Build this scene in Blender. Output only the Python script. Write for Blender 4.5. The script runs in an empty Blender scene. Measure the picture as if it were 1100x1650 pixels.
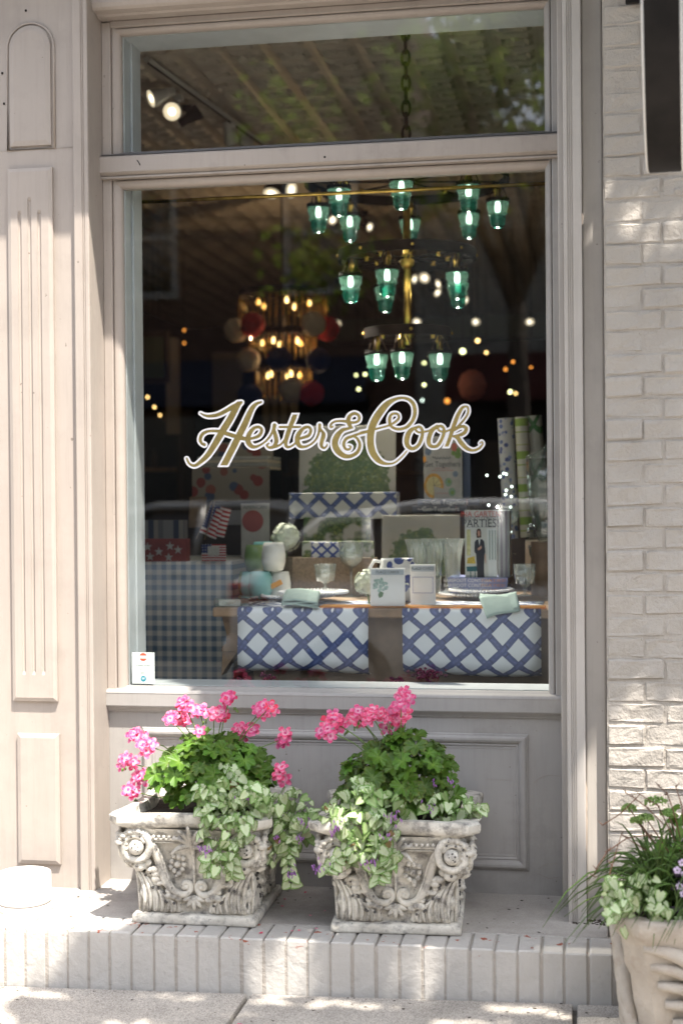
import bpy, bmesh, math, random
import numpy as np
from mathutils import Vector, Matrix, Euler

random.seed(7)
sc = bpy.context.scene
COL = sc.collection
R = math.radians
pi = math.pi

# ------------------------------------------------------------------ camera, world, sun, exposure
CAM = Vector((0.75, -3.97, 1.38))
FPX, YAW, PITCH, ROLL = 2290.0, R(9.8), R(-0.5), -0.0085
_fw = Vector((-math.sin(YAW) * math.cos(PITCH), math.cos(YAW) * math.cos(PITCH), math.sin(PITCH)))
_r0 = _fw.cross(Vector((0, 0, 1))).normalized()
_u0 = _r0.cross(_fw)
_rt = math.cos(ROLL) * _r0 + math.sin(ROLL) * _u0
_up = -math.sin(ROLL) * _r0 + math.cos(ROLL) * _u0
cd = bpy.data.cameras.new('camera')
cam = bpy.data.objects.new('camera', cd)
COL.objects.link(cam)
cam.matrix_world = Matrix(((_rt.x, _up.x, -_fw.x, CAM.x), (_rt.y, _up.y, -_fw.y, CAM.y), (_rt.z, _up.z, -_fw.z, CAM.z), (0, 0, 0, 1)))
cd.sensor_fit = 'VERTICAL'
cd.sensor_height = 36.0
cd.lens = FPX / 1650.0 * 36.0
cd.clip_start = 0.05
cd.clip_end = 300
cd.dof.use_dof = True
cd.dof.focus_distance = 4.45
cd.dof.aperture_fstop = 2.0
sc.camera = cam

SUN = Vector((0.92, -1.0, 2.85)).normalized()          # towards the sun
w = bpy.data.worlds.new('World')
sc.world = w
w.use_nodes = True
nt = w.node_tree
bg = nt.nodes['Background']
sky = nt.nodes.new('ShaderNodeTexSky')
sky.sky_type = 'NISHITA'
sky.sun_disc = False
sky.sun_elevation = math.asin(SUN.z)
sky.sun_rotation = math.atan2(SUN.x, SUN.y)
sky.dust_density = 2.0
hs_ = nt.nodes.new('ShaderNodeHueSaturation')
hs_.inputs['Saturation'].default_value = 0.46        # hazy summer sky
nt.links.new(sky.outputs[0], hs_.inputs['Color'])
nt.links.new(hs_.outputs[0], bg.inputs[0])
bg.inputs[1].default_value = 0.14
sl = bpy.data.lights.new('sun', 'SUN')
sl.energy = 3.6
sl.angle = R(0.53)
sl.color = (1.0, 0.93, 0.83)
so = bpy.data.objects.new('sun', sl)
so.rotation_euler = SUN.to_track_quat('Z', 'Y').to_euler()
so.location = (4, -5, 9)
COL.objects.link(so)
sc.view_settings.view_transform = 'Standard'
sc.view_settings.look = 'None'
sc.view_settings.gamma = 1.0
sc.view_settings.use_curve_mapping = False
sc.view_settings.exposure = 1.93
sc.render.engine = 'CYCLES'
sc.cycles.use_denoising = True
sc.cycles.max_bounces = 10
sc.cycles.transparent_max_bounces = 40
sc.cycles.sample_clamp_indirect = 6.0
sc.cycles.caustics_reflective = False
sc.cycles.caustics_refractive = False


def at(px, py, Y):
    """where the line of sight through a photograph pixel meets the upright plane y = Y (used for measuring)"""
    d = _fw * FPX + _rt * (px - 550) + _up * (825 - py)
    return CAM + d * ((Y - CAM.y) / d.y)


def atz(px, py, Z):
    d = _fw * FPX + _rt * (px - 550) + _up * (825 - py)
    return CAM + d * ((Z - CAM.z) / d.z)


# ------------------------------------------------------------------ mesh builder
class MB:
    def __init__(s):
        s.v, s.f, s.t, s.m = [], [], None, []
        s.mi = 0

    def add(s, vs, fs, tint=None):
        b = len(s.v)
        s.v += [tuple(p) for p in vs]
        s.f += [tuple(i + b for i in f) for f in fs]
        s.m += [s.mi] * len(fs)
        if tint is not None:
            if s.t is None:
                s.t = [0.0] * b
            s.t += list(tint)
        elif s.t is not None:
            s.t += [0.0] * len(vs)
        return s

    def box(s, a, b, bev=0.0, seg=1):
        x0, y0, z0 = a
        x1, y1, z1 = b
        x0, x1 = min(x0, x1), max(x0, x1)
        y0, y1 = min(y0, y1), max(y0, y1)
        z0, z1 = min(z0, z1), max(z0, z1)
        if bev <= 0:
            vs = [(x0, y0, z0), (x1, y0, z0), (x1, y1, z0), (x0, y1, z0), (x0, y0, z1), (x1, y0, z1), (x1, y1, z1), (x0, y1, z1)]
            fs = [(0, 3, 2, 1), (4, 5, 6, 7), (0, 1, 5, 4), (1, 2, 6, 5), (2, 3, 7, 6), (3, 0, 4, 7)]
            return s.add(vs, fs)
        bm = bmesh.new()
        bmesh.ops.create_cube(bm, size=1)
        for v in bm.verts:
            v.co = Vector(((x0 + x1) / 2 + v.co.x * (x1 - x0), (y0 + y1) / 2 + v.co.y * (y1 - y0), (z0 + z1) / 2 + v.co.z * (z1 - z0)))
        bev = min(bev, 0.45 * min(x1 - x0, y1 - y0, z1 - z0))
        bmesh.ops.bevel(bm, geom=bm.edges[:], offset=bev, segments=seg, affect='EDGES', profile=0.5)
        return s.bm(bm)

    def bm(s, bm):
        bm.verts.ensure_lookup_table()
        bm.verts.index_update()
        s.add([v.co[:] for v in bm.verts], [[v.index for v in f.verts] for f in bm.faces])
        bm.free()
        return s

    def lathe(s, prof, n=24, c=(0, 0, 0), wave=None, cap=True):
        """prof: (radius, z) pairs, about the z axis through c; wave(i, k) scales a radius"""
        vs, fs = [], []
        m = len(prof)
        for k, (r, z) in enumerate(prof):
            for i in range(n):
                a = 2 * pi * i / n
                q = r * (wave(a, k) if wave else 1)
                vs.append((c[0] + q * math.cos(a), c[1] + q * math.sin(a), c[2] + z))
        for k in range(m - 1):
            for i in range(n):
                j = (i + 1) % n
                fs.append((k * n + i, k * n + j, (k + 1) * n + j, (k + 1) * n + i))
        if cap:
            if prof[0][0] > 1e-5:
                fs.append(tuple(range(n - 1, -1, -1)))
            if prof[-1][0] > 1e-5:
                fs.append(tuple((m - 1) * n + i for i in range(n)))
        return s.add(vs, fs)

    def tube(s, pts, r, n=8, closed=False, cap=True, flat=1.0, nrm=None):
        """round (or flattened) bar along points; r a number or one radius per point"""
        P = [Vector(p) for p in pts]
        m = len(P)
        rs = r if isinstance(r, (list, tuple)) else [r] * m
        vs, fs = [], []
        prev = None
        for k in range(m):
            if closed:
                t = (P[(k + 1) % m] - P[k - 1]).normalized()
            else:
                t = (P[min(k + 1, m - 1)] - P[max(k - 1, 0)])
                t = t.normalized() if t.length > 1e-9 else Vector((0, 0, 1))
            if nrm is not None:
                a = Vector(nrm)
            elif prev is None:
                a = Vector((0, 0, 1)) if abs(t.z) < 0.9 else Vector((1, 0, 0))
            else:
                a = prev
            a = (a - t * a.dot(t))
            a = a.normalized() if a.length > 1e-6 else t.orthogonal().normalized()
            prev = a
            b = t.cross(a)
            for i in range(n):
                an = 2 * pi * i / n
                vs.append(P[k] + (a * math.cos(an) * flat + b * math.sin(an)) * rs[k])
        for k in range(m if closed else m - 1):
            q = (k + 1) % m
            for i in range(n):
                j = (i + 1) % n
                fs.append((k * n + i, k * n + j, q * n + j, q * n + i))
        if cap and not closed:
            fs.append(tuple(range(n - 1, -1, -1)))
            fs.append(tuple((m - 1) * n + i for i in range(n)))
        return s.add(vs, fs)

    def ball(s, c, r, n=10, m=7, sc_=(1, 1, 1), M=None):
        vs, fs = [], []
        for k in range(m + 1):
            th = pi * k / m
            for i in range(n):
                a = 2 * pi * i / n
                p = Vector((math.sin(th) * math.cos(a) * r * sc_[0], math.sin(th) * math.sin(a) * r * sc_[1], math.cos(th) * r * sc_[2]))
                if M is not None:
                    p = M @ p
                vs.append(p + Vector(c))
        for k in range(m):
            for i in range(n):
                j = (i + 1) % n
                if k == 0:
                    fs.append((i, n + i, n + j))
                elif k == m - 1:
                    fs.append((k * n + i, (k + 1) * n + i, k * n + j))
                else:
                    fs.append((k * n + i, (k + 1) * n + i, (k + 1) * n + j, k * n + j))
        return s.add(vs, fs)

    def prism(s, poly, y0, y1):
        """poly: (x, z) outline, counter-clockwise seen from the street; extruded from y0 (front) to y1 (back)"""
        n = len(poly)
        vs = [(x, y0, z) for x, z in poly] + [(x, y1, z) for x, z in poly]
        fs = [tuple(range(n)), tuple(range(2 * n - 1, n - 1, -1))]
        for i in range(n):
            j = (i + 1) % n
            fs.append((j, i, n + i, n + j))
        return s.add(vs, fs)

    def sweepx(s, prof, x0, x1):
        """closed (y, z) section run along x"""
        n = len(prof)
        vs = [(x0, y, z) for y, z in prof] + [(x1, y, z) for y, z in prof]
        fs = [tuple(range(n)), tuple(range(2 * n - 1, n - 1, -1))]
        for i in range(n):
            j = (i + 1) % n
            fs.append((i, n + i, n + j, j))
        return s.add(vs, fs)

    def sweepz(s, prof, z0, z1):
        """closed (x, y) section run along z"""
        n = len(prof)
        vs = [(x, y, z0) for x, y in prof] + [(x, y, z1) for x, y in prof]
        fs = [tuple(range(n)), tuple(range(2 * n - 1, n - 1, -1))]
        for i in range(n):
            j = (i + 1) % n
            fs.append((i, n + i, n + j, j))
        return s.add(vs, fs)

    def grid(s, f, nu, nv, tint=None):
        vs = [f(i / nu, j / nv) for j in range(nv + 1) for i in range(nu + 1)]
        fs = [(j * (nu + 1) + i, j * (nu + 1) + i + 1, (j + 1) * (nu + 1) + i + 1, (j + 1) * (nu + 1) + i) for j in range(nv) for i in range(nu)]
        tt = [tint(i / nu, j / nv) for j in range(nv + 1) for i in range(nu + 1)] if tint else None
        return s.add(vs, fs, tt)

    def mesh(s, name, smooth=False, fix=True):
        me = bpy.data.meshes.new(name)
        me.from_pydata(s.v, [], s.f)
        if fix:
            bm = bmesh.new()
            bm.from_mesh(me)
            bmesh.ops.recalc_face_normals(bm, faces=bm.faces[:])
            bm.to_mesh(me)
            bm.free()
        if s.t is not None:
            at_ = me.attributes.new('tint', 'FLOAT', 'POINT')
            at_.data.foreach_set('value', np.array(s.t, dtype=np.float32))
        if any(s.m):
            me.polygons.foreach_set('material_index', np.array(s.m, dtype=np.int32))
        if smooth:
            me.polygons.foreach_set('use_smooth', np.ones(len(me.polygons), dtype=bool))
        me.update()
        return me


def obj(name, mb, mat, parent=None, smooth=False, loc=None, fix=True, **props):
    me = mb if isinstance(mb, bpy.types.Mesh) else mb.mesh(name, smooth, fix)
    if not isinstance(mb, bpy.types.Mesh):
        for m_ in (mat if isinstance(mat, (list, tuple)) else [mat]):
            me.materials.append(m_)
    o = bpy.data.objects.new(name, me)
    COL.objects.link(o)
    if parent is not None:
        o.parent = parent
    if loc is not None:
        o.location = loc
    if smooth == 'auto':
        pass
    for k, v in props.items():
        o[k] = v
    return o


def autosmooth(o, ang=35):
    me = o.data
    me.polygons.foreach_set('use_smooth', np.ones(len(me.polygons), dtype=bool))
    bm = bmesh.new()
    bm.from_mesh(me)
    lim = R(ang)
    for e in bm.edges:
        if len(e.link_faces) == 2 and e.calc_face_angle(0) > lim:
            e.smooth = False
    bm.to_mesh(me)
    bm.free()
    return o


def thing(name, label, cat, loc=(0, 0, 0), group=None, rotz=0.0):
    o = bpy.data.objects.new(name, None)
    o.empty_display_size = 0.05
    COL.objects.link(o)
    o.location = loc
    o.rotation_euler = (0, 0, rotz)
    o['label'] = label
    o['category'] = cat
    if group:
        o['group'] = group
    return o


def tag(o, label, cat, group=None):
    o['label'] = label
    o['category'] = cat
    if group:
        o['group'] = group
    return o


def inst(name, me, parent, M):
    o = bpy.data.objects.new(name, me)
    COL.objects.link(o)
    o.parent = parent
    o.matrix_local = M
    return o


def kids(o):
    return [c for c in sc.objects if c.parent == o]


def copy_thing(root, loc, rotz=None, label=None):
    r = root.copy()
    COL.objects.link(r)
    r.location = loc
    if rotz is not None:
        r.rotation_euler = (0, 0, rotz)
    if label:
        r['label'] = label
    for ch in kids(root):
        c = ch.copy()
        COL.objects.link(c)
        c.parent = r
        for g in kids(ch):
            d = g.copy()
            COL.objects.link(d)
            d.parent = c
    return r


# ------------------------------------------------------------------ materials
class NT:
    """small helper that writes node graphs"""
    def __init__(s, name):
        s.m = bpy.data.materials.new(name)
        s.m.use_nodes = True
        s.t = s.m.node_tree
        s.p = s.t.nodes['Principled BSDF']
        s.out = s.t.nodes['Material Output']
        s._tc = None

    def n(s, typ, **kw):
        x = s.t.nodes.new(typ)
        for k, v in kw.items():
            setattr(x, k, v)
        return x

    def link(s, a, b):
        s.t.links.new(a, b)

    def set(s, sock, v):
        if isinstance(v, bpy.types.NodeSocket):
            s.link(v, sock)
        else:
            sock.default_value = v

    def co(s, which='Object'):
        if s._tc is None:
            s._tc = s.n('ShaderNodeTexCoord')
        return s._tc.outputs[which]

    def geo(s, which='Position'):
        return s.n('ShaderNodeNewGeometry').outputs[which]

    def map(s, vec, scale=(1, 1, 1), loc=(0, 0, 0), rot=(0, 0, 0)):
        m = s.n('ShaderNodeMapping')
        s.link(vec, m.inputs['Vector'])
        m.inputs['Scale'].default_value = scale
        m.inputs['Location'].default_value = loc
        m.inputs['Rotation'].default_value = rot
        return m.outputs[0]

    def noise(s, vec, scale, detail=4, rough=0.55, dist=0.0):
        x = s.n('ShaderNodeTexNoise')
        s.link(vec, x.inputs['Vector'])
        x.inputs['Scale'].default_value = scale
        x.inputs['Detail'].default_value = detail
        x.inputs['Roughness'].default_value = rough
        x.inputs['Distortion'].default_value = dist
        return x.outputs[0]

    def vor(s, vec, scale, feature='F1', out=0, rnd=1.0):
        x = s.n('ShaderNodeTexVoronoi', feature=feature)
        s.link(vec, x.inputs['Vector'])
        x.inputs['Scale'].default_value = scale
        x.inputs['Randomness'].default_value = rnd
        return x.outputs[out]

    def math(s, op, a, b=0.0, c=0.0, clamp=False):
        x = s.n('ShaderNodeMath', operation=op, use_clamp=clamp)
        s.set(x.inputs[0], a)
        s.set(x.inputs[1], b)
        if len(x.inputs) > 2:
            s.set(x.inputs[2], c)
        return x.outputs[0]

    def ramp(s, fac, stops, interp='LINEAR'):
        x = s.n('ShaderNodeValToRGB')
        x.color_ramp.interpolation = interp
        el = x.color_ramp.elements
        while len(el) < len(stops):
            el.new(0.5)
        for e, (p, c) in zip(el, stops):
            e.position = p
            e.color = (c[0], c[1], c[2], 1) if hasattr(c, '__len__') else (c, c, c, 1)
        s.set(x.inputs[0], fac)
        return x.outputs[0]

    def mix(s, fac, a, b, blend='MIX'):
        x = s.n('ShaderNodeMix', data_type='RGBA', blend_type=blend)
        s.set(x.inputs[0], fac)
        for sock, v in ((x.inputs[6], a), (x.inputs[7], b)):
            s.set(sock, v if isinstance(v, bpy.types.NodeSocket) else (v[0], v[1], v[2], 1))
        return x.outputs[2]

    def sep(s, vec):
        x = s.n('ShaderNodeSeparateXYZ')
        s.link(vec, x.inputs[0])
        return x.outputs

    def bump(s, h, dist=0.002, strength=1.0, prev=None):
        x = s.n('ShaderNodeBump')
        x.inputs['Distance'].default_value = dist
        x.inputs['Strength'].default_value = strength
        s.set(x.inputs['Height'], h)
        if prev is not None:
            s.link(prev, x.inputs['Normal'])
        s.link(x.outputs[0], s.p.inputs['Normal'])
        return x.outputs[0]

    def fin(s, col=None, rough=None, metal=None, spec=None):
        if col is not None:
            s.set(s.p.inputs['Base Color'], col if isinstance(col, bpy.types.NodeSocket) else (col[0], col[1], col[2], 1))
        if rough is not None:
            s.set(s.p.inputs['Roughness'], rough)
        if metal is not None:
            s.p.inputs['Metallic'].default_value = metal
        if spec is not None:
            s.p.inputs['Specular IOR Level'].default_value = spec
        return s.m


def plain(name, col, rough=0.5, metal=0.0, var=0.0, vs=20, bump=0.0, bs=60, spec=None, coat=0.0):
    b = NT(name)
    c = col
    if var > 0:
        f = b.noise(b.co(), vs, 5)
        c = b.mix(b.ramp(f, [(0.3, 0), (0.7, 1)]), [x * (1 - var) for x in col], [min(1, x * (1 + var)) for x in col])
    if bump > 0:
        b.bump(b.noise(b.co(), bs, 5), bump)
    if coat:
        b.p.inputs['Coat Weight'].default_value = coat
    return b.fin(c, rough, metal, spec)


def glow(name, col, strength):
    b = NT(name)
    b.p.inputs['Emission Color'].default_value = (*col, 1)
    b.p.inputs['Emission Strength'].default_value = strength
    return b.fin((col[0] * 0.8, col[1] * 0.8, col[2] * 0.8), 0.4)


def clear_glass(name, tint=(1, 1, 1), ior=1.5, rough=0.0, body=0.0, body_col=(1, 1, 1), ripple=0.0, gain=1.0):
    """thin clear glass: see-through with a true Fresnel reflection, body = share of milky scatter"""
    b = NT(name)
    tr = b.n('ShaderNodeBsdfTransparent')
    tr.inputs[0].default_value = (*tint, 1)
    gl = b.n('ShaderNodeBsdfGlossy')
    gl.inputs['Roughness'].default_value = rough
    # two-sided Schlick reflectance, the same from inside and outside
    gm = b.n('ShaderNodeNewGeometry')
    dt = b.n('ShaderNodeVectorMath', operation='DOT_PRODUCT')
    b.link(gm.outputs['Incoming'], dt.inputs[0])
    b.link(gm.outputs['Normal'], dt.inputs[1])
    f0 = ((ior - 1) / (ior + 1)) ** 2
    om = b.math('SUBTRACT', 1.0, b.math('ABSOLUTE', dt.outputs['Value']), clamp=True)
    refl = b.math('ADD', f0, b.math('MULTIPLY', b.math('POWER', om, 5.0), 1 - f0))
    if ripple > 0:
        bu = b.n('ShaderNodeBump')
        bu.inputs['Distance'].default_value = ripple
        b.link(b.noise(b.co(), 1.3, 1), bu.inputs['Height'])
        b.link(bu.outputs[0], gl.inputs['Normal'])
    mx = b.n('ShaderNodeMixShader')
    b.set(mx.inputs[0], b.math('MULTIPLY', refl, gain, clamp=True))
    b.link(tr.outputs[0], mx.inputs[1])
    b.link(gl.outputs[0], mx.inputs[2])
    last = mx.outputs[0]
    if body > 0:
        df = b.n('ShaderNodeBsdfDiffuse')
        df.inputs[0].default_value = (*body_col, 1)
        tl = b.n('ShaderNodeBsdfTranslucent')
        tl.inputs[0].default_value = (*body_col, 1)
        ad = b.n('ShaderNodeMixShader')
        ad.inputs[0].default_value = 0.5
        b.link(df.outputs[0], ad.inputs[1])
        b.link(tl.outputs[0], ad.inputs[2])
        m2 = b.n('ShaderNodeMixShader')
        m2.inputs[0].default_value = body
        b.link(last, m2.inputs[1])
        b.link(ad.outputs[0], m2.inputs[2])
        last = m2.outputs[0]
    b.link(last, b.out.inputs['Surface'])
    return b.m


def paint_mat(name, col, streak=1.0, dirt=0.35, wood=True, dark=(0.12, 0.10, 0.085)):
    b = NT(name)
    P = b.geo()
    big = b.noise(P, 2.2, 5)
    fine = b.noise(b.map(P, (60, 60, 5)), 1.0, 6, 0.6)
    speck = b.noise(P, 55, 3, 0.5)
    drip = b.noise(b.map(P, (26, 26, 1.6)), 1.0, 5, 0.62)
    c = b.mix(b.ramp(big, [(0.35, 0), (0.68, 1)]), [x * 0.93 for x in col], [x * 1.05 for x in col])
    c = b.mix(b.math('MULTIPLY', b.ramp(fine, [(0.50, 0), (0.72, 1)]), 0.09), c, dark)
    grime = b.math('MULTIPLY', b.ramp(b.noise(P, 6, 7, 0.65), [(0.52, 0), (0.78, 1)]), dirt)
    c = b.mix(grime, c, [x * 0.55 for x in col])
    c = b.mix(b.math('MULTIPLY', b.ramp(drip, [(0.55, 0), (0.80, 1)]), 0.16 * (0.6 + dirt)), c, [x * 0.5 for x in col])
    c = b.mix(b.math('MULTIPLY', b.ramp(b.noise(P, 0.9, 4), [(0.48, 0), (0.70, 1)]), 0.14), c, (0.30, 0.30, 0.30))
    c = b.mix(b.ramp(speck, [(0.745, 0), (0.76, 0.7)]), c, dark)
    h = b.math('ADD', b.math('MULTIPLY', fine, streak), b.math('MULTIPLY', b.noise(P, 14, 4), 0.8))
    b.bump(h, 0.0012, 0.6)
    return b.fin(c, 0.48, spec=0.28)


M = {}
PAINT = (0.385, 0.336, 0.298)
M['paint'] = paint_mat('greige_paint', PAINT, 0.8, 0.28)
M['paint_dirty'] = paint_mat('weathered_greige_paint', (0.37, 0.325, 0.29), 1.3, 0.75)
M['paint_grey'] = paint_mat('grey_trim_paint', (0.355, 0.338, 0.322), 1.2, 0.55)
M['paint_board'] = paint_mat('board_paint', (0.43, 0.40, 0.37), 1.0, 0.35)


def brick_paint(name, col, chips=0.0):
    b = NT(name)
    P = b.geo()
    c = b.mix(b.ramp(b.noise(P, 3, 5), [(0.3, 0), (0.7, 1)]), [x * 0.9 for x in col], [x * 1.06 for x in col])
    c = b.mix(b.math('MULTIPLY', b.ramp(b.noise(P, 17, 7, 0.7), [(0.55, 0), (0.75, 1)]), 0.30), c, [x * 0.5 for x in col])
    if chips:
        k = b.ramp(b.noise(b.map(P, (1, 1, 2.2)), 19, 5, 0.62), [(0.625, 0), (0.64, 1)])
        up = b.math('MULTIPLY', k, b.ramp(b.sep(P)[2], [(0.092, 0), (0.108, 1)]) if chips > 1 else 1.0)
        c = b.mix(up, c, (0.30, 0.085, 0.05))
    h = b.math('ADD', b.math('MULTIPLY', b.noise(P, 42, 8, 0.66), 1.0), b.math('MULTIPLY', b.noise(P, 12, 5, 0.6, 0.8), 1.3))
    b.bump(h, 0.0040 if chips else 0.0070, 0.9)
    return b.fin(c, 0.55, spec=0.35)


M['brick'] = brick_paint('painted_brick', (0.405, 0.37, 0.33))
M['mortar'] = brick_paint('painted_mortar', (0.395, 0.36, 0.32))
M['step'] = brick_paint('painted_step_brick', (0.44, 0.42, 0.395), 2)
M['step_bed'] = brick_paint('dirty_step_mortar', (0.35, 0.32, 0.285))


def slab_mat(name, col, agg=260, var=0.25, dirt=0.5, dark=(0.06, 0.055, 0.05), bump=0.0012):
    b = NT(name)
    P = b.geo()
    g = b.vor(P, agg, out=1)
    gv = b.sep(g)[0]
    c = b.mix(gv, [x * (1 - var) for x in col], [min(1, x * (1 + var)) for x in col])
    c = b.mix(b.math('MULTIPLY', b.ramp(b.noise(P, 4, 7, 0.62), [(0.45, 0), (0.75, 1)]), dirt), c, dark)
    c = b.mix(b.ramp(b.noise(P, 30, 3), [(0.72, 0), (0.75, 0.7)]), c, dark)
    b.bump(b.math('ADD', b.noise(P, agg * 0.7, 3), b.math('MULTIPLY', b.noise(P, 9, 4), 1.5)), bump, 0.8)
    return b.fin(c, 0.75, spec=0.25)


M['sidewalk'] = slab_mat('sidewalk_concrete', (0.42, 0.385, 0.345), 330, 0.40, 0.38)
M['ledge'] = slab_mat('ledge_concrete', (0.385, 0.36, 0.335), 420, 0.12, 0.55, (0.10, 0.09, 0.08), 0.0008)
M['asphalt'] = slab_mat('asphalt', (0.085, 0.083, 0.08), 220, 0.4, 0.2, (0.03, 0.03, 0.03))
M['kerb'] = slab_mat('kerb_concrete', (0.36, 0.34, 0.31), 200, 0.2, 0.3)
M['grout'] = plain('dark_joint', (0.10, 0.09, 0.08), 0.9, var=0.3, vs=30)
M['glass'] = clear_glass('window_glass', (0.96, 0.98, 0.97), 1.5, 0.0, ripple=0.0006, gain=2.3)
M['crystal'] = clear_glass('table_glass', (0.92, 0.95, 0.94), 1.5, 0.03, body=0.055, body_col=(0.66, 0.72, 0.70), gain=2.4)
M['cello'] = clear_glass('cellophane', (0.97, 0.98, 0.98), 1.5, 0.12, body=0.05)
M['inner_white'] = plain('inner_trim_white', (0.46, 0.49, 0.50), 0.5, var=0.1, vs=8)
M['white'] = plain('white_ceramic', (0.82, 0.81, 0.79), 0.22, var=0.03, vs=12)
M['bowl'] = plain('white_plastic', (0.86, 0.83, 0.81), 0.4)
M['brass'] = plain('aged_brass', (0.62, 0.42, 0.10), 0.28, 1.0, var=0.35, vs=30)
M['bronze'] = plain('dark_bronze', (0.010, 0.007, 0.005), 0.6, 0.0, var=0.3, vs=40, spec=0.08)
M['black_metal'] = plain('black_metal', (0.012, 0.010, 0.009), 0.6, 0.0, var=0.45, vs=14, bump=0.0004, bs=40, spec=0.2)
M['chain'] = plain('rusted_chain', (0.06, 0.035, 0.02), 0.5, 0.7, var=0.5, vs=60)
M['gold'] = plain('gold_leaf', (0.93, 0.70, 0.26), 0.30, 1.0, var=0.12, vs=40)
M['sign_white'] = plain('white_vinyl', (0.80, 0.79, 0.80), 0.5)
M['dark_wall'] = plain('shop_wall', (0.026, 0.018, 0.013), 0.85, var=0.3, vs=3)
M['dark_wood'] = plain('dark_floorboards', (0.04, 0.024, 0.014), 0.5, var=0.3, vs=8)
M['wood'] = plain('table_wood', (0.21, 0.135, 0.075), 0.6, var=0.35, vs=14, bump=0.0008, bs=25)
M['kraft'] = plain('kraft_paper', (0.20, 0.145, 0.10), 0.8, var=0.12, vs=30)
M['kraft_light'] = plain('jute_box', (0.27, 0.205, 0.14), 0.85, var=0.25, vs=120, bump=0.0006, bs=300)
M['paper'] = plain('white_paper', (0.74, 0.73, 0.70), 0.7)
M['ink'] = plain('dark_print', (0.03, 0.035, 0.05), 0.6)
M['teal'] = plain('aqua_glaze', (0.22, 0.50, 0.47), 0.18, var=0.05, vs=12)
M['green_glaze'] = plain('sage_green_glaze', (0.17, 0.26, 0.10), 0.2, var=0.08, vs=12)
M['cream_glaze'] = plain('cream_glaze', (0.66, 0.66, 0.60), 0.2, var=0.05, vs=16)
M['sage'] = plain('sage_napkin', (0.27, 0.36, 0.32), 0.9, var=0.08, vs=40, bump=0.0006, bs=400)
M['linen'] = plain('linen', (0.48, 0.45, 0.39), 0.9, var=0.12, vs=90)
M['red'] = plain('red_paper', (0.58, 0.02, 0.025), 0.8, var=0.2, vs=30)
M['navy'] = plain('navy_paper', (0.02, 0.03, 0.11), 0.8, var=0.2, vs=30)
M['ivory'] = plain('ivory_paper', (0.72, 0.60, 0.44), 0.8, var=0.1, vs=30)
M['pink_globe'] = plain('pink_paper', (0.55, 0.22, 0.17), 0.7, var=0.2, vs=12)
M['spine_blue'] = plain('periwinkle_cloth', (0.19, 0.21, 0.38), 0.6, var=0.1, vs=30)
M['spine_navy'] = plain('navy_cloth', (0.02, 0.028, 0.05), 0.5)
M['pages'] = plain('page_edges', (0.52, 0.50, 0.46), 0.8, var=0.2, vs=300)
M['orange'] = plain('orange_tag', (0.75, 0.32, 0.02), 0.6)
M['soil'] = plain('potting_soil', (0.028, 0.018, 0.012), 0.95, var=0.5, vs=90, bump=0.006, bs=90)
M['stem'] = plain('green_stem', (0.10, 0.17, 0.035), 0.5, var=0.2, vs=40)
M['stem_red'] = plain('reddish_stem', (0.12, 0.055, 0.03), 0.5, var=0.2, vs=40)
# ------------------------------------------------------------------ ground
def zs(x):
    return -0.034 + 0.021 * x


def sheet(name, x0, x1, y0, y1, z, mat, thick=0.3):
    mb = MB().box((x0, y0, z - thick), (x1, y1, z))
    o = obj(name, mb, mat)
    o['kind'] = 'structure'
    return o


sidewalk = MB()
sidewalk.add([(-6, -2.5, zs(-6) - .02), (6, -2.5, zs(6) - .02), (6, .6, zs(6) - .02), (-6, .6, zs(-6) - .02)], [(0, 1, 2, 3)])
sidewalk = obj('sidewalk', sidewalk, M['grout'])
sidewalk['kind'] = 'structure'
xs = [-5.75, -4.83, -3.91, -2.99, -2.06, -1.14, -.216, .707, 1.63, 2.55, 3.47, 4.4]
rs_ = random.Random(3)
for i in range(len(xs) - 1):
    for (ya, yb) in ((-1.22, -.004), (-2.49, -1.23)):
        g = .006
        a, b = xs[i] + g, xs[i + 1] - g
        dz = rs_.uniform(-.003, .003)
        nx, ny, nz = a, b, 0
        mb = MB().box((a, ya, -.1), (b, yb, 0), .007, 2)
        mb.v = [(x, y, z + (zs(x) + dz if z > -.05 else zs(x))) for x, y, z in mb.v]
        autosmooth(obj('slab', mb, M['sidewalk'], sidewalk))
kerb = obj('kerb', MB().box((-14, -2.68, -.4), (14, -2.5, -.035), .015, 2), M['kerb'])
kerb['kind'] = 'structure'
sheet('road', -90, 90, -10.5, -2.68, -.17, M['asphalt'])
sheet('opposite_pavement', -90, 90, -13.6, -10.5, -.05, M['sidewalk'])
sheet('ground', -120, 120, -120, 120, -.45, M['asphalt'], .2)

# ------------------------------------------------------------------ brick step with its ledge
step = thing('brick_step', 'long low step of painted upright bricks running under the shop window', 'step', (0, 0, 0))
rb = random.Random(11)
obj('mortar_bed', MB().box((-2.2, .0045, -.2), (.84, .19, .1125), .006, 2), M['step_bed'], step)
obj('ledge_slab', MB().box((-2.2, .152, -.2), (.80, .60, .119), .004), M['ledge'], step)
x = -2.19
while x < .80:
    wd = rb.uniform(.059, .0635)
    d0, dz = rb.uniform(-.002, .002), rb.uniform(-.002, .002)
    mb = MB()
    bm = bmesh.new()
    bmesh.ops.create_cube(bm, size=1)
    for v in bm.verts:
        v.co = Vector((x + wd / 2 + v.co.x * wd, .076 + v.co.y * .148, -.045 + dz + v.co.z * .33))
    bmesh.ops.bevel(bm, geom=bm.edges[:], offset=.004, segments=1, affect='EDGES')
    for v in bm.verts:
        v.co += Vector((rb.uniform(-.0012, .0012), d0 * (1 if v.co.y < .05 else 0), 0))
    mb.bm(bm)
    o = obj('brick', mb, M['step'], step)
    x += wd + rb.choice((.0022, .0035, .0045, .006))

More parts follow.
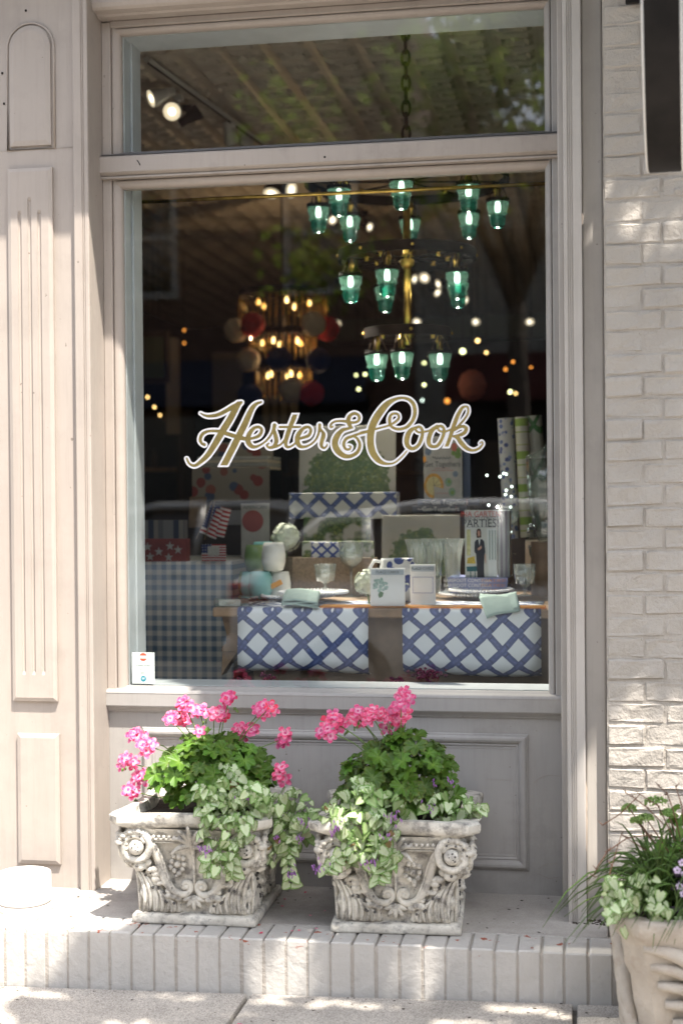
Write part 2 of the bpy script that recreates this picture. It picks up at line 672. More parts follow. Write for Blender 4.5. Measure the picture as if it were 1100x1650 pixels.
# ------------------------------------------------------------------ painted brick wall on the right
wall = thing('brick_wall', 'cream painted rough brick wall on the right of the shop window', 'wall', (0.8, .3, 0))
WX = 0.803
bw = lambda x, y, z: (x - .8, y - .3, z)
wm = MB()


def mort(u, v):
    X = WX + u * 4.2
    Z = -.2 + v * 4.4
    return bw(X, .3014, Z)


wm.grid(mort, 2, 2)
wm.box(bw(WX, .304, -.2), bw(5.0, .62, 4.4))
obj('mortar', wm, M['mortar'], wall)


def brick_mesh(L, H, seed, nu=10, nv=5):
    r = random.Random(seed)
    ph = [r.uniform(0, 6.28) for _ in range(8)]
    jit = {}

    def f(u, v):
        X, Z = u * L, v * H
        ed = min(X, L - X, Z, H - Z)
        k = (round(u * nu), round(v * nv))
        j = jit.setdefault(k, (r.uniform(-1, 1), r.uniform(-1, 1), r.uniform(-1, 1)))
        y = -.0135 + .003 * math.sin(X * 33 + ph[0]) * math.sin(Z * 80 + ph[1]) + .0016 * j[0]
        edge = k[0] in (0, nu) or k[1] in (0, nv)
        if edge:
            y = .004
        elif k[0] in (1, nu - 1) or k[1] in (1, nv - 1):
            y += .003
        wob = .0028 if edge else .002
        return (X + j[1] * wob * 1.2, y + .009, Z + j[2] * wob)
    us = [0, .02] + [.06 + .88 * i / (nu - 4) for i in range(nu - 3)] + [.98, 1]
    vs_ = [0, .07] + [.2 + .6 * i / (nv - 4) for i in range(nv - 3)] + [.93, 1]
    vs, fs = [], []
    for j in range(nv + 1):
        for i in range(nu + 1):
            k = (i, j)
            jj = jit.setdefault(k, (r.uniform(-1, 1), r.uniform(-1, 1), r.uniform(-1, 1)))
            X, Z = us[i] * L, vs_[j] * H
            edge = i in (0, nu) or j in (0, nv)
            y = -.0014 + .0022 * math.sin(X * 33 + ph[0]) * math.sin(Z * 80 + ph[1]) + .0016 * jj[0]
            if edge:
                y = .0044
            wob = .0022 if edge else .0014
            vs.append((X + jj[1] * wob, y, Z + jj[2] * wob + .0035 * math.sin(X * 14 + ph[2]) * (1 if j == 0 else .4)))
    fs = [(j * (nu + 1) + i, j * (nu + 1) + i + 1, (j + 1) * (nu + 1) + i + 1, (j + 1) * (nu + 1) + i) for j in range(nv) for i in range(nu)]
    m = MB()
    m.add(vs, fs)
    me = m.mesh('brick', False)
    me.materials.append(M['brick'])
    return me


CH = 0.0643
full = [brick_mesh(.205, .0585, s) for s in range(9)]
halfs = [brick_mesh(.104, .0585, 30 + s, 6, 5) for s in range(4)]
three = [brick_mesh(.162, .0585, 50 + s, 8, 5) for s in range(4)]
rest = MB()
k = 0
z0 = 1.485 - 24 * CH
for c in range(0, 53):
    z = z0 + c * CH
    X = WX + .003
    first = True
    n_in = 0
    while X < 4.8:
        if first:
            me, L = (rb.choice(halfs), .104) if c % 2 else (rb.choice(three), .162)
        else:
            me, L = rb.choice(full), .205
        first = False
        Mx = Matrix.Translation(bw(X, .3 + rb.uniform(-.002, .002), z + rb.uniform(-.002, .002))) @ Matrix.Rotation(rb.uniform(-.006, .006), 4, 'Y')
        if X < 1.62 and z < 3.1:
            inst('brick', me, wall, Mx @ Matrix.Translation((0, rb.uniform(-.0025, .001), 0)))
            k += 1
        else:
            rest.add([Mx @ v.co for v in me.vertices], [tuple(p.vertices) for p in me.polygons])
        X += L + rb.uniform(.003, .007)
o = obj('brickwork', rest, M['brick'], wall, smooth=True)
o['kind'] = 'stuff'

# ------------------------------------------------------------------ shopfront joinery
shop = thing('shopfront', 'greige painted wooden shopfront with one large display window and a transom light', 'shopfront', (0, 0, 0))

# left pilaster
pil = obj('pilaster', MB().box((-1.95, .442, -.1), (-.878, .75, 3.3), .002), M['paint'], shop)
obj('pilaster', MB().box((-3.4, .46, -.1), (-1.951, .75, 3.3), .002), M['paint'], shop)


def bevel_panel(poly, t, ch, y):
    """raised panel: outline at the wall, chamfered up to a flat face t proud of y"""
    n = len(poly)
    cx = sum(p[0] for p in poly) / n
    cz = sum(p[1] for p in poly) / n
    ins = []
    for i in range(n):
        p0, p1, p2 = Vector(poly[i - 1]), Vector(poly[i]), Vector(poly[(i + 1) % n])
        d1 = (p1 - p0).normalized()
        d2 = (p2 - p1).normalized()
        n1 = Vector((-d1.y, d1.x))
        n2 = Vector((-d2.y, d2.x))
        b = (n1 + n2)
        b = b / max(b.length_squared, 1e-6) * 2
        ins.append(p1 + b * ch)
    m = MB()
    vs = [(p[0], y + .01, p[1]) for p in poly] + [(p[0], y - t * .70, p[1]) for p in poly] + [(p[0], y - t, p[1]) for p in ins]
    fs = []
    for a in (0, n):
        for i in range(n):
            j = (i + 1) % n
            fs.append((a + i, a + j, a + n + j, a + n + i))
    fs.append(tuple(2 * n + i for i in range(n)))
    return m.add(vs, fs)


# arched panel
xa, xb, za = -1.097, -.957, 2.542
xm, rr = (xa + xb) / 2, (xb - xa) / 2
arch = [(xa, za), (xb, za)] + [(xm + rr * math.cos(t), 2.862 + rr * math.sin(t)) for t in [pi * i / 16 for i in range(17)]]
ap = obj('arched_panel', bevel_panel(arch, .013, .016, .442), M['paint'], pil)
# outer bead round the arch
bead = MB()
for off, rad in ((.010, .0045), (-.008, .003)):
    pts = [(xa - off, .440, za - off), (xb + off, .440, za - off)] + [(xm + (rr + off) * math.cos(t), .440, 2.862 + (rr + off) * math.sin(t)) for t in [pi * i / 16 for i in range(17)]]
    bead.tube(pts, rad, 6, closed=True)
obj('panel_bead', bead, M['paint'], pil, smooth=True)
# fluted panel, with three round-ended flutes cut as troughs
m = MB()
X0, X1, Z0, Z1 = -1.106, -.953, .730, 2.468
T, CHF, Y = .018, .012, .442
m = bevel_panel([(X0, Z0), (X1, Z0), (X1, Z1), (X0, Z1)], T, CHF, Y)
m.f.pop()
m.m.pop()
# face split in strips round the flutes
fx0, fx1, fz0, fz1 = X0 + CHF, X1 - CHF, Z0 + CHF, Z1 - CHF
yf = Y - T
flutes = [(-1.064, .816, 2.330), (-1.030, .816, 2.372), (-.997, .816, 2.330)]
hw = .0062
edges = [fx0]
for fx, a, b in flutes:
    edges += [fx - hw, fx + hw]
edges.append(fx1)
for i in range(len(edges) - 1):
    a, b = edges[i], edges[i + 1]
    if i % 2 == 0:
        m.add([(a, yf, fz0), (b, yf, fz0), (b, yf, fz1), (a, yf, fz1)], [(0, 1, 2, 3)])
    else:
        fx, zl, zh = flutes[i // 2]
        m.add([(a, yf, fz0), (b, yf, fz0), (b, yf, zl), (a, yf, zl)], [(0, 1, 2, 3)])
        m.add([(a, yf, zh), (b, yf, zh), (b, yf, fz1), (a, yf, fz1)], [(0, 1, 2, 3)])
        nseg = 5
        sec = [(fx - hw * math.cos(pi * q / nseg), yf + .0065 * math.sin(pi * q / nseg)) for q in range(nseg + 1)]
        vs = []
        for zz, kk in ((zl, 0), (zl + .012, 1), (zh - .012, 1), (zh, 0)):
            for (sx, sy) in sec:
                vs.append((sx, yf + (sy - yf) * kk, zz))
        q_ = nseg + 1
        fs = [(r_ * q_ + i2, r_ * q_ + i2 + 1, (r_ + 1) * q_ + i2 + 1, (r_ + 1) * q_ + i2) for r_ in range(3) for i2 in range(nseg)]
        m.add(vs, fs)
obj('fluted_panel', m, M['paint'], pil, fix=False)
obj('lower_panel', bevel_panel([(-1.093, .197), (-.949, .197), (-.949, .623), (-1.093, .623)], .016, .013, .442), M['paint'], pil)
seam = MB().box((-1.5, .4405, 2.531), (-.88, .443, 2.5335))
obj('seam', seam, M['paint_dirty'], pil)
for px, py in ((4, 118), (7, 167), (42, 17)):
    p = at(px, py, .440)
    obj('screw', MB().ball(p, .004, 8, 5), M['black_metal'], pil, smooth=True)
# corner board beside the pilaster, whose right face is the window reveal
def board(x0, x1, yf, yb, grooves, gd=.003, gw=.0022, r=.004):
    sec = [(x0, yb), (x0, yf + r), (x0 + r * .3, yf + r * .3), (x0 + r, yf)]
    for g in grooves:
        sec += [(g - gw, yf), (g - gw * .5, yf + gd), (g + gw * .5, yf + gd), (g + gw, yf)]
    sec += [(x1 - r, yf), (x1 - r * .3, yf + r * .3), (x1, yf + r), (x1, yb)]
    return sec


obj('corner_board', MB().sweepz(board(-.8785, -.827, .421, .60, (-.848, -.842)), .10, 3.3), M['paint'], shop)
# right-hand boards
obj('corner_board', MB().sweepz(board(.686, .740, .29, .60, (.7, .706, .712)), .10, 3.3), M['paint_board'], shop)
obj('side_board', MB().sweepz(board(.667, .6855, .45, .60, ()), .10, 3.3), M['paint_board'], shop)
obj('side_board', MB().sweepz(board(.7405, .8025, .335, .62, (), r=.006), .10, 3.3), M['paint_board'], shop)
# torn paint sliver on the board edge
sl_ = MB()
for a, b in ((1258, 1372), (344, 362)):
    sl_ = MB()
    p0, p1 = at(941, a, .295), at(941, b, .295)
    n_ = 9
    vs = []
    rr_ = random.Random(a)
    for i in range(n_ + 1):
        z_ = p0.z + (p1.z - p0.z) * i / n_
        wv = (.002 + .003 * rr_.random()) * (1 if 0 < i < n_ else .1)
        vs += [(.7395, .293, z_), (.741 + wv, .291, z_), (.741 + wv, .294, z_)]
    fs = []
    for i in range(n_):
        fs += [(i * 3, i * 3 + 1, i * 3 + 4, i * 3 + 3), (i * 3 + 1, i * 3 + 2, i * 3 + 5, i * 3 + 4)]
    sl_.add(vs, fs)
    obj('paint_flake', sl_, plain('bare_edge', (.55, .45, .36), .7), shop)

# window casings and stops
YC, YS = .556, .562
def casing(x0, x1, z0, z1):
    return MB().box((x0, YC, z0), (x1, .62, z1), .003, 2)


def stop_v(xo, xi):
    """quarter-round stop: xo outer edge, xi glass edge"""
    d = 1 if xi > xo else -1
    sec = [(xo, .61)]
    wv = abs(xi - xo)
    for q in range(7):
        a = pi / 2 * q / 6
        sec.append((xo + d * (.006 + (wv - .006) * math.sin(a)), YS + .020 * (1 - math.cos(a))))
    sec.insert(1, (xo, YS + .006))
    sec.insert(2, (xo + d * .003, YS + .001))
    sec.append((xi, .61))
    return sec


frame = obj('window_frame', casing(-.8265, -.7955, .70, 2.969), M['paint'], shop)
obj('casing', casing(.6475, .667, .70, 2.969), M['paint_grey'], frame)
obj('casing', MB().box((-.795, YC, 2.950), (.647, .62, 2.972), .003, 2), M['paint'], frame)
def stop_h(zo, zi):
    d = 1 if zi > zo else -1
    wv = abs(zi - zo)
    sec = [(.61, zo), (YS + .006, zo), (YS + .001, zo + d * .003)]
    for q in range(7):
        a = pi / 2 * q / 6
        sec.append((YS + .020 * (1 - math.cos(a)), zo + d * (.006 + (wv - .006) * math.sin(a))))
    sec.append((.61, zi))
    return sec


for z_lo, z_hi in ((.752, 2.446), (2.520, 2.9495)):
    obj('window_stop', MB().sweepz(stop_v(-.795, -.764), z_lo, z_hi), M['paint'], frame)
    obj('window_stop', MB().sweepz(stop_v(.647, .6255), z_lo, z_hi), M['paint_grey'], frame)
obj('window_stop', MB().sweepx(stop_h(2.9495, 2.928), -.780, .640), M['paint'], frame)
obj('window_stop', MB().sweepx(stop_h(2.4465, 2.419), -.780, .640), M['paint'], frame)
# transom bar: weathered sloping top, flat face, cove and band
sec = [(.60, 2.545), (.588, 2.541), (.532, 2.519), (.5285, 2.514), (.5285, 2.4665), (.532, 2.463), (.537, 2.461), (.546, 2.456), (.545, 2.4545), (.5405, 2.4535), (.5405, 2.448), (.545, 2.4468), (.60, 2.4468)]
tb = obj('transom_bar', MB().sweepx(sec, -.8265, .667), M['paint_dirty'], shop)
obj('nail', MB().ball(at(523, 253, .528), .0035, 8, 5, (1, .4, 1)), M['black_metal'], tb, smooth=True)
obj('nail', MB().tube([at(221, 258, .5275), at(224, 262, .527), at(226, 266, .5275)], .0014, 6), M['black_metal'], tb, smooth=True)
obj('weathered_slope', MB().add([(-.8262, .5875, 2.5435), (.6668, .5875, 2.5435), (.6668, .5305, 2.5215), (-.8262, .5305, 2.5215), (-.8262, .5285, 2.5155), (.6668, .5285, 2.5155)], [(0, 1, 2, 3)]), paint_mat('grimy_dark_paint', (.13, .125, .125), 1.4, .8), tb)
# header
sec = [(.75, 2.985), (.565, 2.9725), (.556, 2.9735), (.52, 2.974), (.515, 2.980), (.478, 2.981), (.468, 2.988), (.462, 3.0), (.462, 3.3), (.75, 3.3)]
obj('header', MB().sweepx(sec, -.826, .6855), M['paint'], shop)
# sill with nosing and cove below
sec = [(.62, .768), (.578, .7645), (.566, .759), (.548, .755), (.544, .752), (.5415, .746), (.5425, .742), (.5425, .704), (.5445, .700), (.550, .698), (.553, .694), (.556, .690), (.562, .686), (.563, .682), (.572, .680), (.62, .680)]
obj('sill', MB().sweepx(sec, -.8265, .667), M['paint_grey'], shop)
# stall riser with bolection moulding
riser = obj('stall_riser', MB().box((-.8265, .570, .0), (.667, .64, .690)), M['paint_grey'], shop)
def mitred(x0, x1, z0, z1, prof):
    """picture-frame moulding; prof: (inset, y) from the outer edge inwards"""
    m = MB()
    n = len(prof)
    vs = []
    for i, (cx, cz, dx, dz) in enumerate(((x0, z0, 1, 1), (x1, z0, -1, 1), (x1, z1, -1, -1), (x0, z1, 1, -1))):
        for (d, y) in prof:
            vs.append((cx + dx * d, y, cz + dz * d))
    fs = []
    for i in range(4):
        j = (i + 1) % 4
        for k in range(n - 1):
            fs.append((i * n + k, j * n + k, j * n + k + 1, i * n + k + 1))
    return m.add(vs, fs)


prof = [(0, .572), (0, .566), (.003, .5635), (.006, .5635), (.007, .5575), (.012, .5545), (.019, .5545), (.026, .558), (.031, .5635), (.032, .566), (.036, .5645), (.040, .5665), (.041, .569), (.045, .5685), (.050, .5695), (.0505, .572)]
obj('panel_moulding', mitred(-.711, .561, .196, .630, prof), M['paint_grey'], riser)
# hairline cracks and scratches in the old paint
for pts in ([(783, 1256), (826, 1257)], [(860, 1262), (868, 1254), (882, 1249), (902, 1251)], [(866, 1400), (880, 1392), (898, 1392)], [(866, 1408), (884, 1416), (903, 1413)]):
    obj('paint_crack', MB().tube([at(px, py, .5697) for px, py in pts], .0006, 5), M['paint_dirty'], riser)
# fascia and cornice over the window (just out of the picture; they throw the straight shade at the top)
obj('fascia', MB().box((-3.4, .40, 3.301), (.80, .75, 3.62)), M['paint'], shop)
sec = [(.75, 3.62), (.40, 3.62), (.36, 3.60), (.30, 3.50), (.16, 3.40), (.10, 3.345), (.10, 3.333), (.06, 3.335), (.06, 3.40), (.03, 3.42), (.03, 3.62), (.0, 3.70), (.75, 3.72)]
sec = [(.75, 3.623), (.399, 3.623), (.36, 3.60), (.30, 3.50), (.17, 3.40), (.10, 3.335), (.06, 3.335), (.05, 3.45), (.02, 3.60), (.02, 3.70), (.75, 3.75)]
obj('cornice', MB().sweepx(sec, -3.5, .79), M['paint'], shop)
obj('upper_wall', MB().box((-3.4, .45, 3.751), (.80, .75, 6.5)), M['brick'], shop)

# glass, two panes, with a shared inner lining
gp = MB().add([(-.775, .586, .755), (.637, .586, .755), (.637, .586, 2.433), (-.775, .586, 2.433)], [(0, 1, 2, 3)])
pane_main = obj('window_pane', gp, M['glass'], shop, fix=False)
gp = MB().add([(-.775, .586, 2.53), (.637, .586, 2.53), (.637, .586, 2.94), (-.775, .586, 2.94)], [(0, 1, 2, 3)])
obj('window_pane', gp, M['glass'], shop, fix=False)
lin = MB()
for z_lo, z_hi in ((.765, 2.467), (2.5385, 2.93)):
    lin.box((-.80, .592, z_lo), (-.760, .745, z_hi))
    lin.box((-.7598, .655, z_lo), (-.752, .7452, z_hi), .001)
    lin.box((.628, .592, z_lo), (.66, .745, z_hi))
lin.box((-.7595, .60, 2.468), (.6275, .745, 2.538))
lin.box((-.7595, .592, 2.926), (.6275, .745, 2.98))
lin.box((-.7595, .592, .70), (.6275, .745, .768))
obj('inner_lining', lin, M['inner_white'], shop)

# ------------------------------------------------------------------ the shop room behind the glass
def setting(name, mb, mat):
    o = obj(name, mb, mat)
    o['kind'] = 'structure'
    return o


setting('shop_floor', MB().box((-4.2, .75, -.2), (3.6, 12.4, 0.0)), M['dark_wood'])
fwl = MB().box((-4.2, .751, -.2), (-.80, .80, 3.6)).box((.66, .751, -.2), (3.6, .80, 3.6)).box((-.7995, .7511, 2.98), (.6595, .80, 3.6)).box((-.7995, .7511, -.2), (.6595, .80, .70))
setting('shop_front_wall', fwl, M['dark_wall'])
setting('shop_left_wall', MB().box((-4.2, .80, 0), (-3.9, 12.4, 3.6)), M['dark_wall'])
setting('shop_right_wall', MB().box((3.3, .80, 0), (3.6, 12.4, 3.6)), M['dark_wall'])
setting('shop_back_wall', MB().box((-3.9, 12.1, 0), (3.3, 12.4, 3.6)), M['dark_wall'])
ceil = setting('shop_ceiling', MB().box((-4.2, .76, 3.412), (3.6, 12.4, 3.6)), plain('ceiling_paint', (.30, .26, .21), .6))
tin = NT('pressed_tin')
c_ = tin.mix(tin.ramp(tin.noise(tin.geo(), 9, 5), [(.35, 0), (.7, 1)]), (.52, .45, .37), (.66, .58, .48))
tin.bump(tin.noise(tin.geo(), 40, 4), .001)
M['tin'] = tin.fin(c_, .45)


def tin_tile():
    S = .1994
    m = MB()
    n = 10
    def f(u, v):
        X, Y = u * S - S / 2, v * S - S / 2
        e = min(u, 1 - u, v, 1 - v)
        d = math.hypot(X, Y) / S
        z = 0
        if e < .01:
            z = .002
        elif e < .11:
            z = .0
        else:
            z = -.011 * math.cos(d * 17) - .004
        return (X, Y, z)
    m.grid(f, n, n)
    me = m.mesh('tile', False, False)
    me.materials.append(M['tin'])
    me.flip_normals()
    return me


tt = tin_tile()
nt_ = 0
tiles_rest = MB()
for iy in range(56):
    for ix in range(35):
        X, Y = -3.75 + ix * .2, .95 + iy * .2
        Mx = Matrix.Translation((X, Y, 3.400))
        if 1.9 < Y < 4.7 and -1.75 < X < 1.2:
            inst('tile', tt, ceil, Mx)
            nt_ += 1
        else:
            tiles_rest.add([Mx @ v.co for v in tt.vertices], [tuple(p.vertices) for p in tt.polygons])
o = obj('tilework', tiles_rest, M['tin'], ceil, fix=False)
o['kind'] = 'stuff'
print('tiles', nt_, 'bricks', k)
# ------------------------------------------------------------------ leaf and petal materials
def leafy(name, stops, rough=0.45, trans=0.3, noise_mix=None, objvar=0.12, bumpd=0.0):
    b = NT(name)
    a = b.n('ShaderNodeAttribute')
    a.attribute_name = 'tint'
    oi = b.n('ShaderNodeObjectInfo')
    f = b.math('ADD', a.outputs['Fac'], b.math('MULTIPLY', b.math('SUBTRACT', b.noise(b.co(), 130, 3), .5), .35))
    c = b.ramp(f, stops)
    hs = b.n('ShaderNodeHueSaturation')
    b.link(c, hs.inputs['Color'])
    b.link(b.math('ADD', 1 - objvar, b.math('MULTIPLY', oi.outputs['Random'], 2 * objvar)), hs.inputs['Value'])
    b.link(b.math('ADD', .49, b.math('MULTIPLY', oi.outputs['Random'], .02)), hs.inputs['Hue'])
    c = hs.outputs[0]
    b.link(c, b.p.inputs['Base Color'])
    b.p.inputs['Roughness'].default_value = rough
    b.p.inputs['Specular IOR Level'].default_value = .35
    if bumpd:
        b.bump(b.noise(b.co(), 260, 2), bumpd)
    tl = b.n('ShaderNodeBsdfTranslucent')
    b.link(c, tl.inputs[0])
    mx = b.n('ShaderNodeMixShader')
    mx.inputs[0].default_value = trans
    b.link(b.p.outputs[0], mx.inputs[1])
    b.link(tl.outputs[0], mx.inputs[2])
    b.link(mx.outputs[0], b.out.inputs['Surface'])
    return b.m


M['ger_leaf'] = leafy('geranium_leaf', [(0.0, (.14, .24, .035)), (.45, (.10, .195, .024)), (.8, (.08, .17, .020)), (1.0, (.12, .22, .03))], .42, .32, objvar=.28)
M['ger_leaf2'] = leafy('geranium_leaf_tinged', [(0.0, (.12, .20, .04)), (.45, (.07, .135, .025)), (.85, (.09, .15, .025)), (1.0, (.22, .15, .04))], .42, .3, objvar=.28)
M['lamium'] = leafy('silver_leaf', [(0.0, (.46, .53, .31)), (.45, (.49, .56, .37)), (.62, (.34, .44, .20)), (.76, (.15, .27, .06)), (1.0, (.11, .22, .04))], .5, .25, objvar=.22)
M['lamium2'] = leafy('greener_silver_leaf', [(0.0, (.25, .33, .13)), (.40, (.26, .35, .15)), (.6, (.16, .27, .07)), (1.0, (.09, .18, .03))], .5, .25, objvar=.3)
M['dead'] = leafy('withered_leaf', [(0.0, (.24, .16, .07)), (1.0, (.15, .09, .04))], .7, .15, objvar=.3)
M['petal'] = leafy('pink_petal', [(0.0, (.45, .01, .14)), (.10, (.72, .12, .32)), (.24, (.80, .50, .60)), (.48, (.76, .19, .36)), (.78, (.72, .05, .19)), (1.0, (.78, .24, .40))], .5, .3, objvar=.14)
M['petal_red'] = leafy('deep_pink_petal', [(0.0, (.40, .01, .08)), (.25, (.80, .35, .45)), (.55, (.78, .06, .16)), (1.0, (.76, .05, .13))], .5, .3)
M['purple'] = leafy('purple_petal', [(0, (.32, .10, .42)), (1, (.50, .24, .58))], .5, .3)
M['lilac'] = leafy('lilac_petal', [(0, (.55, .42, .62)), (1, (.72, .66, .78))], .5, .3)
M['tree_leaf'] = leafy('tree_leaf', [(0, (.06, .12, .025)), (1, (.10, .17, .035))], .4, .4)
M['grass_blade'] = leafy('arching_blade', [(0, (.05, .10, .02)), (1, (.11, .18, .04))], .45, .2, objvar=.3)
M['sedum'] = leafy('sedum_bud', [(0, (.12, .22, .05)), (1, (.24, .36, .11))], .6, .1)
M['far_leaf'] = leafy('sunlit_tree_leaf', [(0, (.13, .21, .03)), (1, (.20, .29, .05))], .35, .62)
M['bark'] = plain('bark', (.09, .07, .055), .9, var=.4, vs=9, bump=.02, bs=12)


def ger_leaf_mesh(seed):
    r = random.Random(seed)
    n = 50
    Rr = 1.0
    out = []
    lob = 7
    for i in range(n):
        a = -pi * .90 + 2 * pi * .90 * i / (n - 1)
        k = abs(math.cos(a * lob / 2 * .97))
        rad = Rr * (.66 + .34 * k ** .75) * (1 - .10 * abs(a) / pi)
        rad *= 1 + (.07 if i % 2 else -.05) + r.uniform(-.03, .03)
        out.append((a, rad))
    m = MB()
    vs, ti = [(0, 0, 0)], [0.0]
    for ring, q in ((.35, 0), (.70, 1), (1.0, 2)):
        for a, rad in out:
            rr2 = rad * ring
            fold = .10 * math.cos(a * lob) * ring ** 1.4
            z = .16 * ring ** 2 - fold + .03 * math.sin(a * 3 + seed) * ring + r.uniform(-.02, .02) * ring
            if q == 2:
                z -= .05
            vs.append((rr2 * math.sin(a), rr2 * math.cos(a), z))
            ti.append(ring * .9 + (.05 if abs(math.cos(a * lob / 2)) > .95 else 0))
    fs = []
    for i in range(n - 1):
        fs.append((0, 1 + i + 1, 1 + i))
        for q in range(2):
            b = 1 + q * n
            fs.append((b + i, b + i + 1, b + n + i + 1, b + n + i))
    m.add(vs, fs, ti)
    me = m.mesh('leaf', True, False)
    return me


def lam_leaf_mesh(seed):
    r = random.Random(seed)
    m = MB()
    n = 9
    vs, ti, fs = [], [], []
    for j in range(n + 1):
        v = j / n
        wd = .50 * (1 - v) ** .72 * min(1, v * 7 + .4) * (1 + .28 * math.sin(pi * v)) * (1 + (.06 if j % 2 else -.05))
        if j == n:
            wd = .0
        if j == 0:
            wd = .22
        for i in range(5):
            u = (i - 2) / 2
            y = v - (.10 * abs(u) * (1 - v) ** 3 * 2.2)
            z = .13 * abs(u) * wd * 2 - .20 * v * v + .05 * math.sin(v * 19) * (1 - abs(u)) * .35 + r.uniform(-.012, .012)
            vs.append((u * wd, y, z))
            ti.append(max(abs(u) ** 1.5, (v - .45) * 1.5 if v > .45 else 0, 0) * .92)
    for j in range(n):
        for i in range(4):
            fs.append((j * 5 + i, j * 5 + i + 1, (j + 1) * 5 + i + 1, (j + 1) * 5 + i))
    m.add(vs, fs, ti)
    return m.mesh('leaf', True, False)


def floret_mesh(seed):
    r = random.Random(seed)
    m = MB()
    for k in range(5):
        a0 = 2 * pi * k / 5 + r.uniform(-.12, .12)
        L, W = r.uniform(.88, 1.08), r.uniform(.46, .60)
        tilt = r.uniform(.12, .45)
        vs, ti, fs = [], [], []
        nu, nv = 4, 5
        for j in range(nv + 1):
            v = j / nv
            wd = W * (.12 + .88 * math.sin(pi * (.06 + .66 * v)) ** 1.1) * (1 if j < nv else .86)
            for i in range(nu + 1):
                u = i / nu * 2 - 1
                rad = .05 + L * v - .10 * u * u * v
                z = tilt * v * L * .7 - .12 * v * v + .09 * math.sin(u * 5 + k + seed) * v * v + .10 * u * u * v
                px_, py_ = u * wd * .62, rad
                vs.append((px_ * math.cos(a0) - py_ * math.sin(a0), px_ * math.sin(a0) + py_ * math.cos(a0), z))
                ti.append(v * (.95 + .1 * abs(u)) + (.22 if k < 2 and .2 < v < .9 else 0) + .10 * math.sin(u * 6 + k) * v)
        for j in range(nv):
            for i in range(nu):
                fs.append((j * (nu + 1) + i, j * (nu + 1) + i + 1, (j + 1) * (nu + 1) + i + 1, (j + 1) * (nu + 1) + i))
        m.add(vs, fs, ti)
    return m.mesh('floret', True, False)


def frame_from(nrm, up, spin=0.0):
    """matrix whose z is nrm and whose y points towards up"""
    z = Vector(nrm).normalized()
    y = Vector(up) - z * Vector(up).dot(z)
    y = y.normalized() if y.length > 1e-5 else z.orthogonal().normalized()
    x = y.cross(z)
    Mx = Matrix((x, y, z)).transposed().to_4x4()
    return Mx @ Matrix.Rotation(spin, 4, 'Z')


def place(p, nrm, up, s, spin=0.0):
    return Matrix.Translation(p) @ frame_from(nrm, up, spin) @ Matrix.Scale(s, 4)


GL = [ger_leaf_mesh(s) for s in range(6)]
for i, me in enumerate(GL):
    me.materials.append(M['ger_leaf'])
GL2 = [ger_leaf_mesh(s + 40) for s in range(3)]
for me in GL2:
    me.materials.append(M['ger_leaf2'])
LL = [lam_leaf_mesh(s) for s in range(5)]
for me in LL:
    me.materials.append(M['lamium'])
LL2 = [lam_leaf_mesh(s + 20) for s in range(3)]
for me in LL2:
    me.materials.append(M['lamium2'])
LD = lam_leaf_mesh(33)
LD.materials.append(M['dead'])
FL = [floret_mesh(s) for s in range(5)]
for i, me in enumerate(FL):
    me.materials.append(M['petal'] if i < 4 else M['petal_red'])

# ------------------------------------------------------------------ stone planters shaped like column capitals
st = NT('weathered_stone')
P_ = st.co()
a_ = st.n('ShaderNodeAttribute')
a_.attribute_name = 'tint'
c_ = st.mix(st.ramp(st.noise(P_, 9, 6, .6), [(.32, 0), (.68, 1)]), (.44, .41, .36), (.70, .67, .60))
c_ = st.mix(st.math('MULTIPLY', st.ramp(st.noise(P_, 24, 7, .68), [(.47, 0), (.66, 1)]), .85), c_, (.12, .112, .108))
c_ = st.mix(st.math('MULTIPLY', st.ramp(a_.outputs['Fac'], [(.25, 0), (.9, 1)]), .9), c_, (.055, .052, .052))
c_ = st.mix(st.ramp(st.noise(P_, 60, 3), [(.70, 0), (.74, .8)]), c_, (.05, .048, .05))
c_ = st.mix(st.ramp(st.noise(P_, 5.3, 4, .5), [(.66, 0), (.72, .55)]), c_, (.55, .40, .24))
st.bump(st.math('ADD', st.noise(P_, 45, 8, .65), st.math('MULTIPLY', st.noise(P_, 140, 3), .4)), .004, .9)
M['stone'] = st.fin(c_, .8, spec=.2)

SQ = [(1, 0), (0, 1), (-1, 0), (0, -1)]


def face_pt(k, x, d, z):
    """point on side k of the capital: x along the side, d out from the middle, z up"""
    a = -pi / 2 + k * pi / 2
    n = (math.cos(a), math.sin(a))
    t = (-math.sin(a), math.cos(a))
    return Vector((n[0] * d + t[0] * x, n[1] * d + t[1] * x, z))


def body_d(z):
    return .157 + .008 * math.sin(z * 9) + max(0, z - .15) ** 2 * 2.6


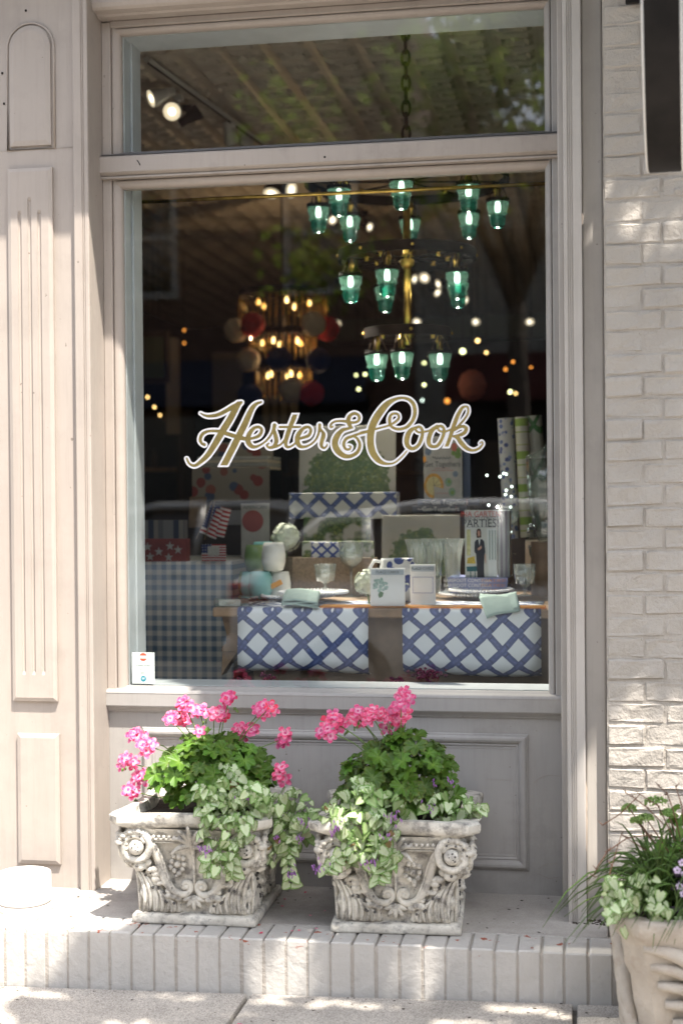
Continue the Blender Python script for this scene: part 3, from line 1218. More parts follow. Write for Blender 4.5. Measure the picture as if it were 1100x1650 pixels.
def capital(root):
    # plinth
    obj('plinth', MB().box((-.190, -.190, 0), (.190, .190, .030), .009, 3), M['stone'], root, smooth=True)
    # bell
    m = MB()
    nz, na = 14, 48
    def bell(u, v):
        z = .029 + v * .262
        d = body_d(z)
        a = u * 2 * pi
        e = 11.0
        c, s = math.cos(a), math.sin(a)
        k = (abs(c) ** e + abs(s) ** e) ** (-1 / e)
        return (d * k * c, d * k * s, z)
    m.grid(bell, na, nz)
    obj('bell', m, M['stone'], root, smooth=True)
    # abacus, concave sides with cut corners, in three steps
    def ab_outline(h, cut, dip):
        pts = []
        for k in range(4):
            for q in range(9):
                x = -1 + 2 * q / 8
                X = x * (h - cut)
                d = h - dip * (1 - x * x)
                pts.append(face_pt(k, X, d, 0))
        return pts
    steps = [(.198, .05, .012, .276), (.206, .05, .016, .286), (.218, .045, .020, .288), (.234, .040, .026, .298), (.244, .036, .030, .304), (.248, .034, .030, .314), (.248, .034, .030, .330), (.241, .036, .024, .336), (.205, .05, .020, .335), (.196, .05, .020, .300)]
    vs, fs = [], []
    for (h, cut, dip, z) in steps:
        vs += [(p.x, p.y, z) for p in ab_outline(h, cut, dip)]
    n = 36
    for r_ in range(len(steps) - 1):
        for i in range(n):
            j = (i + 1) % n
            fs.append((r_ * n + i, r_ * n + j, (r_ + 1) * n + j, (r_ + 1) * n + i))
    o = autosmooth(obj('abacus', MB().add(vs, fs), M['stone'], root), 40)
    obj('soil', MB().grid(lambda u, v: ((u - .5) * .40, (v - .5) * .40, .308 + .012 * math.sin(u * 9) * math.sin(v * 8)), 10, 10), M['soil'], root, smooth=True)
    # volutes: two scrolls on every corner, each a rolled band round a big drilled eye
    def dark_spot(m, p, rr9=.0042):  # dark-tinted ball: a drilled hollow's shade and grime put into colour
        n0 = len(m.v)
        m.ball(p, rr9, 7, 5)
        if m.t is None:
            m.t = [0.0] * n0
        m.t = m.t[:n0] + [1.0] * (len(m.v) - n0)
    for k in range(4):
        for sgn in (-1, 1):
            m = MB()
            cx, cz, d = sgn * .168, .236, .216
            fp = lambda X, dd, Z: face_pt(k, X, dd + .10 * (abs(X) - .176), Z)
            nn = 22
            rim = []
            lay = [(.036, d - .050), (.047, d - .020), (.043, d - .012), (.0, d - .014)]
            for (rr3, dd) in lay:
                for i in range(nn):
                    a = 2 * pi * i / nn
                    rim.append(fp(cx + rr3 * math.cos(a), dd, cz + rr3 * math.sin(a)))
            fs2 = []
            for q in range(len(lay) - 1):
                for i in range(nn):
                    j = (i + 1) % nn
                    fs2.append((q * nn + i, q * nn + j, (q + 1) * nn + j, (q + 1) * nn + i))
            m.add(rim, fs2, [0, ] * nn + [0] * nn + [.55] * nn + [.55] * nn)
            pts, rad = [], []
            for i in range(37):
                t = i / 36
                a = pi * .62 - t * 2 * pi * 1.25
                q = .047 - .017 * t
                X = cx + sgn * q * math.cos(a) * -1
                pts.append(fp(X, d - .004 + .004 * t, cz + q * math.sin(a)))
                rad.append(.0125 * (1 - .55 * t))
            m.tube(pts, rad, 9, flat=1.15)
            m.ball(fp(cx - sgn * .003, d - .002, cz - .001), .0235, 14, 10)
            for (hx, hz) in ((.004, -.004), (-.006, .002), (.010, .004), (.002, .012), (.009, -.009)):
                dark_spot(m, fp(cx - sgn * .003 + hx, d + .0185 - 9 * (hx * hx + hz * hz) * 2, cz + hz), .0036)
            # ruffled leaf over the scroll
            for q in range(8):
                a = pi * (.34 + .085 * q)
                X = cx - sgn * .048 * math.cos(a)
                m.ball(fp(X, d + .002, cz + .044 * math.sin(a) + .004), .0085 + .003 * (q % 2), 8, 6, (1, 1, .9))
                if q % 2:
                    dark_spot(m, fp(X - sgn * .006, d + .0095, cz + .034 * math.sin(a)), .0034)
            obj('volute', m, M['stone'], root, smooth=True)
            m = MB()
            m.ball(fp(sgn * .160, d - .018, cz - .058), .020, 10, 7, (1.1, .9, .9))
            m.ball(fp(sgn * .138, d - .022, cz - .050), .013, 8, 6)
            dark_spot(m, fp(sgn * .163, d + .001, cz - .056), .0045)
            obj('knob', m, M['stone'], root, smooth=True)
        # beaded bolster on the corner between the two scrolls
        m = MB()
        a = -pi / 2 + k * pi / 2 + pi / 4
        dv = Vector((math.cos(a), math.sin(a), 0))
        tv = Vector((-math.sin(a), math.cos(a), 0))
        for q in range(9):
            th = -pi * .42 + pi * .84 * q / 8
            for off in (-.014, 0, .014):
                pt = dv * (.268 + .024 * math.cos(th)) + tv * off + Vector((0, 0, .230 + .046 * math.sin(th)))
                m.ball(pt, .0075 if off else .0095, 7, 5)
        m.tube([dv * (.248 + .022 * math.cos(-pi / 2 + pi * q / 10)) + Vector((0, 0, .232 + .044 * math.sin(-pi / 2 + pi * q / 10))) for q in range(11)], .026, 10)
        obj('bolster', m, M['stone'], root, smooth=True)
        # sweeping lyre straps with their small inner scrolls
        for sgn in (-1, 1):
            m = MB()
            ctrl = [(.150, .268), (.128, .246), (.110, .205), (.097, .160), (.078, .118), (.050, .093), (.024, .090), (.010, .104), (.013, .121), (.028, .124), (.034, .112), (.027, .104)]
            dense = []
            for i in range(len(ctrl) - 1):
                p0, p1, p2, p3 = [Vector(ctrl[max(0, min(len(ctrl) - 1, i + q))]) for q in (-1, 0, 1, 2)]
                for q in range(4):
                    t = q / 4
                    dense.append(.5 * ((2 * p1) + (-p0 + p2) * t + (2 * p0 - 5 * p1 + 4 * p2 - p3) * t * t + (-p0 + 3 * p1 - 3 * p2 + p3) * t ** 3))
            dense.append(Vector(ctrl[-1]))
            N_ = len(dense)
            for off, rr4 in ((.0, .0115), (-.016, .0045)):
                pts, rad = [], []
                for i, q in enumerate(dense):
                    if off and i > 24:
                        break
                    pts.append(face_pt(k, sgn * (q[0] + off), body_d(q[1]) + .008 + .012 * math.sin(min(1, i / N_ * 1.6) * pi), q[1] + off * .4))
                    rad.append(rr4 * (1.15 - .55 * i / N_))
                m.tube(pts, rad, 8)
            m.ball(face_pt(k, sgn * .023, body_d(.11) + .010, .111), .0095, 8, 6)
            obj('strap_scroll', m, M['stone'], root, smooth=True)
        # palmette with its stem
        m = MB()
        for q in range(7):
            an = (q - 3) * .40
            L = .062 - .006 * abs(q - 3)
            pts, rad = [], []
            for i in range(8):
                t = i / 7
                bend = an * (.35 + .75 * t)
                pts.append(face_pt(k, L * t * math.sin(bend) * 1.25, body_d(.22 + L * t) + .014 + .020 * t * t + (.004 if q == 3 else 0), .228 + L * 1.25 * t * math.cos(bend) - (.020 * t * t if abs(q - 3) == 3 else 0)))
                rad.append(.0035 + .0065 * math.sin(pi * min(1, .12 + t * .9)) ** 1.0)
            m.tube(pts, rad, 7)
        m.tube([face_pt(k, 0, body_d(z) + .006, z) for z in (.10, .14, .18, .22, .236)], [.004, .0045, .005, .0075, .009], 7)
        obj('palmette', m, M['stone'], root, smooth=True)
        # rosettes in the lyre
        for sgn in (-1, 1):
            m = MB()
            cx, cz = sgn * .050, .178
            for q in range(9):
                a = 2 * pi * q / 9
                rq = .020 + .004 * (q % 2)
                m.ball(face_pt(k, cx + rq * math.cos(a), body_d(cz) + .006, cz + rq * 1.15 * math.sin(a)), .0088, 7, 5)
            m.ball(face_pt(k, cx, body_d(cz) + .010, cz), .0095, 8, 6)
            for i, (dx, dz2, rr5) in enumerate(((.008, .042, .008), (.018, .052, .0065), (.004, -.036, .007), (-.004, .060, .005))):
                m.ball(face_pt(k, cx + sgn * dx, body_d(cz) + .006, cz + dz2), rr5, 7, 5)
            obj('rosette', m, M['stone'], root, smooth=True)
        # moulded strip under the abacus
        m = MB()
        for z, rr6 in ((.258, .0042), (.249, .003)):
            m.tube([face_pt(k, -.13 + .26 * i / 10, body_d(z) + .012, z) for i in range(11)], rr6, 6)
        for i in range(15):
            m.ball(face_pt(k, -.112 + .016 * i, body_d(.268) + .016, .268), .0058, 6, 4)
        obj('moulding', m, M['stone'], root, smooth=True)
        # acanthus leaves: tall ones by the corners, low ones between, a bunch in the middle
        def acanthus(x0, zb, H, W, lean, curl, lobes, seed):
            r = random.Random(seed)
            m = MB()
            nu, nv = 14, 18
            def f(u, v):
                s = u * 2 - 1
                env = (.55 + .45 * math.sin(pi * min(1, v * .95 + .08))) * (1 - .60 * max(0, v - .62) / .38)
                ser = 1 + .16 * math.sin(v * lobes * 2 * pi) * min(1, abs(s) * 1.3)
                X = x0 + lean * v * v + s * W * env * ser
                Z = zb + H * (v - (.55 * (max(0, v - .78) / .22) ** 2 * .22)) + .10 * H * abs(s) ** 1.5 * (1 - v) * -.6
                ridge = .0060 * math.cos(s * 2.6 * pi + 2.2 * v * (1 if s > 0 else -1))
                mid = .010 * math.exp(-(s / .10) ** 2)
                d = body_d(min(Z, .27)) + .002 + .009 * (1 - s * s) + ridge * .6 + mid * (1 - v) + curl * max(0, v - .60) ** 1.6 * 3.0
                if abs(s) > .93 or v < .01:
                    d = body_d(Z) - .002 + (curl * max(0, v - .6) ** 1.6 * 2.2)
                return face_pt(k, X, d, Z)
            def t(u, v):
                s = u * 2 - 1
                dark_spot = math.cos(s * 2.6 * pi + 2.2 * v * (1 if s > 0 else -1))
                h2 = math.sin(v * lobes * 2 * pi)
                return max(0, -dark_spot) * max(0, -h2) ** 2 * 1.3 * (1 if .3 < v < .9 and abs(s) > .3 else 0)
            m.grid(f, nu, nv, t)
            return m
        for sgn in (-1, 1):
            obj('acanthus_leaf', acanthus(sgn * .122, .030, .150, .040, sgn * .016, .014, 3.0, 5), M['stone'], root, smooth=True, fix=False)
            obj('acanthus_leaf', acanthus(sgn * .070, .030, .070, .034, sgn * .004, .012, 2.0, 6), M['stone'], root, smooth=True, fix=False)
            m = MB()
            rq = random.Random(3 + k + (sgn + 1))
            for q in range(20):
                t = q / 19
                X = sgn * (.048 + .098 * t ** .85 + .007 * math.sin(t * 15))
                Z = .070 + .120 * t + .009 * math.sin(t * 19 + 1)
                m.ball(face_pt(k, X, body_d(Z) + .012 + .009 * rq.random(), Z), .008 + .006 * rq.random(), 8, 6, (1.15, 1, .85))
                if q % 2 == 0:
                    dark_spot(m, face_pt(k, X + sgn * .013, body_d(Z) + .018, Z - .012 - .008 * rq.random()), .0045)
            obj('leaf_crest', m, M['stone'], root, smooth=True)
            m = MB()
            for q in range(6):
                x0_ = .066 + .018 * q
                pts = [face_pt(k, sgn * (x0_ + (.016 + .004 * q) * t * t - .010 * math.sin(pi * t)), body_d(.03 + .11 * t) + .013, .034 + (.045 + .022 * q) * t) for t in (0, .2, .4, .6, .8, 1)]
                m.tube(pts, [.0035, .0055, .006, .006, .0048, .002], 7)
            obj('leaf_vein', m, M['stone'], root, smooth=True)
        m = MB()
        for q in range(5):
            an = (q - 2) * .62
            m.tube([face_pt(k, .030 * t * math.sin(an) * 1.3, body_d(.06) + .010 + .008 * math.sin(pi * t), .084 - .042 * t * math.cos(an)) for t in (0, .25, .5, .75, 1)], [.004, .0065, .0075, .006, .003], 7)
        for sgn in (-1, 1):
            for i in range(5):
                m.ball(face_pt(k, sgn * (.016 + .011 * i), body_d(.08) + .008, .086 + .004 * math.sin(i * 2.0)), .0070, 7, 5)
        obj('pendant', m, M['stone'], root, smooth=True)


LZ = .1195
pl1 = thing('stone_planter', 'off-white carved capital-shaped planter nearer the white bowl, on the ledge', 'planter', (-.410, .285, LZ), 'carved stone planters on the ledge', R(.5))
capital(pl1)
pl2 = copy_thing(pl1, (.186, .283, LZ), R(3.0), 'off-white carved capital-shaped planter nearer the brick wall, on the ledge')
# ------------------------------------------------------------------ plants in the two planters
def clump_head(root, p, size, n, r, toward):
    """a flower head: one stalk end with n florets"""
    h = obj('flower_head', MB().ball((0, 0, 0), .004, 6, 4), M['stem'], root, smooth=True, loc=Vector(p) - root.location)
    for i in range(n):
        if i == 0:
            d = Vector(toward)
        else:
            d = Vector((r.gauss(0, 1), r.gauss(0, .7), r.gauss(0, .8))) + Vector(toward) * .55
        d.normalize()
        q = d * size * r.uniform(.6, 1.2)
        q.y *= .7
        nn = (d * .55 + Vector(toward) * .75 + Vector((0, 0, .25))).normalized()
        inst('floret', r.choice(FL[:4] * 3 + FL[4:]), h, place(q, nn, (0, 0, 1), r.uniform(.0195, .0265), r.uniform(0, 6.28)))
    return h


def geranium(label, base, dome, heads, nleaf, seed, mix2):
    r = random.Random(seed)
    g = thing('geranium', label, 'geranium', base, 'pink geraniums in the stone planters')
    B = Vector(base)
    # dome of leaves: centre and half-axes
    c, ax = Vector(dome[0]), Vector(dome[1])
    n = 0
    stems = MB()
    while n < nleaf:
        d = Vector((r.gauss(0, 1), r.gauss(-.25, 1), r.gauss(.25, .9)))
        d.normalize()
        if d.z < -.55:
            continue
        rad = r.uniform(.72, 1.05) if r.random() < .8 else r.uniform(.4, .75)
        p = c + Vector((d.x * ax.x, d.y * ax.y, d.z * ax.z)) * rad
        if p.z < base[2] + .012:
            continue
        nn = (Vector((d.x * .55, d.y * .55 - .35, abs(d.z) * .5 + .62)) + Vector((r.gauss(0, .35), r.gauss(0, .3), r.gauss(0, .25)))).normalized()
        up = Vector((d.x, d.y - .2, -.35)) + Vector((r.gauss(0, .4), r.gauss(0, .3), 0))
        inst('leaf', LD if r.random() < .02 else r.choice(GL2 if r.random() < mix2 else GL), g, place(p - B, nn, up, r.uniform(.024, .041)))
        if n % 3 == 0:
            s0 = B + Vector((r.uniform(-.05, .05), r.uniform(-.05, .05), 0))
            stems.tube([s0 - B, (s0 * .45 + p * .55) - B + Vector((0, 0, .02)), p - B], .0016, 5)
        n += 1
    for (px, py, nf, sz) in heads:
        Y = base[1] + r.uniform(-.10, .02)
        p = at(px, py, Y)
        s0 = c + (p - c) * .30
        s0.z = min(s0.z, p.z - .02)
        mid = (s0 + p) * .5 + Vector((0, 0, -.012 if p.z < c.z + .04 else .012))
        stems.tube([s0 - B, mid - B, p - B], .0017, 5)
        clump_head(g, p, sz, nf, r, (r.uniform(-.25, .25), -1, .35))
    # a few buds
    for q in range(5):
        h = r.choice(heads)
        p = at(h[0] + r.uniform(-14, 14), h[1] + r.uniform(8, 26), base[1] - .05)
        for t in range(4):
            stems.ball(p - B + Vector((r.uniform(-.008, .008), r.uniform(-.005, .005), r.uniform(-.008, .004))), .0038, 6, 5, (.7, .7, 1.5))
    obj('stems', stems, M['stem'], g, smooth=True)
    return g


h1 = [(222, 1186, 4, .022), (233, 1201, 5, .022), (207, 1228, 6, .024), (226, 1252, 4, .018), (210, 1274, 3, .014), (276, 1160, 3, .015), (291, 1159, 4, .016), (299, 1139, 5, .018), (322, 1146, 3, .014), (323, 1179, 1, .008),
      (345, 1153, 4, .017), (359, 1147, 4, .016), (369, 1128, 4, .014), (421, 1146, 5, .019), (434, 1141, 4, .016), (386, 1180, 4, .017), (406, 1178, 5, .018), (461, 1189, 6, .021), (417, 1246, 8, .024), (454, 1246, 5, .020)]
g1 = geranium('fuller pink geranium with more flower heads, in the planter nearer the white bowl', (-.385, .285, .425),
              ((-.385, .245, .535), (.185, .15, .125)), h1, 190, 21, .12)
h2 = [(536, 1161, 4, .016), (529, 1177, 5, .019), (551, 1171, 3, .013), (573, 1153, 5, .018), (584, 1163, 3, .014), (600, 1154, 5, .018), (619, 1153, 5, .018), (642, 1148, 5, .019), (640, 1160, 3, .014), (655, 1124, 4, .016), (646, 1133, 3, .013), (623, 1174, 1, .008), (654, 1150, 3, .013)]
g2 = geranium('smaller pink geranium with yellowing leaves, in the planter nearer the brick wall', (.190, .283, .425),
              ((.195, .245, .545), (.175, .14, .135)), h2, 165, 33, .45)


def lamium(label, base, blobs, tips, seed, flowers):
    r = random.Random(seed)
    B = Vector(base)
    g = thing('dead_nettle', label, 'trailing plant', base, 'silver-leaved trailing plants in the stone planters')
    pts_all = []
    for (px, py, rx, ry, n, Y, dY, sz) in blobs:
        for i in range(int(n * 1.5)):
            a = r.uniform(0, 2 * pi)
            q = math.sqrt(r.random())
            X, Yp = px + rx * q * math.cos(a), py + ry * q * math.sin(a)
            yy = Y + dY * (r.random() - .5) - .025 * (1 - q * q)
            p = at(X, Yp, yy)
            nn = Vector((r.gauss(0, .5) + .25 * q * math.cos(a), -.8 + r.gauss(0, .35), .62 + r.gauss(0, .4)))
            up = Vector((r.gauss(0, .8), -.3, -.9 + r.gauss(0, .5)))
            inst('leaf', LD if r.random() < .025 else r.choice(LL2) if r.random() < .28 else r.choice(LL), g, place(p - B, nn, up, sz * r.uniform(.38, .98)))
            pts_all.append(p)
    st_ = MB()
    for chain in tips:
        pts = [at(x, y, Y) for x, y, Y in chain]
        st_.tube([p - B for p in pts], .0017, 6)
        # leaf pairs along the trailing stem
        for i in range(len(pts) - 1):
            for t in (0, .5):
                p = pts[i].lerp(pts[i + 1], t)
                for sg in (-1, 1):
                    nn = Vector((sg * .35, -.9, .35 + r.gauss(0, .15)))
                    inst('leaf', r.choice(LL), g, place(p - B + Vector((sg * .006, -.006, 0)), nn, (sg * .9, -.2, -.75 + r.gauss(0, .2)), .031 * r.uniform(.7, 1.15)))
    obj('stems', st_, M['stem'], g, smooth=True)
    for (px, py, Y, k, s) in flowers:
        p0 = at(px, py, Y)
        fm = MB()
        for i in range(k):
            q = Vector((r.gauss(0, s), r.gauss(-.006, .005), r.gauss(0, s)))
            M3 = Euler((r.uniform(-.6, .6), r.uniform(-.6, .6), 0)).to_matrix()
            fm.ball(q, .0034, 6, 5, (.55, .8, 1.7), M3)
        fm.t = [r.random() for _ in fm.v]
        obj('blossom', fm, M['purple'], g, smooth=True, loc=p0 - B)
    return g


l1 = lamium('silver-leaved trailing plant spilling over the planter nearer the white bowl', (-.30, .2, .43),
            [(372, 1278, 62, 24, 62, .10, .12, .037), (350, 1300, 34, 26, 30, .06, .06, .036), (410, 1296, 34, 30, 36, .08, .08, .035), (366, 1335, 44, 30, 46, .035, .05, .036), (356, 1380, 30, 30, 30, .03, .04, .034),
             (462, 1300, 40, 30, 44, .16, .10, .037), (470, 1345, 30, 34, 32, .14, .08, .037), (450, 1372, 24, 24, 16, .15, .08, .034)],
            [[(470, 1350, .12), (466, 1385, .12), (468, 1410, .12), (470, 1434, .12)], [(345, 1378, .03), (336, 1395, .03), (344, 1412, .03)], [(375, 1385, .03), (378, 1405, .03), (372, 1415, .03)], [(385, 1252, .1), (372, 1235, .12), (352, 1230, .13)]],
            5, [(397, 1283, .05, 9, .009), (333, 1370, .0, 14, .010), (325, 1366, .0, 6, .007), (470, 1404, .09, 12, .010), (487, 1325, .08, 9, .012), (446, 1348, .09, 5, .006), (484, 1352, .08, 7, .009)])
l2 = lamium('brighter silver-leaved trailing plant over the planter nearer the brick wall', (.20, .2, .43),
            [(590, 1296, 62, 26, 60, .10, .12, .038), (650, 1300, 60, 22, 42, .16, .10, .037), (590, 1335, 52, 34, 62, .045, .05, .038), (612, 1378, 30, 28, 34, .03, .04, .037), (722, 1298, 48, 24, 40, .18, .12, .034), (586, 1262, 26, 12, 12, .12, .06, .034), (530, 1312, 26, 16, 16, .08, .06, .032), (570, 1372, 22, 20, 14, .03, .04, .034)],
            [[(560, 1360, .02), (543, 1383, .01), (530, 1398, .0), (520, 1403, .0)], [(615, 1390, .02), (612, 1410, .02), (606, 1424, .02)], [(750, 1310, .14), (770, 1300, .13), (782, 1296, .13)]],
            6, [(545, 1331, .01, 12, .010), (536, 1341, .01, 8, .008), (632, 1318, .02, 12, .011), (639, 1316, .02, 6, .008), (590, 1389, -.01, 7, .008), (601, 1388, -.01, 7, .007), (512, 1397, -.02, 14, .011), (700, 1263, .14, 6, .007), (725, 1258, .14, 7, .008), (621, 1350, .0, 5, .007), (692, 1300, .1, 6, .007)])
# dried brown flower cluster among the trailing leaves
# fallen petals
pt = MB()
r = random.Random(9)
for i, (px, py) in enumerate([(470, 1500), (482, 1499), (455, 1460), (523, 1468), (492, 1438), (459, 1449), (420, 1503), (385, 1640), (430, 1640), (388, 1608), (510, 1496), (748, 1450), (500, 1475), (1002, 1500)]):
    p = atz(px, py, .1215 if py < 1530 else -.03)
    if py > 1530:
        p = at(px, py, -.25)
        p.z = zs(p.x) + .003
    a = r.uniform(0, 6)
    s = r.uniform(.005, .009)
    pt.add([(p.x + s * math.cos(a + t) * (1 if j % 2 else .7), p.y + s * math.sin(a + t), p.z + .002 * (j % 2)) for j, t in enumerate((0, 1.2, 2.5, 3.8, 5.0))], [(0, 1, 2, 3, 4)], [r.random()] * 5)
o = obj('fallen_petals', pt, M['petal_red'])
o['kind'] = 'stuff'

# dark crumbs and twigs on the pavement and ledge
db = MB()
r = random.Random(19)
for i in range(150):
    if i < 95:
        p = Vector((r.uniform(-1.1, .9), -abs(r.gauss(0, .14)) - .01, 0))
        p.z = zs(p.x) + .002
    else:
        p = Vector((r.uniform(-1.0, .7), r.uniform(.16, .56), LZ + .001))
    a, s = r.uniform(0, 6), r.uniform(.002, .0055)
    db.add([(p.x + s * r.uniform(.6, 1.6) * math.cos(a + t), p.y + s * math.sin(a + t), p.z + r.uniform(0, .002)) for t in (0, 1.5, 3.0, 4.6)], [(0, 1, 2, 3)])
o = obj('debris', db, M['soil'])
o['kind'] = 'stuff'

# ------------------------------------------------------------------ white bowl
bo = atz(36, 1455, LZ)
bowl = thing('pet_bowl', 'plain white straight-sided bowl on the ledge below the pilaster', 'bowl', (bo.x, bo.y + .02, LZ))
obj('wall', MB().lathe([(.078, 0), (.083, .003), (.084, .010), (.0835, .088), (.082, .091), (.079, .091), (.0775, .088), (.076, .02), (.0, .018)], 48), M['bowl'], bowl, smooth=True)

# ------------------------------------------------------------------ stone urn in front of the brick wall
ur = thing('stone_urn', 'tan square tapered stone urn with leaf carving in front of the brick wall', 'urn', (1.025, -.115, zs(1.02) + .001), rotz=R(2))
def urn_out(h, cut):
    return [(-h + cut, -h), (h - cut, -h), (h, -h + cut), (h, h - cut), (h - cut, h), (-h + cut, h), (-h, h - cut), (-h, -h + cut)]
steps = [(.150, .03, 0), (.158, .035, .012), (.160, .04, .05), (.168, .045, .10), (.178, .05, .16), (.192, .055, .20), (.196, .055, .24), (.205, .06, .265), (.217, .062, .285), (.220, .062, .315), (.214, .062, .325), (.190, .055, .325), (.183, .05, .285)]
vs, fs = [], []
rr_ = random.Random(2)
sub = 6
def dens(pts):
    out = []
    for i in range(len(pts)):
        a, b = Vector(pts[i]), Vector(pts[(i + 1) % len(pts)])
        for q in range(sub):
            out.append(a.lerp(b, q / sub))
    return out
N8 = 8 * sub
for h, cut, z in steps:
    for i, p in enumerate(dens(urn_out(h, cut))):
        j = 1 + .012 * math.sin(i * 1.7 + z * 60) + rr_.uniform(-.008, .008)
        vs.append((p.x * j, p.y * j, z))
for r_ in range(len(steps) - 1):
    for i in range(N8):
        j = (i + 1) % N8
        fs.append((r_ * N8 + i, r_ * N8 + j, (r_ + 1) * N8 + j, (r_ + 1) * N8 + i))
us = NT('tan_stone')
P_ = us.co()
c_ = us.mix(us.ramp(us.noise(P_, 7, 6, .6), [(.3, 0), (.7, 1)]), (.34, .295, .245), (.50, .45, .39))
c_ = us.mix(us.math('MULTIPLY', us.ramp(us.noise(P_, 16, 6, .6), [(.55, 0), (.75, 1)]), .5), c_, (.24, .17, .115))
us.bump(us.noise(P_, 70, 8, .65), .005, .9)
M['tan'] = us.fin(c_, .85, spec=.2)
autosmooth(obj('body', MB().add(vs, fs), M['tan'], ur), 50)
obj('soil', MB().box((-.155, -.155, .27), (.155, .155, .295)), M['soil'], ur)
for k in range(4):
    m = MB()
    for q in range(5):
        pts, rad = [], []
        for i in range(9):
            t = i / 8
            X = -.150 + .018 * q + (.19 + .014 * q) * t ** .85
            Z = .250 - .048 * q - (.13 - .006 * q) * t ** 2.4
            hh = .158 + .12 * max(0, Z) ** 1.2
            pts.append(face_pt(k, X, hh + .012 + .010 * math.sin(pi * t), max(Z, .01)))
            rad.append(.006 + .017 * math.sin(pi * (.1 + .72 * t)))
        m.tube(pts, rad, 8, flat=.9)
    obj('carved_leaf', m, M['tan'], ur, smooth=True)
# plants in the urn
UB = Vector((1.025, -.115, .28))
gp_ = thing('chive_clump', 'arching dark green grassy clump in the tan urn', 'grass plant', UB)
r = random.Random(77)
for bl in range(26):
    m = MB()
    for q in range(20):
        a = r.uniform(0, 2 * pi)
        b0 = Vector((r.uniform(-.12, .16), r.uniform(-.12, .10), .0))
        L = r.uniform(.20, .40)
        out = r.uniform(.06, .24)
        dv = Vector((math.cos(a) - .25, math.sin(a) * .8 - .2, 0))
        pts = []
        for i in range(7):
            t = i / 6
            pts.append(b0 + dv * out * t ** 1.3 + Vector((0, 0, L * (t - .62 * t ** 2.6 * (out / .20) * 1.5))))
        m.tube(pts, [.0032, .0034, .0032, .003, .0026, .0018, .0006], 4)
    m.t = [r.random() for _ in m.v]
    obj('blades', m, M['grass_blade'], gp_, smooth=True)
sd = thing('stonecrop', 'stonecrop with flat green bud heads rising from the tan urn', 'stonecrop', UB)
stm = MB()
for (px, py, Y, sz) in ((1056, 1292, -.2, .030), (1012, 1302, -.2, .020), (1040, 1318, -.22, .022), (1024, 1322, -.2, .016), (1074, 1310, -.18, .02)):
    p = at(px, py, Y)
    fm = MB()
    for q in range(150):
        a, rr7 = r.uniform(0, 6.28), math.sqrt(r.random()) * sz
        fm.ball((rr7 * math.cos(a), rr7 * math.sin(a) * .8, .45 * sz * (1 - (rr7 / sz) ** 2) + r.uniform(-.008, .003)), .0026, 5, 4)
    fm.t = [r.random() for _ in fm.v]
    obj('flower_head', fm, M['sedum'], sd, smooth=True, loc=p - UB)
    stm.tube([Vector((r.uniform(-.03, .06), r.uniform(-.06, .02), 0)), (p - UB) * .6 + Vector((.02, 0, -.01)), p - UB], .0018, 5)
for chain in ([(1050, 1345), (1010, 1350), (978, 1372), (960, 1400), (955, 1412)], [(1040, 1370), (1000, 1345), (985, 1395), (978, 1420), (976, 1450)], [(1062, 1300), (1030, 1280), (1000, 1310), (970, 1330)], [(1070, 1330), (1040, 1300), (1020, 1285), (1008, 1278)], [(1095, 1350), (1085, 1310), (1075, 1280), (1058, 1264)], [(1100, 1330), (1098, 1300), (1088, 1268)]):
    pts = [at(x, y, -.22 - .01 * i) - UB for i, (x, y) in enumerate(chain)]
    stm.tube(pts, [.0018, .0017, .0015, .0013, .001][:len(pts)], 5)
    for p in pts[1:]:
        for q in range(3):
            stm.tube([p, p + Vector((r.uniform(-.012, .012), r.uniform(-.01, .01), r.uniform(-.004, .014)))], [.0014, .0006], 4)
obj('stems', stm, M['stem_red'], sd, smooth=True)
ul = thing('dead_nettle', 'small silver-leaved plant trailing over the rim of the tan urn', 'trailing plant', UB)
for (px, py, rx, ry, n, Y) in ((990, 1440, 20, 26, 26, -.30), (1010, 1455, 26, 26, 30, -.31), (1062, 1465, 26, 18, 22, -.31), (1035, 1425, 26, 16, 14, -.28), (984, 1468, 14, 18, 12, -.33)):
    for i in range(n):
        p = at(px + rx * r.gauss(0, .5), py + ry * r.gauss(0, .5), Y + r.uniform(-.03, .03))
        inst('leaf', r.choice(LL), ul, place(p - UB, (r.gauss(0, .4), -.85, .5 + r.gauss(0, .3)), (r.gauss(0, .8), -.3, -.8), .024 * r.uniform(.5, 1.3)))
bu = thing('bushy_plant', 'dense bright green bushy mound filling the tan urn', 'bushy plant', UB)
LG = [lam_leaf_mesh(70 + s) for s in range(3)]
for me in LG:
    me.materials.append(M['ger_leaf'])
for i in range(298):
    a_, q_ = r.uniform(0, 2 * pi), math.sqrt(r.random())
    d_ = Vector((math.cos(a_) * q_, math.sin(a_) * q_, 0))
    p = Vector((.02 + .17 * d_.x, -.02 + .15 * d_.y, .015 + .27 * math.sqrt(max(0, 1 - q_ * q_)) * r.uniform(.35, 1.05)))
    inst('leaf', r.choice(LG), bu, place(p, (d_.x + r.gauss(0, .4), d_.y - .4 + r.gauss(0, .3), .6), (d_.x, d_.y, r.gauss(.2, .5)), r.uniform(.016, .034)))
vi = thing('bedding_flower', 'pale lilac bedding flowers in the tan urn at the picture edge', 'flower', UB)
fm = MB()
for (px, py) in ((1090, 1402), (1094, 1428), (1102, 1408), (1100, 1440), (1108, 1420), (1098, 1390)):
    p = at(px, py, -.30) - UB
    for k in range(5):
        a = 2 * pi * k / 5 + .3
        fm.ball(p + Vector((.006 * math.cos(a), -.002, .006 * math.sin(a))), .0044, 6, 4, (1, .4, 1))
fm.t = [r.random() for _ in fm.v]
obj('blossoms', fm, M['lilac'], vi, smooth=True)
lf = MB()
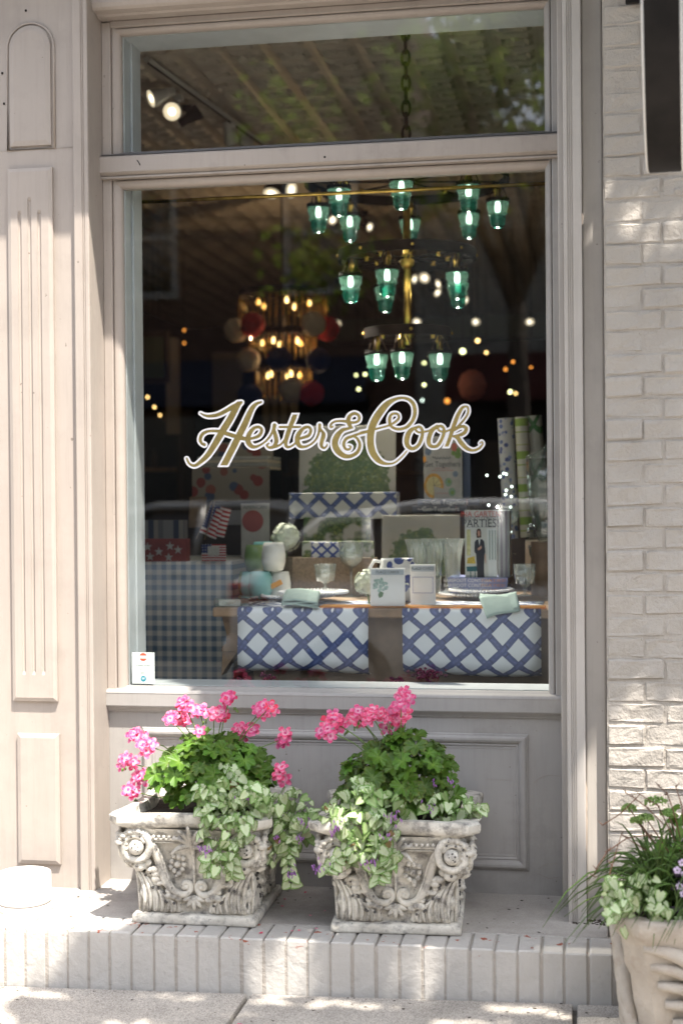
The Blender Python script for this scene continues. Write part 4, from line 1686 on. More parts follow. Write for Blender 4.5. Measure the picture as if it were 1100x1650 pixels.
for i in range(14):
    p = at(1095 + r.uniform(-18, 30), 1425 + r.uniform(-25, 45), -.27 + r.uniform(-.02, .02)) - UB
    lf.ball(p, .010, 6, 4, (1.5, .5, .6), Euler((r.uniform(0, 3), r.uniform(0, 3), 0)).to_matrix())
obj('leaves', lf, plain('dark_purple_leaf', (.03, .018, .035), .5), vi, smooth=True)
# moss and dirt caught at the foot of the boards
dm = MB()
for i in range(80):
    p = Vector((r.uniform(.70, .80), r.uniform(.275, .33), LZ)) if i < 110 else Vector((.66 - abs(r.gauss(0, .09)), .566 - abs(r.gauss(0, .006)), LZ))
    dm.ball(p, r.uniform(.0012, .0045), 5, 4, (1.3, 1, .5))
o = obj('dirt', dm, M['soil'])
o['kind'] = 'stuff'

# ------------------------------------------------------------------ round hanging sign seen edge-on, with its wall bracket
sg = thing('hanging_sign', 'round black-rimmed blade sign seen edge-on, hanging from the brick wall', 'sign', (.9425, -.40, 2.785), rotz=R(-4))
SRd = .400
SZ = 1.50                                              # taller than wide
m = MB()
nn = 72
sec = [(-.040, SRd - .012), (-.040, SRd), (-.037, SRd + .003), (.037, SRd + .003), (.040, SRd), (.040, SRd - .012)]
vs = []
for i in range(nn):
    a = 2 * pi * i / nn
    for (x_, rr8) in sec:
        vs.append((x_, rr8 * math.cos(a), SZ * rr8 * math.sin(a)))
ns = len(sec)
fs = [(i * ns + k, i * ns + (k + 1) % ns, ((i + 1) % nn) * ns + (k + 1) % ns, ((i + 1) % nn) * ns + k) for i in range(nn) for k in range(ns)]
autosmooth(obj('rim', m.add(vs, fs), M['black_metal'], sg), 40)
for s_ in (-1, 1):
    m = MB()
    m.add([(s_ * .035, 0, 0)] + [(s_ * .035, (SRd - .008) * math.cos(2 * pi * i / nn), SZ * (SRd - .008) * math.sin(2 * pi * i / nn)) for i in range(nn)], [(0, 1 + i, 1 + (i + 1) % nn) for i in range(nn)])
    obj('face', m, M['paper'], sg)
    m = MB()
    m.tube([(s_ * .0418, (SRd + .001) * math.cos(2 * pi * i / nn), SZ * (SRd + .001) * math.sin(2 * pi * i / nn)) for i in range(nn)], .0024, 6, closed=True)
    obj('edge_trim', m, M['paper'], sg, smooth=True)
bp = at(1010, 0, .27)
m = MB().box((.0 - .035, -.06 + .55 + .13, .02), (.035, .70, .5), .004)
br = obj('wall_plate', MB().box((-.12, .672, bp.z - 2.785 - .008), (-.045, .684, bp.z - 2.785 + .5), .003), M['black_metal'], sg)
obj('bracket_arm', MB().box((-.015, -.1, .62), (.015, .69, .65), .003).box((-.012, -.05, .59), (.012, -.02, .63)).box((-.012, .22, .49), (.012, .25, .63)), M['black_metal'], sg)
obj('bolt', MB().ball((-.083, .670, bp.z - 2.785 + .012), .007, 8, 5), M['chain'], sg, smooth=True)
bl = MB()
for px in (1055, 1091):
    bl.ball(at(px, 307, .298), .010, 10, 5, (1, .4, 1))
tag(obj('wall_bolt', bl, M['brick'], smooth=True), 'pair of painted-over bolt heads in the brick wall below the blade sign', 'bolt heads')
# ------------------------------------------------------------------ street tree whose crown shades the shopfront
LIT_L = [(-4.5, -2.3), (-1.55, -1.45), (-1.4, -1.30), (-1.3, -1.16), (-1.0, -.97), (-.4, -.80), (.3, -.58), (.72, -.50), (.82, -.52), (1.6, -.54), (2.4, -.60), (3.6, -.60)]


def lit_left(v):
    for (v0, u0), (v1, u1) in zip(LIT_L, LIT_L[1:]):
        if v0 <= v <= v1:
            return u0 + (u1 - u0) * (v - v0) / (v1 - v0)
    return LIT_L[0][1] if v < LIT_L[0][0] else LIT_L[-1][1]


# gaps in the crown: centre, half sizes (u across, v up) and tilt
GAPS = [(-.325, -.91, .075, .14, 0), (-.575, -1.38, .045, .11, .4), (-.19, -1.37, .025, .08, .5), (.67, 1.70, .03, .035, 0), (.735, 1.57, .035, .045, .3), (.815, 1.56, .025, .05, .3),
        (.70, .10, .085, .15, .5), (.81, .0, .05, .05, 0), (.70, -.16, .06, .07, 0), (.540, -.19, .016, .06, 0), (-.95, -1.62, .05, .03, 0), (-.4, -1.66, .06, .03, 0), (.05, -1.62, .05, .03, 0)]


def in_gap(u, v, pad):
    for (a, b, ru, rv, t) in GAPS:
        du, dv = u - a, v - b
        x_ = du * math.cos(t) - dv * math.sin(t)
        y_ = du * math.sin(t) + dv * math.cos(t)
        if (x_ / (ru + pad)) ** 2 + (y_ / (rv + pad)) ** 2 < 1:
            return True
    return False


tr = thing('street_tree', 'leafy street tree at the kerb, shading the shopfront', 'tree', (2.75, -2.05, zs(2.75)))
TB = Vector(tr.location)
r = random.Random(101)
vs, fs, tt_ = [], [], []
n = 0
made = 0
while made < 12500:
    u = r.uniform(-1.7, 3.6)
    v = r.uniform(-4.2, 3.4)
    core = -1.5 < u < 1.4 and -2.3 < v < 2.7
    if not core and r.random() < .93:
        continue
    if u < lit_left(v) + .09 or in_gap(u, v, .088):
        continue
    if v < -1.47 and (r.random() < .5 or math.sin(u * 9 + 3 * v) * math.sin(v * 11 + 1.3) > .35):
        continue
    zlo = max(3.35, v + 2.85 * .72)
    zhi = max(zlo + .5, 6.1 - .35 * abs(u - .8))
    z = r.uniform(zlo, zhi)
    dy = (z - v) / 2.85
    p = Vector((u + .92 * dy, .5 - dy, z))
    if p.y > -.05 or p.y < -4.0:
        continue
    L = r.uniform(.10, .17)
    W = L * r.uniform(.5, .7)
    a = Vector((r.gauss(0, 1), r.gauss(0, 1), r.gauss(-.5, .6))).normalized()
    b = a.cross(Vector((r.gauss(0, .5), r.gauss(0, .5), 1))).normalized()
    c = a.cross(b)
    i0 = len(vs)
    vs += [p - a * L / 2, p + b * W / 2 - c * .008, p + a * L / 2, p - b * W / 2 - c * .008]
    fs.append((i0, i0 + 1, i0 + 2, i0 + 3))
    tt_ += [r.random()] * 4
    made += 1
m = MB()
m.add([q - TB for q in vs], fs, tt_)
o = obj('crown', m, M['tree_leaf'], tr, fix=False)
m = MB()
m.tube([(0, 0, -.1), (.02, 0, .6), (-.03, .03, 1.6), (-.12, .08, 2.7), (-.28, .15, 3.4)], [.17, .14, .12, .11, .09], 12)
obj('trunk', m, M['bark'], tr, smooth=True)
m = MB()
for q in range(16):
    e = Vector((r.uniform(-3.2, .6), r.uniform(-.9, 1.7), r.uniform(3.8, 5.6)))
    s = Vector((-.24, .13, 3.2))
    hid = False
    for t in (.2, .35, .5, .65, .8, .9, 1):
        q2 = s.lerp(e, t) + TB + Vector((0, 0, .13))
        dy_ = .5 - q2.y
        u_, v_ = q2.x - .92 * dy_, q2.z - 2.85 * dy_
        hid = hid or u_ < lit_left(v_) + .22 or in_gap(u_, v_, .10)
    if hid:
        continue
    m.tube([s, s.lerp(e, .4) + Vector((0, 0, .15)), s.lerp(e, .75) + Vector((0, 0, .12)), e], [.06, .04, .026, .008], 7)
obj('limbs', m, M['bark'], tr, smooth=True)


def far_tree(loc, h, rad, seed, label, leaf):
    t = thing('street_tree', label, 'tree', loc)
    r = random.Random(seed)
    m = MB()
    m.tube([(0, 0, -.1), (.05, 0, h * .25), (0, .05, h * .5)], [.16, .13, .08], 10)
    for q in range(6):
        a = q * 1.05
        m.tube([(0, .05, h * .4), (rad * .35 * math.cos(a), rad * .35 * math.sin(a), h * .6), (rad * .6 * math.cos(a), rad * .6 * math.sin(a), h * .78)], [.07, .045, .015], 6)
    obj('trunk', m, M['bark'], t, smooth=True)
    vs, fs, tn = [], [], []
    cl = [Vector((r.gauss(0, .45), r.gauss(0, .45), r.gauss(0, .38))) for _ in range(26)]
    for c0 in cl:
        for q in range(170):
            p = (c0 + Vector((r.gauss(0, .14), r.gauss(0, .14), r.gauss(0, .12)))) * rad + Vector((0, 0, h * .68))
            L = r.uniform(.12, .22)
            a = Vector((r.gauss(0, 1), r.gauss(0, 1), r.gauss(-.4, .7))).normalized()
            b = a.orthogonal().normalized() * L * .3
            i0 = len(vs)
            vs += [p - a * L / 2, p + b, p + a * L / 2, p - b]
            fs.append((i0, i0 + 1, i0 + 2, i0 + 3))
            tn += [r.random()] * 4
    obj('crown', MB().add(vs, fs, tn), leaf, t, fix=False)


far_tree((-.05, -11.3, -.05), 9.0, 2.2, 5, 'round leafy tree across the street, straight opposite the shop', M['far_leaf'])
far_tree((-6.5, -11.4, -.05), 7.0, 1.9, 6, 'smaller leafy tree across the street, further along', M['tree_leaf'])

# ------------------------------------------------------------------ terrace across the street (seen mirrored in the glass)
M['opp_brick'] = plain('red_brown_brick', (.14, .08, .06), .85, var=.3, vs=6)
M['opp_grey'] = plain('grey_render', (.28, .27, .25), .85, var=.2, vs=4)
M['opp_glass'] = plain('dark_window_glass', (.03, .035, .04), .06)
M['opp_trim'] = plain('pale_trim', (.42, .40, .37), .6, var=.1, vs=6)


def terrace(x0, x1, h, mat, label, awn):
    t = thing('terrace_house', label, 'building', ((x0 + x1) / 2, -13.7, -.05))
    w = x1 - x0
    obj('wall', MB().box((-w / 2 + .01, -7, -.2), (w / 2 - .01, 0, h)), mat, t)
    obj('cornice', MB().box((-w / 2 + .02, -.1, h - .45), (w / 2 - .02, .28, h - .05), .03), M['opp_trim'], t)
    obj('shop_window', MB().box((-w / 2 + .6, -.1, .7), (w / 2 - .6, .012, 2.8)), M['opp_glass'], t)
    obj('awning', MB().prism([(0, 0), (1, 0), (1, .1), (0, .1)], 0, 0).add([(-w / 2 + .5, .02, 3.35), (w / 2 - .5, .02, 3.35), (w / 2 - .5, 1.1, 2.85), (-w / 2 + .5, 1.1, 2.85), (-w / 2 + .5, 1.1, 2.65), (w / 2 - .5, 1.1, 2.65)], [(0, 1, 2, 3), (3, 2, 5, 4)]), awn, t)
    n = max(2, int(w / 1.9))
    for lv in (4.2, 6.6):
        if lv + 1.75 > h - .4:
            continue
        for i in range(n):
            cx = -w / 2 + w * (i + .5) / n
            f = obj('window', MB().box((cx - .5, -.05, lv), (cx + .5, .05, lv + .08)).box((cx - .5, -.05, lv + 1.6), (cx + .5, .05, lv + 1.7)).box((cx - .5, -.05, lv + .081), (cx - .42, .05, lv + 1.599)).box((cx + .42, -.05, lv + .081), (cx + .5, .05, lv + 1.599)).box((cx - .419, -.02, lv + .8), (cx + .419, .04, lv + .87)), M['opp_trim'], t)
            obj('pane', MB().box((cx - .42, -.04, lv + .08), (cx + .42, .015, lv + 1.6)), M['opp_glass'], f)


terrace(-17, -9, 6.0, M['opp_grey'], 'grey rendered building across the street', plain('awning_green', (.03, .08, .05), .8))
terrace(-9, -1.5, 8.4, M['opp_brick'], 'tall red-brown brick building across the street', plain('awning_navy', (.02, .025, .05), .8))
terrace(-1.5, 6, 6.3, M['opp_grey'], 'grey building across the street behind the round tree', plain('awning_maroon', (.08, .015, .015), .8))
terrace(6, 15, 6.6, M['opp_brick'], 'wide red-brown brick building across the street', plain('awning_black', (.02, .02, .02), .8))

# ------------------------------------------------------------------ parked cars (seen mirrored in the glass)
M['silver'] = plain('silver_car_paint', (.74, .75, .76), .28, .1, coat=.8)
M['tyre'] = plain('tyre_rubber', (.02, .02, .02), .85)
M['rim'] = plain('alloy_rim', (.5, .5, .5), .3, .9)
M['red_lens'] = plain('red_lens', (.35, .01, .012), .12)
M['car_glass'] = plain('tinted_car_glass', (.02, .024, .026), .05)
M['car_black'] = plain('black_trim', (.02, .02, .02), .5)


def car(label, x0, y0, z0, paint, flip=1):
    """x0, y0: middle of the car; rear towards -x"""
    t = thing('parked_car', label, 'car', (x0, y0, z0), 'cars parked along the street', 0 if flip > 0 else pi)
    # x station, belt height, bottom, half width
    S = [(-2.30, .72, .42, .70), (-2.26, .98, .34, .80), (-2.05, 1.06, .28, .88), (-1.2, 1.03, .24, .91), (0, .99, .22, .92), (1.0, .96, .24, .91), (1.75, .88, .28, .87), (2.20, .74, .32, .78), (2.32, .55, .40, .66)]
    m = MB()
    vs, fs = [], []
    for (x, top, bot, hw_) in S:
        ring = [(-hw_ * .80, bot), (-hw_ * .97, bot + .10), (-hw_, bot + .30), (-hw_ * .97, top - .10), (-hw_ * .86, top), (0, top + .03), (hw_ * .86, top), (hw_ * .97, top - .10), (hw_, bot + .30), (hw_ * .97, bot + .10), (hw_ * .80, bot)]
        vs += [(x, y, z) for y, z in ring]
    k = 11
    for i in range(len(S) - 1):
        for j in range(k):
            q = (j + 1) % k
            fs.append((i * k + j, i * k + q, (i + 1) * k + q, (i + 1) * k + j))
    fs += [tuple(range(k)), tuple((len(S) - 1) * k + i for i in range(k))]
    autosmooth(obj('body', m.add(vs, fs), paint, t), 50)
    C_ = [(-2.02, 1.06, 1.07, .80), (-1.55, 1.05, 1.42, .70), (-.9, 1.03, 1.50, .66), (.1, 1.0, 1.50, .66), (.55, .99, 1.40, .68), (1.25, .95, .97, .78)]
    vs, fs = [], []
    for (x, b, tp, hw_) in C_:
        kk = (tp - b)
        vs += [(x, y, z) for y, z in ((-.86, b - .02), (-hw_ - .06 * kk, b + kk * .75), (-hw_ + .08, tp), (hw_ - .08, tp), (hw_ + .06 * kk, b + kk * .75), (.86, b - .02))]
    k = 6
    for i in range(len(C_) - 1):
        for j in range(k):
            q = (j + 1) % k
            fs.append((i * k + j, i * k + q, (i + 1) * k + q, (i + 1) * k + j))
    autosmooth(obj('cabin', MB().add(vs, fs), M['car_glass'], t), 30)
    m = MB()
    rf = [(-1.62, 1.425, .62), (-.9, 1.515, .60), (.1, 1.515, .60), (.58, 1.41, .60)]
    m.add([(x, s * w_, z) for x, z, w_ in rf for s in (-1, 1)], [(2 * i, 2 * i + 1, 2 * i + 3, 2 * i + 2) for i in range(3)])
    for s in (-1, 1):
        for ch in ([(-2.03, s * .83, 1.06), (-1.6, s * .70, 1.40), (-.9, s * .64, 1.50), (.1, s * .64, 1.50), (.57, s * .66, 1.40), (1.27, s * .80, .97)], [(-.35, s * .90, 1.0), (-.38, s * .70, 1.49)], [(-1.25, s * .90, 1.03), (-1.30, s * .70, 1.45)]):
            m.tube(ch, .045, 6)
    obj('roof', m, paint, t, smooth=True)
    for s in (-1, 1):
        obj('tail_light', MB().box((-2.30, s * .50, .80), (-2.17, s * .80, .96), .03, 2).box((-2.20, s * .78, .82), (-1.98, s * .872, .95), .02, 2), M['red_lens'], t, smooth=True)
        obj('headlight', MB().box((2.05, s * .48, .62), (2.26, s * .74, .74), .03, 2), M['rim'], t, smooth=True)
        obj('mirror', MB().box((.75, s * .90, 1.0), (.92, s * 1.06, 1.12), .03, 2), paint, t, smooth=True)
        obj('door_handle', MB().box((-.25, s * .915, .82), (-.08, s * .945, .85), .008).box((-1.12, s * .91, .83), (-.95, s * .94, .86), .008), M['rim'], t)
        for wx in (-1.42, 1.42):
            wl = obj('wheel', MB().tube([(wx, s * .70, .33), (wx, s * .73, .33), (wx, s * .88, .33), (wx, s * .91, .33)], [.29, .33, .33, .29], 28), M['tyre'], t, smooth=True)
            rm = MB().tube([(wx, s * .90, .33), (wx, s * .915, .33)], [.21, .20], 20)
            obj('rim', rm, M['rim'], wl)
    obj('bumper', MB().box((-2.36, -.72, .40), (-2.20, .72, .58), .05, 2).box((2.22, -.66, .36), (2.38, .66, .52), .05, 2), paint, t, smooth=True)
    obj('number_plate', MB().box((-2.345, -.25, .66), (-2.29, .25, .78), .005), M['paper'], t)
    return t


car('silver car parked at the kerb in front of the shop', .52, -5.45, -.17, M['silver'])
car('pale grey car parked across the street', -3.4, -9.3, -.17, plain('pale_car_paint', (.5, .5, .49), .25, .5, coat=.6), -1)
# ------------------------------------------------------------------ printed patterns
def lattice_mat(name, px_, pz_, bg, ink, wd=.13, fade=0.0, rough=.55):
    """diagonal bamboo trellis print, spacing px_ across and pz_ up"""
    b = NT(name)
    s = b.sep(b.co())
    wv = b.math('SUBTRACT', s[2], s[1])
    wob = b.math('MULTIPLY', b.math('SUBTRACT', b.noise(b.co(), 14 * .17 / px_, 2), .5), .05)
    xx = b.math('DIVIDE', s[0], px_)
    zz = b.math('DIVIDE', wv, pz_)
    A = b.math('ADD', b.math('ADD', xx, zz), wob)
    B = b.math('ADD', b.math('SUBTRACT', xx, zz), wob)
    fa = b.math('ABSOLUTE', b.math('SUBTRACT', b.math('FRACT', A), .5))
    fb = b.math('ABSOLUTE', b.math('SUBTRACT', b.math('FRACT', B), .5))
    ma = b.ramp(fa, [(wd - .012, 1), (wd + .012, 0)])
    mb_ = b.ramp(fb, [(wd - .012, 1), (wd + .012, 0)])
    streak = b.noise(b.map(b.co(), (9 / px_, 9 / px_, 9 / px_), rot=(0, .66, 0)), 1.0, 4)
    def band(f, along):
        core = b.ramp(f, [(0, (1, 1, 1)), (.05, (.55, .55, .55)), (.11, (.0, .0, .0)), (.13, (.25, .25, .25))])
        node = b.ramp(b.math('ABSOLUTE', b.math('SUBTRACT', b.math('FRACT', b.math('ADD', along, .23)), .5)), [(.46, 0), (.485, 1)])
        c = b.mix(b.math('MULTIPLY', core, b.ramp(streak, [(.35, .05), (.7, .6)])), ink, [min(1, x * 2.2 + .07) for x in ink])
        return b.mix(b.math('MULTIPLY', node, .7), c, [x * .35 for x in ink])
    c = b.mix(ma, bg, band(fa, B))
    c = b.mix(mb_, c, band(fb, A))
    return b.fin(c, rough)


def hydrangea_mat(name, scale, cx, cz, rx, rz, bg=(.42, .38, .31), off=0.0, repeat=None):
    """botanical print: green and olive florets massed inside a soft-edged oval"""
    b = NT(name)
    P_ = b.co()
    s = b.sep(P_)
    n_ = b.math('MULTIPLY', b.math('SUBTRACT', b.noise(P_, scale * .45, 3), .5), 1.1)
    dx = b.math('DIVIDE', b.math('SUBTRACT', s[0], cx), rx)
    dz = b.math('DIVIDE', b.math('SUBTRACT', s[2], cz), rz)
    d = b.math('ADD', b.math('ADD', b.math('MULTIPLY', dx, dx), b.math('MULTIPLY', dz, dz)), n_)
    if repeat:
        d = b.math('ADD', b.noise(P_, repeat, 2), .36)
    mask = b.ramp(d, [(.86, 1), (.92, 0)])
    v = b.n('ShaderNodeTexVoronoi')
    b.link(P_, v.inputs['Vector'])
    v.inputs['Scale'].default_value = scale
    cell = b.sep(v.outputs['Color'])[0]
    col = b.ramp(cell, [(0, (.055, .10, .03)), (.35, (.11, .16, .035)), (.6, (.22, .24, .05)), (.8, (.10, .16, .07)), (1, (.30, .33, .16))])
    big = b.ramp(b.noise(P_, scale * .22, 2), [(.4, 0), (.6, 1)])
    col = b.mix(b.math('MULTIPLY', big, .6), col, (.07, .14, .05))
    e = b.n('ShaderNodeTexVoronoi', feature='DISTANCE_TO_EDGE')
    b.link(P_, e.inputs['Vector'])
    e.inputs['Scale'].default_value = scale
    col = b.mix(b.ramp(e.outputs[0], [(.0, 1), (.12, 0)]), col, (.03, .05, .015))
    weave = b.ramp(b.math('MULTIPLY', b.math('SINE', b.math('MULTIPLY', s[0], 1700)), b.math('SINE', b.math('MULTIPLY', s[2], 1700))), [(.0, 0), (1, 1)])
    base = b.mix(b.math('MULTIPLY', weave, .35), bg, [x * .72 for x in bg])
    return b.fin(b.mix(mask, base, col), .6)


def gingham_mat(name, p, bg, ink):
    b = NT(name)
    s = b.sep(b.co())
    fx = b.ramp(b.math('FRACT', b.math('DIVIDE', s[0], p)), [(.48, 0), (.52, 1)])
    fz = b.ramp(b.math('FRACT', b.math('DIVIDE', s[2], p)), [(.48, 0), (.52, 1)])
    k = b.math('MULTIPLY', b.math('ADD', fx, fz), .5)
    c = b.mix(b.math('MULTIPLY', k, .92), bg, ink)
    return b.fin(c, .85)


def plaid_mat(name, cols, axis=2, p=.10):
    b = NT(name)
    s = b.sep(b.co())
    f = b.math('FRACT', b.math('DIVIDE', s[axis], p))
    c = b.ramp(f, cols, 'CONSTANT')
    return b.fin(c, .6)


def splash_mat(name, bg, cols, scale, th):
    b = NT(name)
    P_ = b.co()
    v = b.n('ShaderNodeTexVoronoi')
    b.link(P_, v.inputs['Vector'])
    v.inputs['Scale'].default_value = scale
    cell = b.sep(v.outputs['Color'])[0]
    n = len(cols)
    c = b.ramp(cell, [(i / n, cc) for i, cc in enumerate(cols)], 'CONSTANT')
    return b.fin(b.mix(b.ramp(v.outputs[0], [(th, 1), (th + .02, 0)]), bg, c), .7)


def flag_mat(name, w, h):
    b = NT(name)
    s = b.sep(b.co())
    st_ = b.ramp(b.math('FRACT', b.math('DIVIDE', s[2], h / 6.5)), [(.5, (.38, .03, .03)), (.52, (.6, .55, .5))], 'CONSTANT')
    inx = b.math('LESS_THAN', s[0], -w / 2 + w * .42)
    inz = b.math('GREATER_THAN', s[2], h * .46)
    stars = b.ramp(b.vor(b.co(), 90, rnd=.0), [(.22, 1), (.26, 0)])
    can = b.mix(stars, (.03, .04, .12), (.6, .58, .55))
    return b.fin(b.mix(b.math('MULTIPLY', inx, inz), st_, can), .7)


def text(body, parent, loc, size, mat, width=None, align='CENTER', rot=(pi / 2, 0, 0), shear=0.0):
    c = bpy.data.curves.new('lettering', 'FONT')
    c.body = body
    c.size = size
    c.align_x = align
    c.align_y = 'CENTER'
    c.extrude = .0002
    c.shear = shear
    c.resolution_u = 3
    c.materials.append(mat)
    tmp = bpy.data.objects.new('lettering_outline', c)
    me = bpy.data.meshes.new_from_object(tmp)
    bpy.data.objects.remove(tmp)
    o = bpy.data.objects.new('lettering', me)
    COL.objects.link(o)
    o.parent = parent
    o.location = loc
    o.rotation_euler = rot
    if width:
        o.scale = (width, 1, 1)
    return o


def disc(m, c, r_, y, n=20, sx=1.0):
    m.add([(c[0], y, c[1])] + [(c[0] + sx * r_ * math.cos(2 * pi * i / n), y, c[1] + r_ * math.sin(2 * pi * i / n)) for i in range(n)], [(0, 1 + i, 1 + (i + 1) % n) for i in range(n)])
    return m


BLUE = (.045, .07, .18)
M['lattice'] = lattice_mat('blue_trellis_print', .108, .103, (.64, .68, .69), BLUE, .15)
M['lattice_s'] = lattice_mat('small_blue_trellis_print', .100, .095, (.52, .52, .47), BLUE, .14)
M['lattice_xs'] = lattice_mat('tiny_blue_trellis_print', .046, .042, (.60, .60, .56), (.03, .05, .20), .15)
M['gingham'] = gingham_mat('blue_gingham', .0415, (.74, .69, .60), (.09, .16, .24))
M['plaid_green'] = plaid_mat('green_plaid_print', [(0, (.46, .45, .36)), (.18, (.22, .30, .07)), (.22, (.46, .45, .36)), (.38, (.20, .30, .05)), (.62, (.48, .44, .38)), (.80, (.30, .34, .12)), (.83, (.48, .46, .36))], 2, .135)
M['toile'] = splash_mat('blue_floral_print', (.46, .45, .43), [(.10, .13, .28), (.16, .20, .34), (.40, .40, .44), (.07, .09, .22)], 46, .42)
M['bunting'] = splash_mat('red_blue_bunting_print', (.28, .23, .17), [(.25, .045, .035), (.06, .08, .13), (.28, .09, .06), (.24, .05, .04), (.08, .11, .16)], 17, .40)

# ------------------------------------------------------------------ display table with its corbel and the two trellis papers
TZ = 1.0
table = thing('display_table', 'long brown wooden display table just inside the shop window', 'table', (.3, 1.4, 0))
tl = lambda x, y, z: (x - .3, y - 1.4, z)
obj('tabletop', MB().box(tl(-.565, .930, .966), tl(1.6, 2.0, TZ), .006, 2), M['wood'], table)
sec = [(-.50, .966), (-.545, .964), (-.54, .945), (-.528, .90), (-.53, .868), (-.545, .855), (-.548, .838), (-.42, .838), (-.42, .966)]
obj('corbel', MB().prism([(x - .3, z) for x, z in sec], .985 - 1.4, 1.075 - 1.4), M['wood'], table)
obj('corbel_drop', MB().prism([(x - .3, z) for x, z in [(-.545, .837), (-.55, .75), (-.535, .775), (-.49, .837)]], .99 - 1.4, 1.07 - 1.4), M['wood'], table)
obj('apron', MB().box(tl(-.43, .99, .64), tl(1.55, 1.03, .965)), M['kraft'], table)
for x in (-.42, 1.5):
    for y in (1.06, 1.9):
        obj('leg', MB().box(tl(x, y, 0), tl(x + .08, y + .07, .955), .005), M['wood'], table)
obj('rail', MB().box(tl(-.42, 1.0, .60), tl(1.55, 1.05, .638), .004), M['wood'], table)
obj('shelf', MB().box(tl(-.42, .98, .10), tl(1.55, 1.9, .135), .004), M['dark_wood'], table)


def runner(name, x0, x1, label, ph, lift=0.0):
    cx = (x0 + x1) / 2
    t = None
    path = []
    yf = .921 - lift
    for i in range(6):
        path.append((1.26 - i * .055, TZ + .002 + lift))
    for i in range(6):
        a = pi / 2 * i / 5
        path.append((yf + .022 - .022 * math.sin(a), TZ + .002 + lift - .022 + .022 * math.cos(a)))
    zb = .80
    for i in range(1, 9):
        path.append((yf + .004 * math.sin(i * .6), TZ - .02 - (TZ - .02 - zb) * i / 8))
    for i in range(1, 8):
        a = pi * .62 * i / 7
        path.append((yf + .030 - .030 * math.cos(a), zb - .030 * math.sin(a)))
    m = MB()
    n = 10
    vs = []
    for (y, z) in path:
        for i in range(n + 1):
            u = i / n
            vs.append(((x0 + (x1 - x0) * u) - cx, y + (.010 * math.sin(u * 5.2 + z * 7 + ph) * min(1, max(0, (TZ - z) / .12)) + (.018 * (u - .5) ** 2 * 4 * max(0, (.86 - z) / .09) if z < .86 else 0)) - .93, z + (.006 * math.sin(u * 4 + ph * 2) if z < .9 else 0)))
    k = n + 1
    fs = [(j * k + i, j * k + i + 1, (j + 1) * k + i + 1, (j + 1) * k + i) for j in range(len(path) - 1) for i in range(n)]
    o = obj(name, m.add(vs, fs), M['lattice'], smooth=True, loc=(cx, .93, 0))
    o.modifiers.new('thick', 'SOLIDIFY').thickness = .0012
    return tag(o, label, 'paper placemat', 'trellis papers hanging off the table')


runner('table_paper', -.472, -.004, 'blue and white trellis paper hanging off the table next to the gingham cloth', 0)
runner('table_paper', .115, .592, 'blue and white trellis paper hanging off the table below the purple-blue book stack', 1)

# gingham covered side table with the patriotic goods
gt = thing('gingham_table', 'side table under a blue gingham cloth at the far-left corner of the window', 'table', (-.9, 1.9, 0))
gz = at(300, 905, 1.62).z
m = MB()
xl, xr = -1.60, at(375, 950, 1.62).x
def cl(u, v):
    X = xl + (xr - xl) * u
    if v < .3:
        return (X + .9, 1.62 + (.3 - v) / .3 * .7 - 1.9, gz)
    return (X + .9, 1.62 + .010 * math.sin(X * 23) * (v - .3) - 1.9, gz - (v - .3) / .7 * gz)
m.grid(cl, 24, 20)
obj('cloth', m, M['gingham'], gt, smooth=True)
obj('side_drop', MB().grid(lambda u, v: (xr + .9 + .002, 1.62 + .7 * u - 1.9, gz * v), 8, 8), M['gingham'], gt)
obj('top', MB().box((xl + .92, 1.64 - 1.9, gz - .03), (xr + .88, 2.3 - 1.9, gz - .004)), M['dark_wood'], gt)


def card(name, label, cat, px0, py0, px1, py1, Y, mat, group=None, lean=0.0, thick=.004, slope=0.0):
    """upright flat sheet between two photo corners, bottom edge at py1"""
    a, b = at(px0, py1, Y), at(px1, py0, Y)
    w_, h_ = b.x - a.x, b.z - a.z
    t = thing(name, label, cat, ((a.x + b.x) / 2, Y, a.z), group)
    t.rotation_euler = (-lean, 0, 0)
    obj('sheet', MB().box((-w_ / 2, -thick / 2, 0), (w_ / 2, thick / 2, h_), min(.001, thick * .3)), mat, t)
    return t, w_, h_


t, w_, h_ = card('star_box', 'dull red box printed with white stars, on the gingham table', 'box', 226, 868, 303, 905, 1.66, plain('brick_red_paper', (.26, .06, .05), .7, var=.15), thick=.06)
sm = MB()
for sx, sy in ((238, 881), (256, 889), (274, 880), (242, 897), (272, 898), (287, 886)):
    p = at(sx, sy, 1.628)
    q = [(p.x - t.location.x + (.020 if i % 2 == 0 else .008) * math.sin(i * pi / 5), -.0315, p.z - t.location.z + (.020 if i % 2 == 0 else .008) * math.cos(i * pi / 5)) for i in range(10)]
    sm.add([(p.x - t.location.x, -.0315, p.z - t.location.z)] + q, [(0, 1 + i, 1 + (i + 1) % 10) for i in range(10)])
obj('star', sm, M['linen'], t)
fw_, fh_ = .127, .090
t, w_, h_ = card('flag_card', 'small stars and stripes card with a pale label, on the gingham table', 'card', 325, 877, 364, 904, 1.60, plain('x_', (.5, .5, .5)))
kids(t)[0].data.materials[0] = flag_mat('flag_print', w_, h_)
obj('label', MB().box((-.024, -.004, .022), (.024, -.0023, .060)), M['linen'], t)
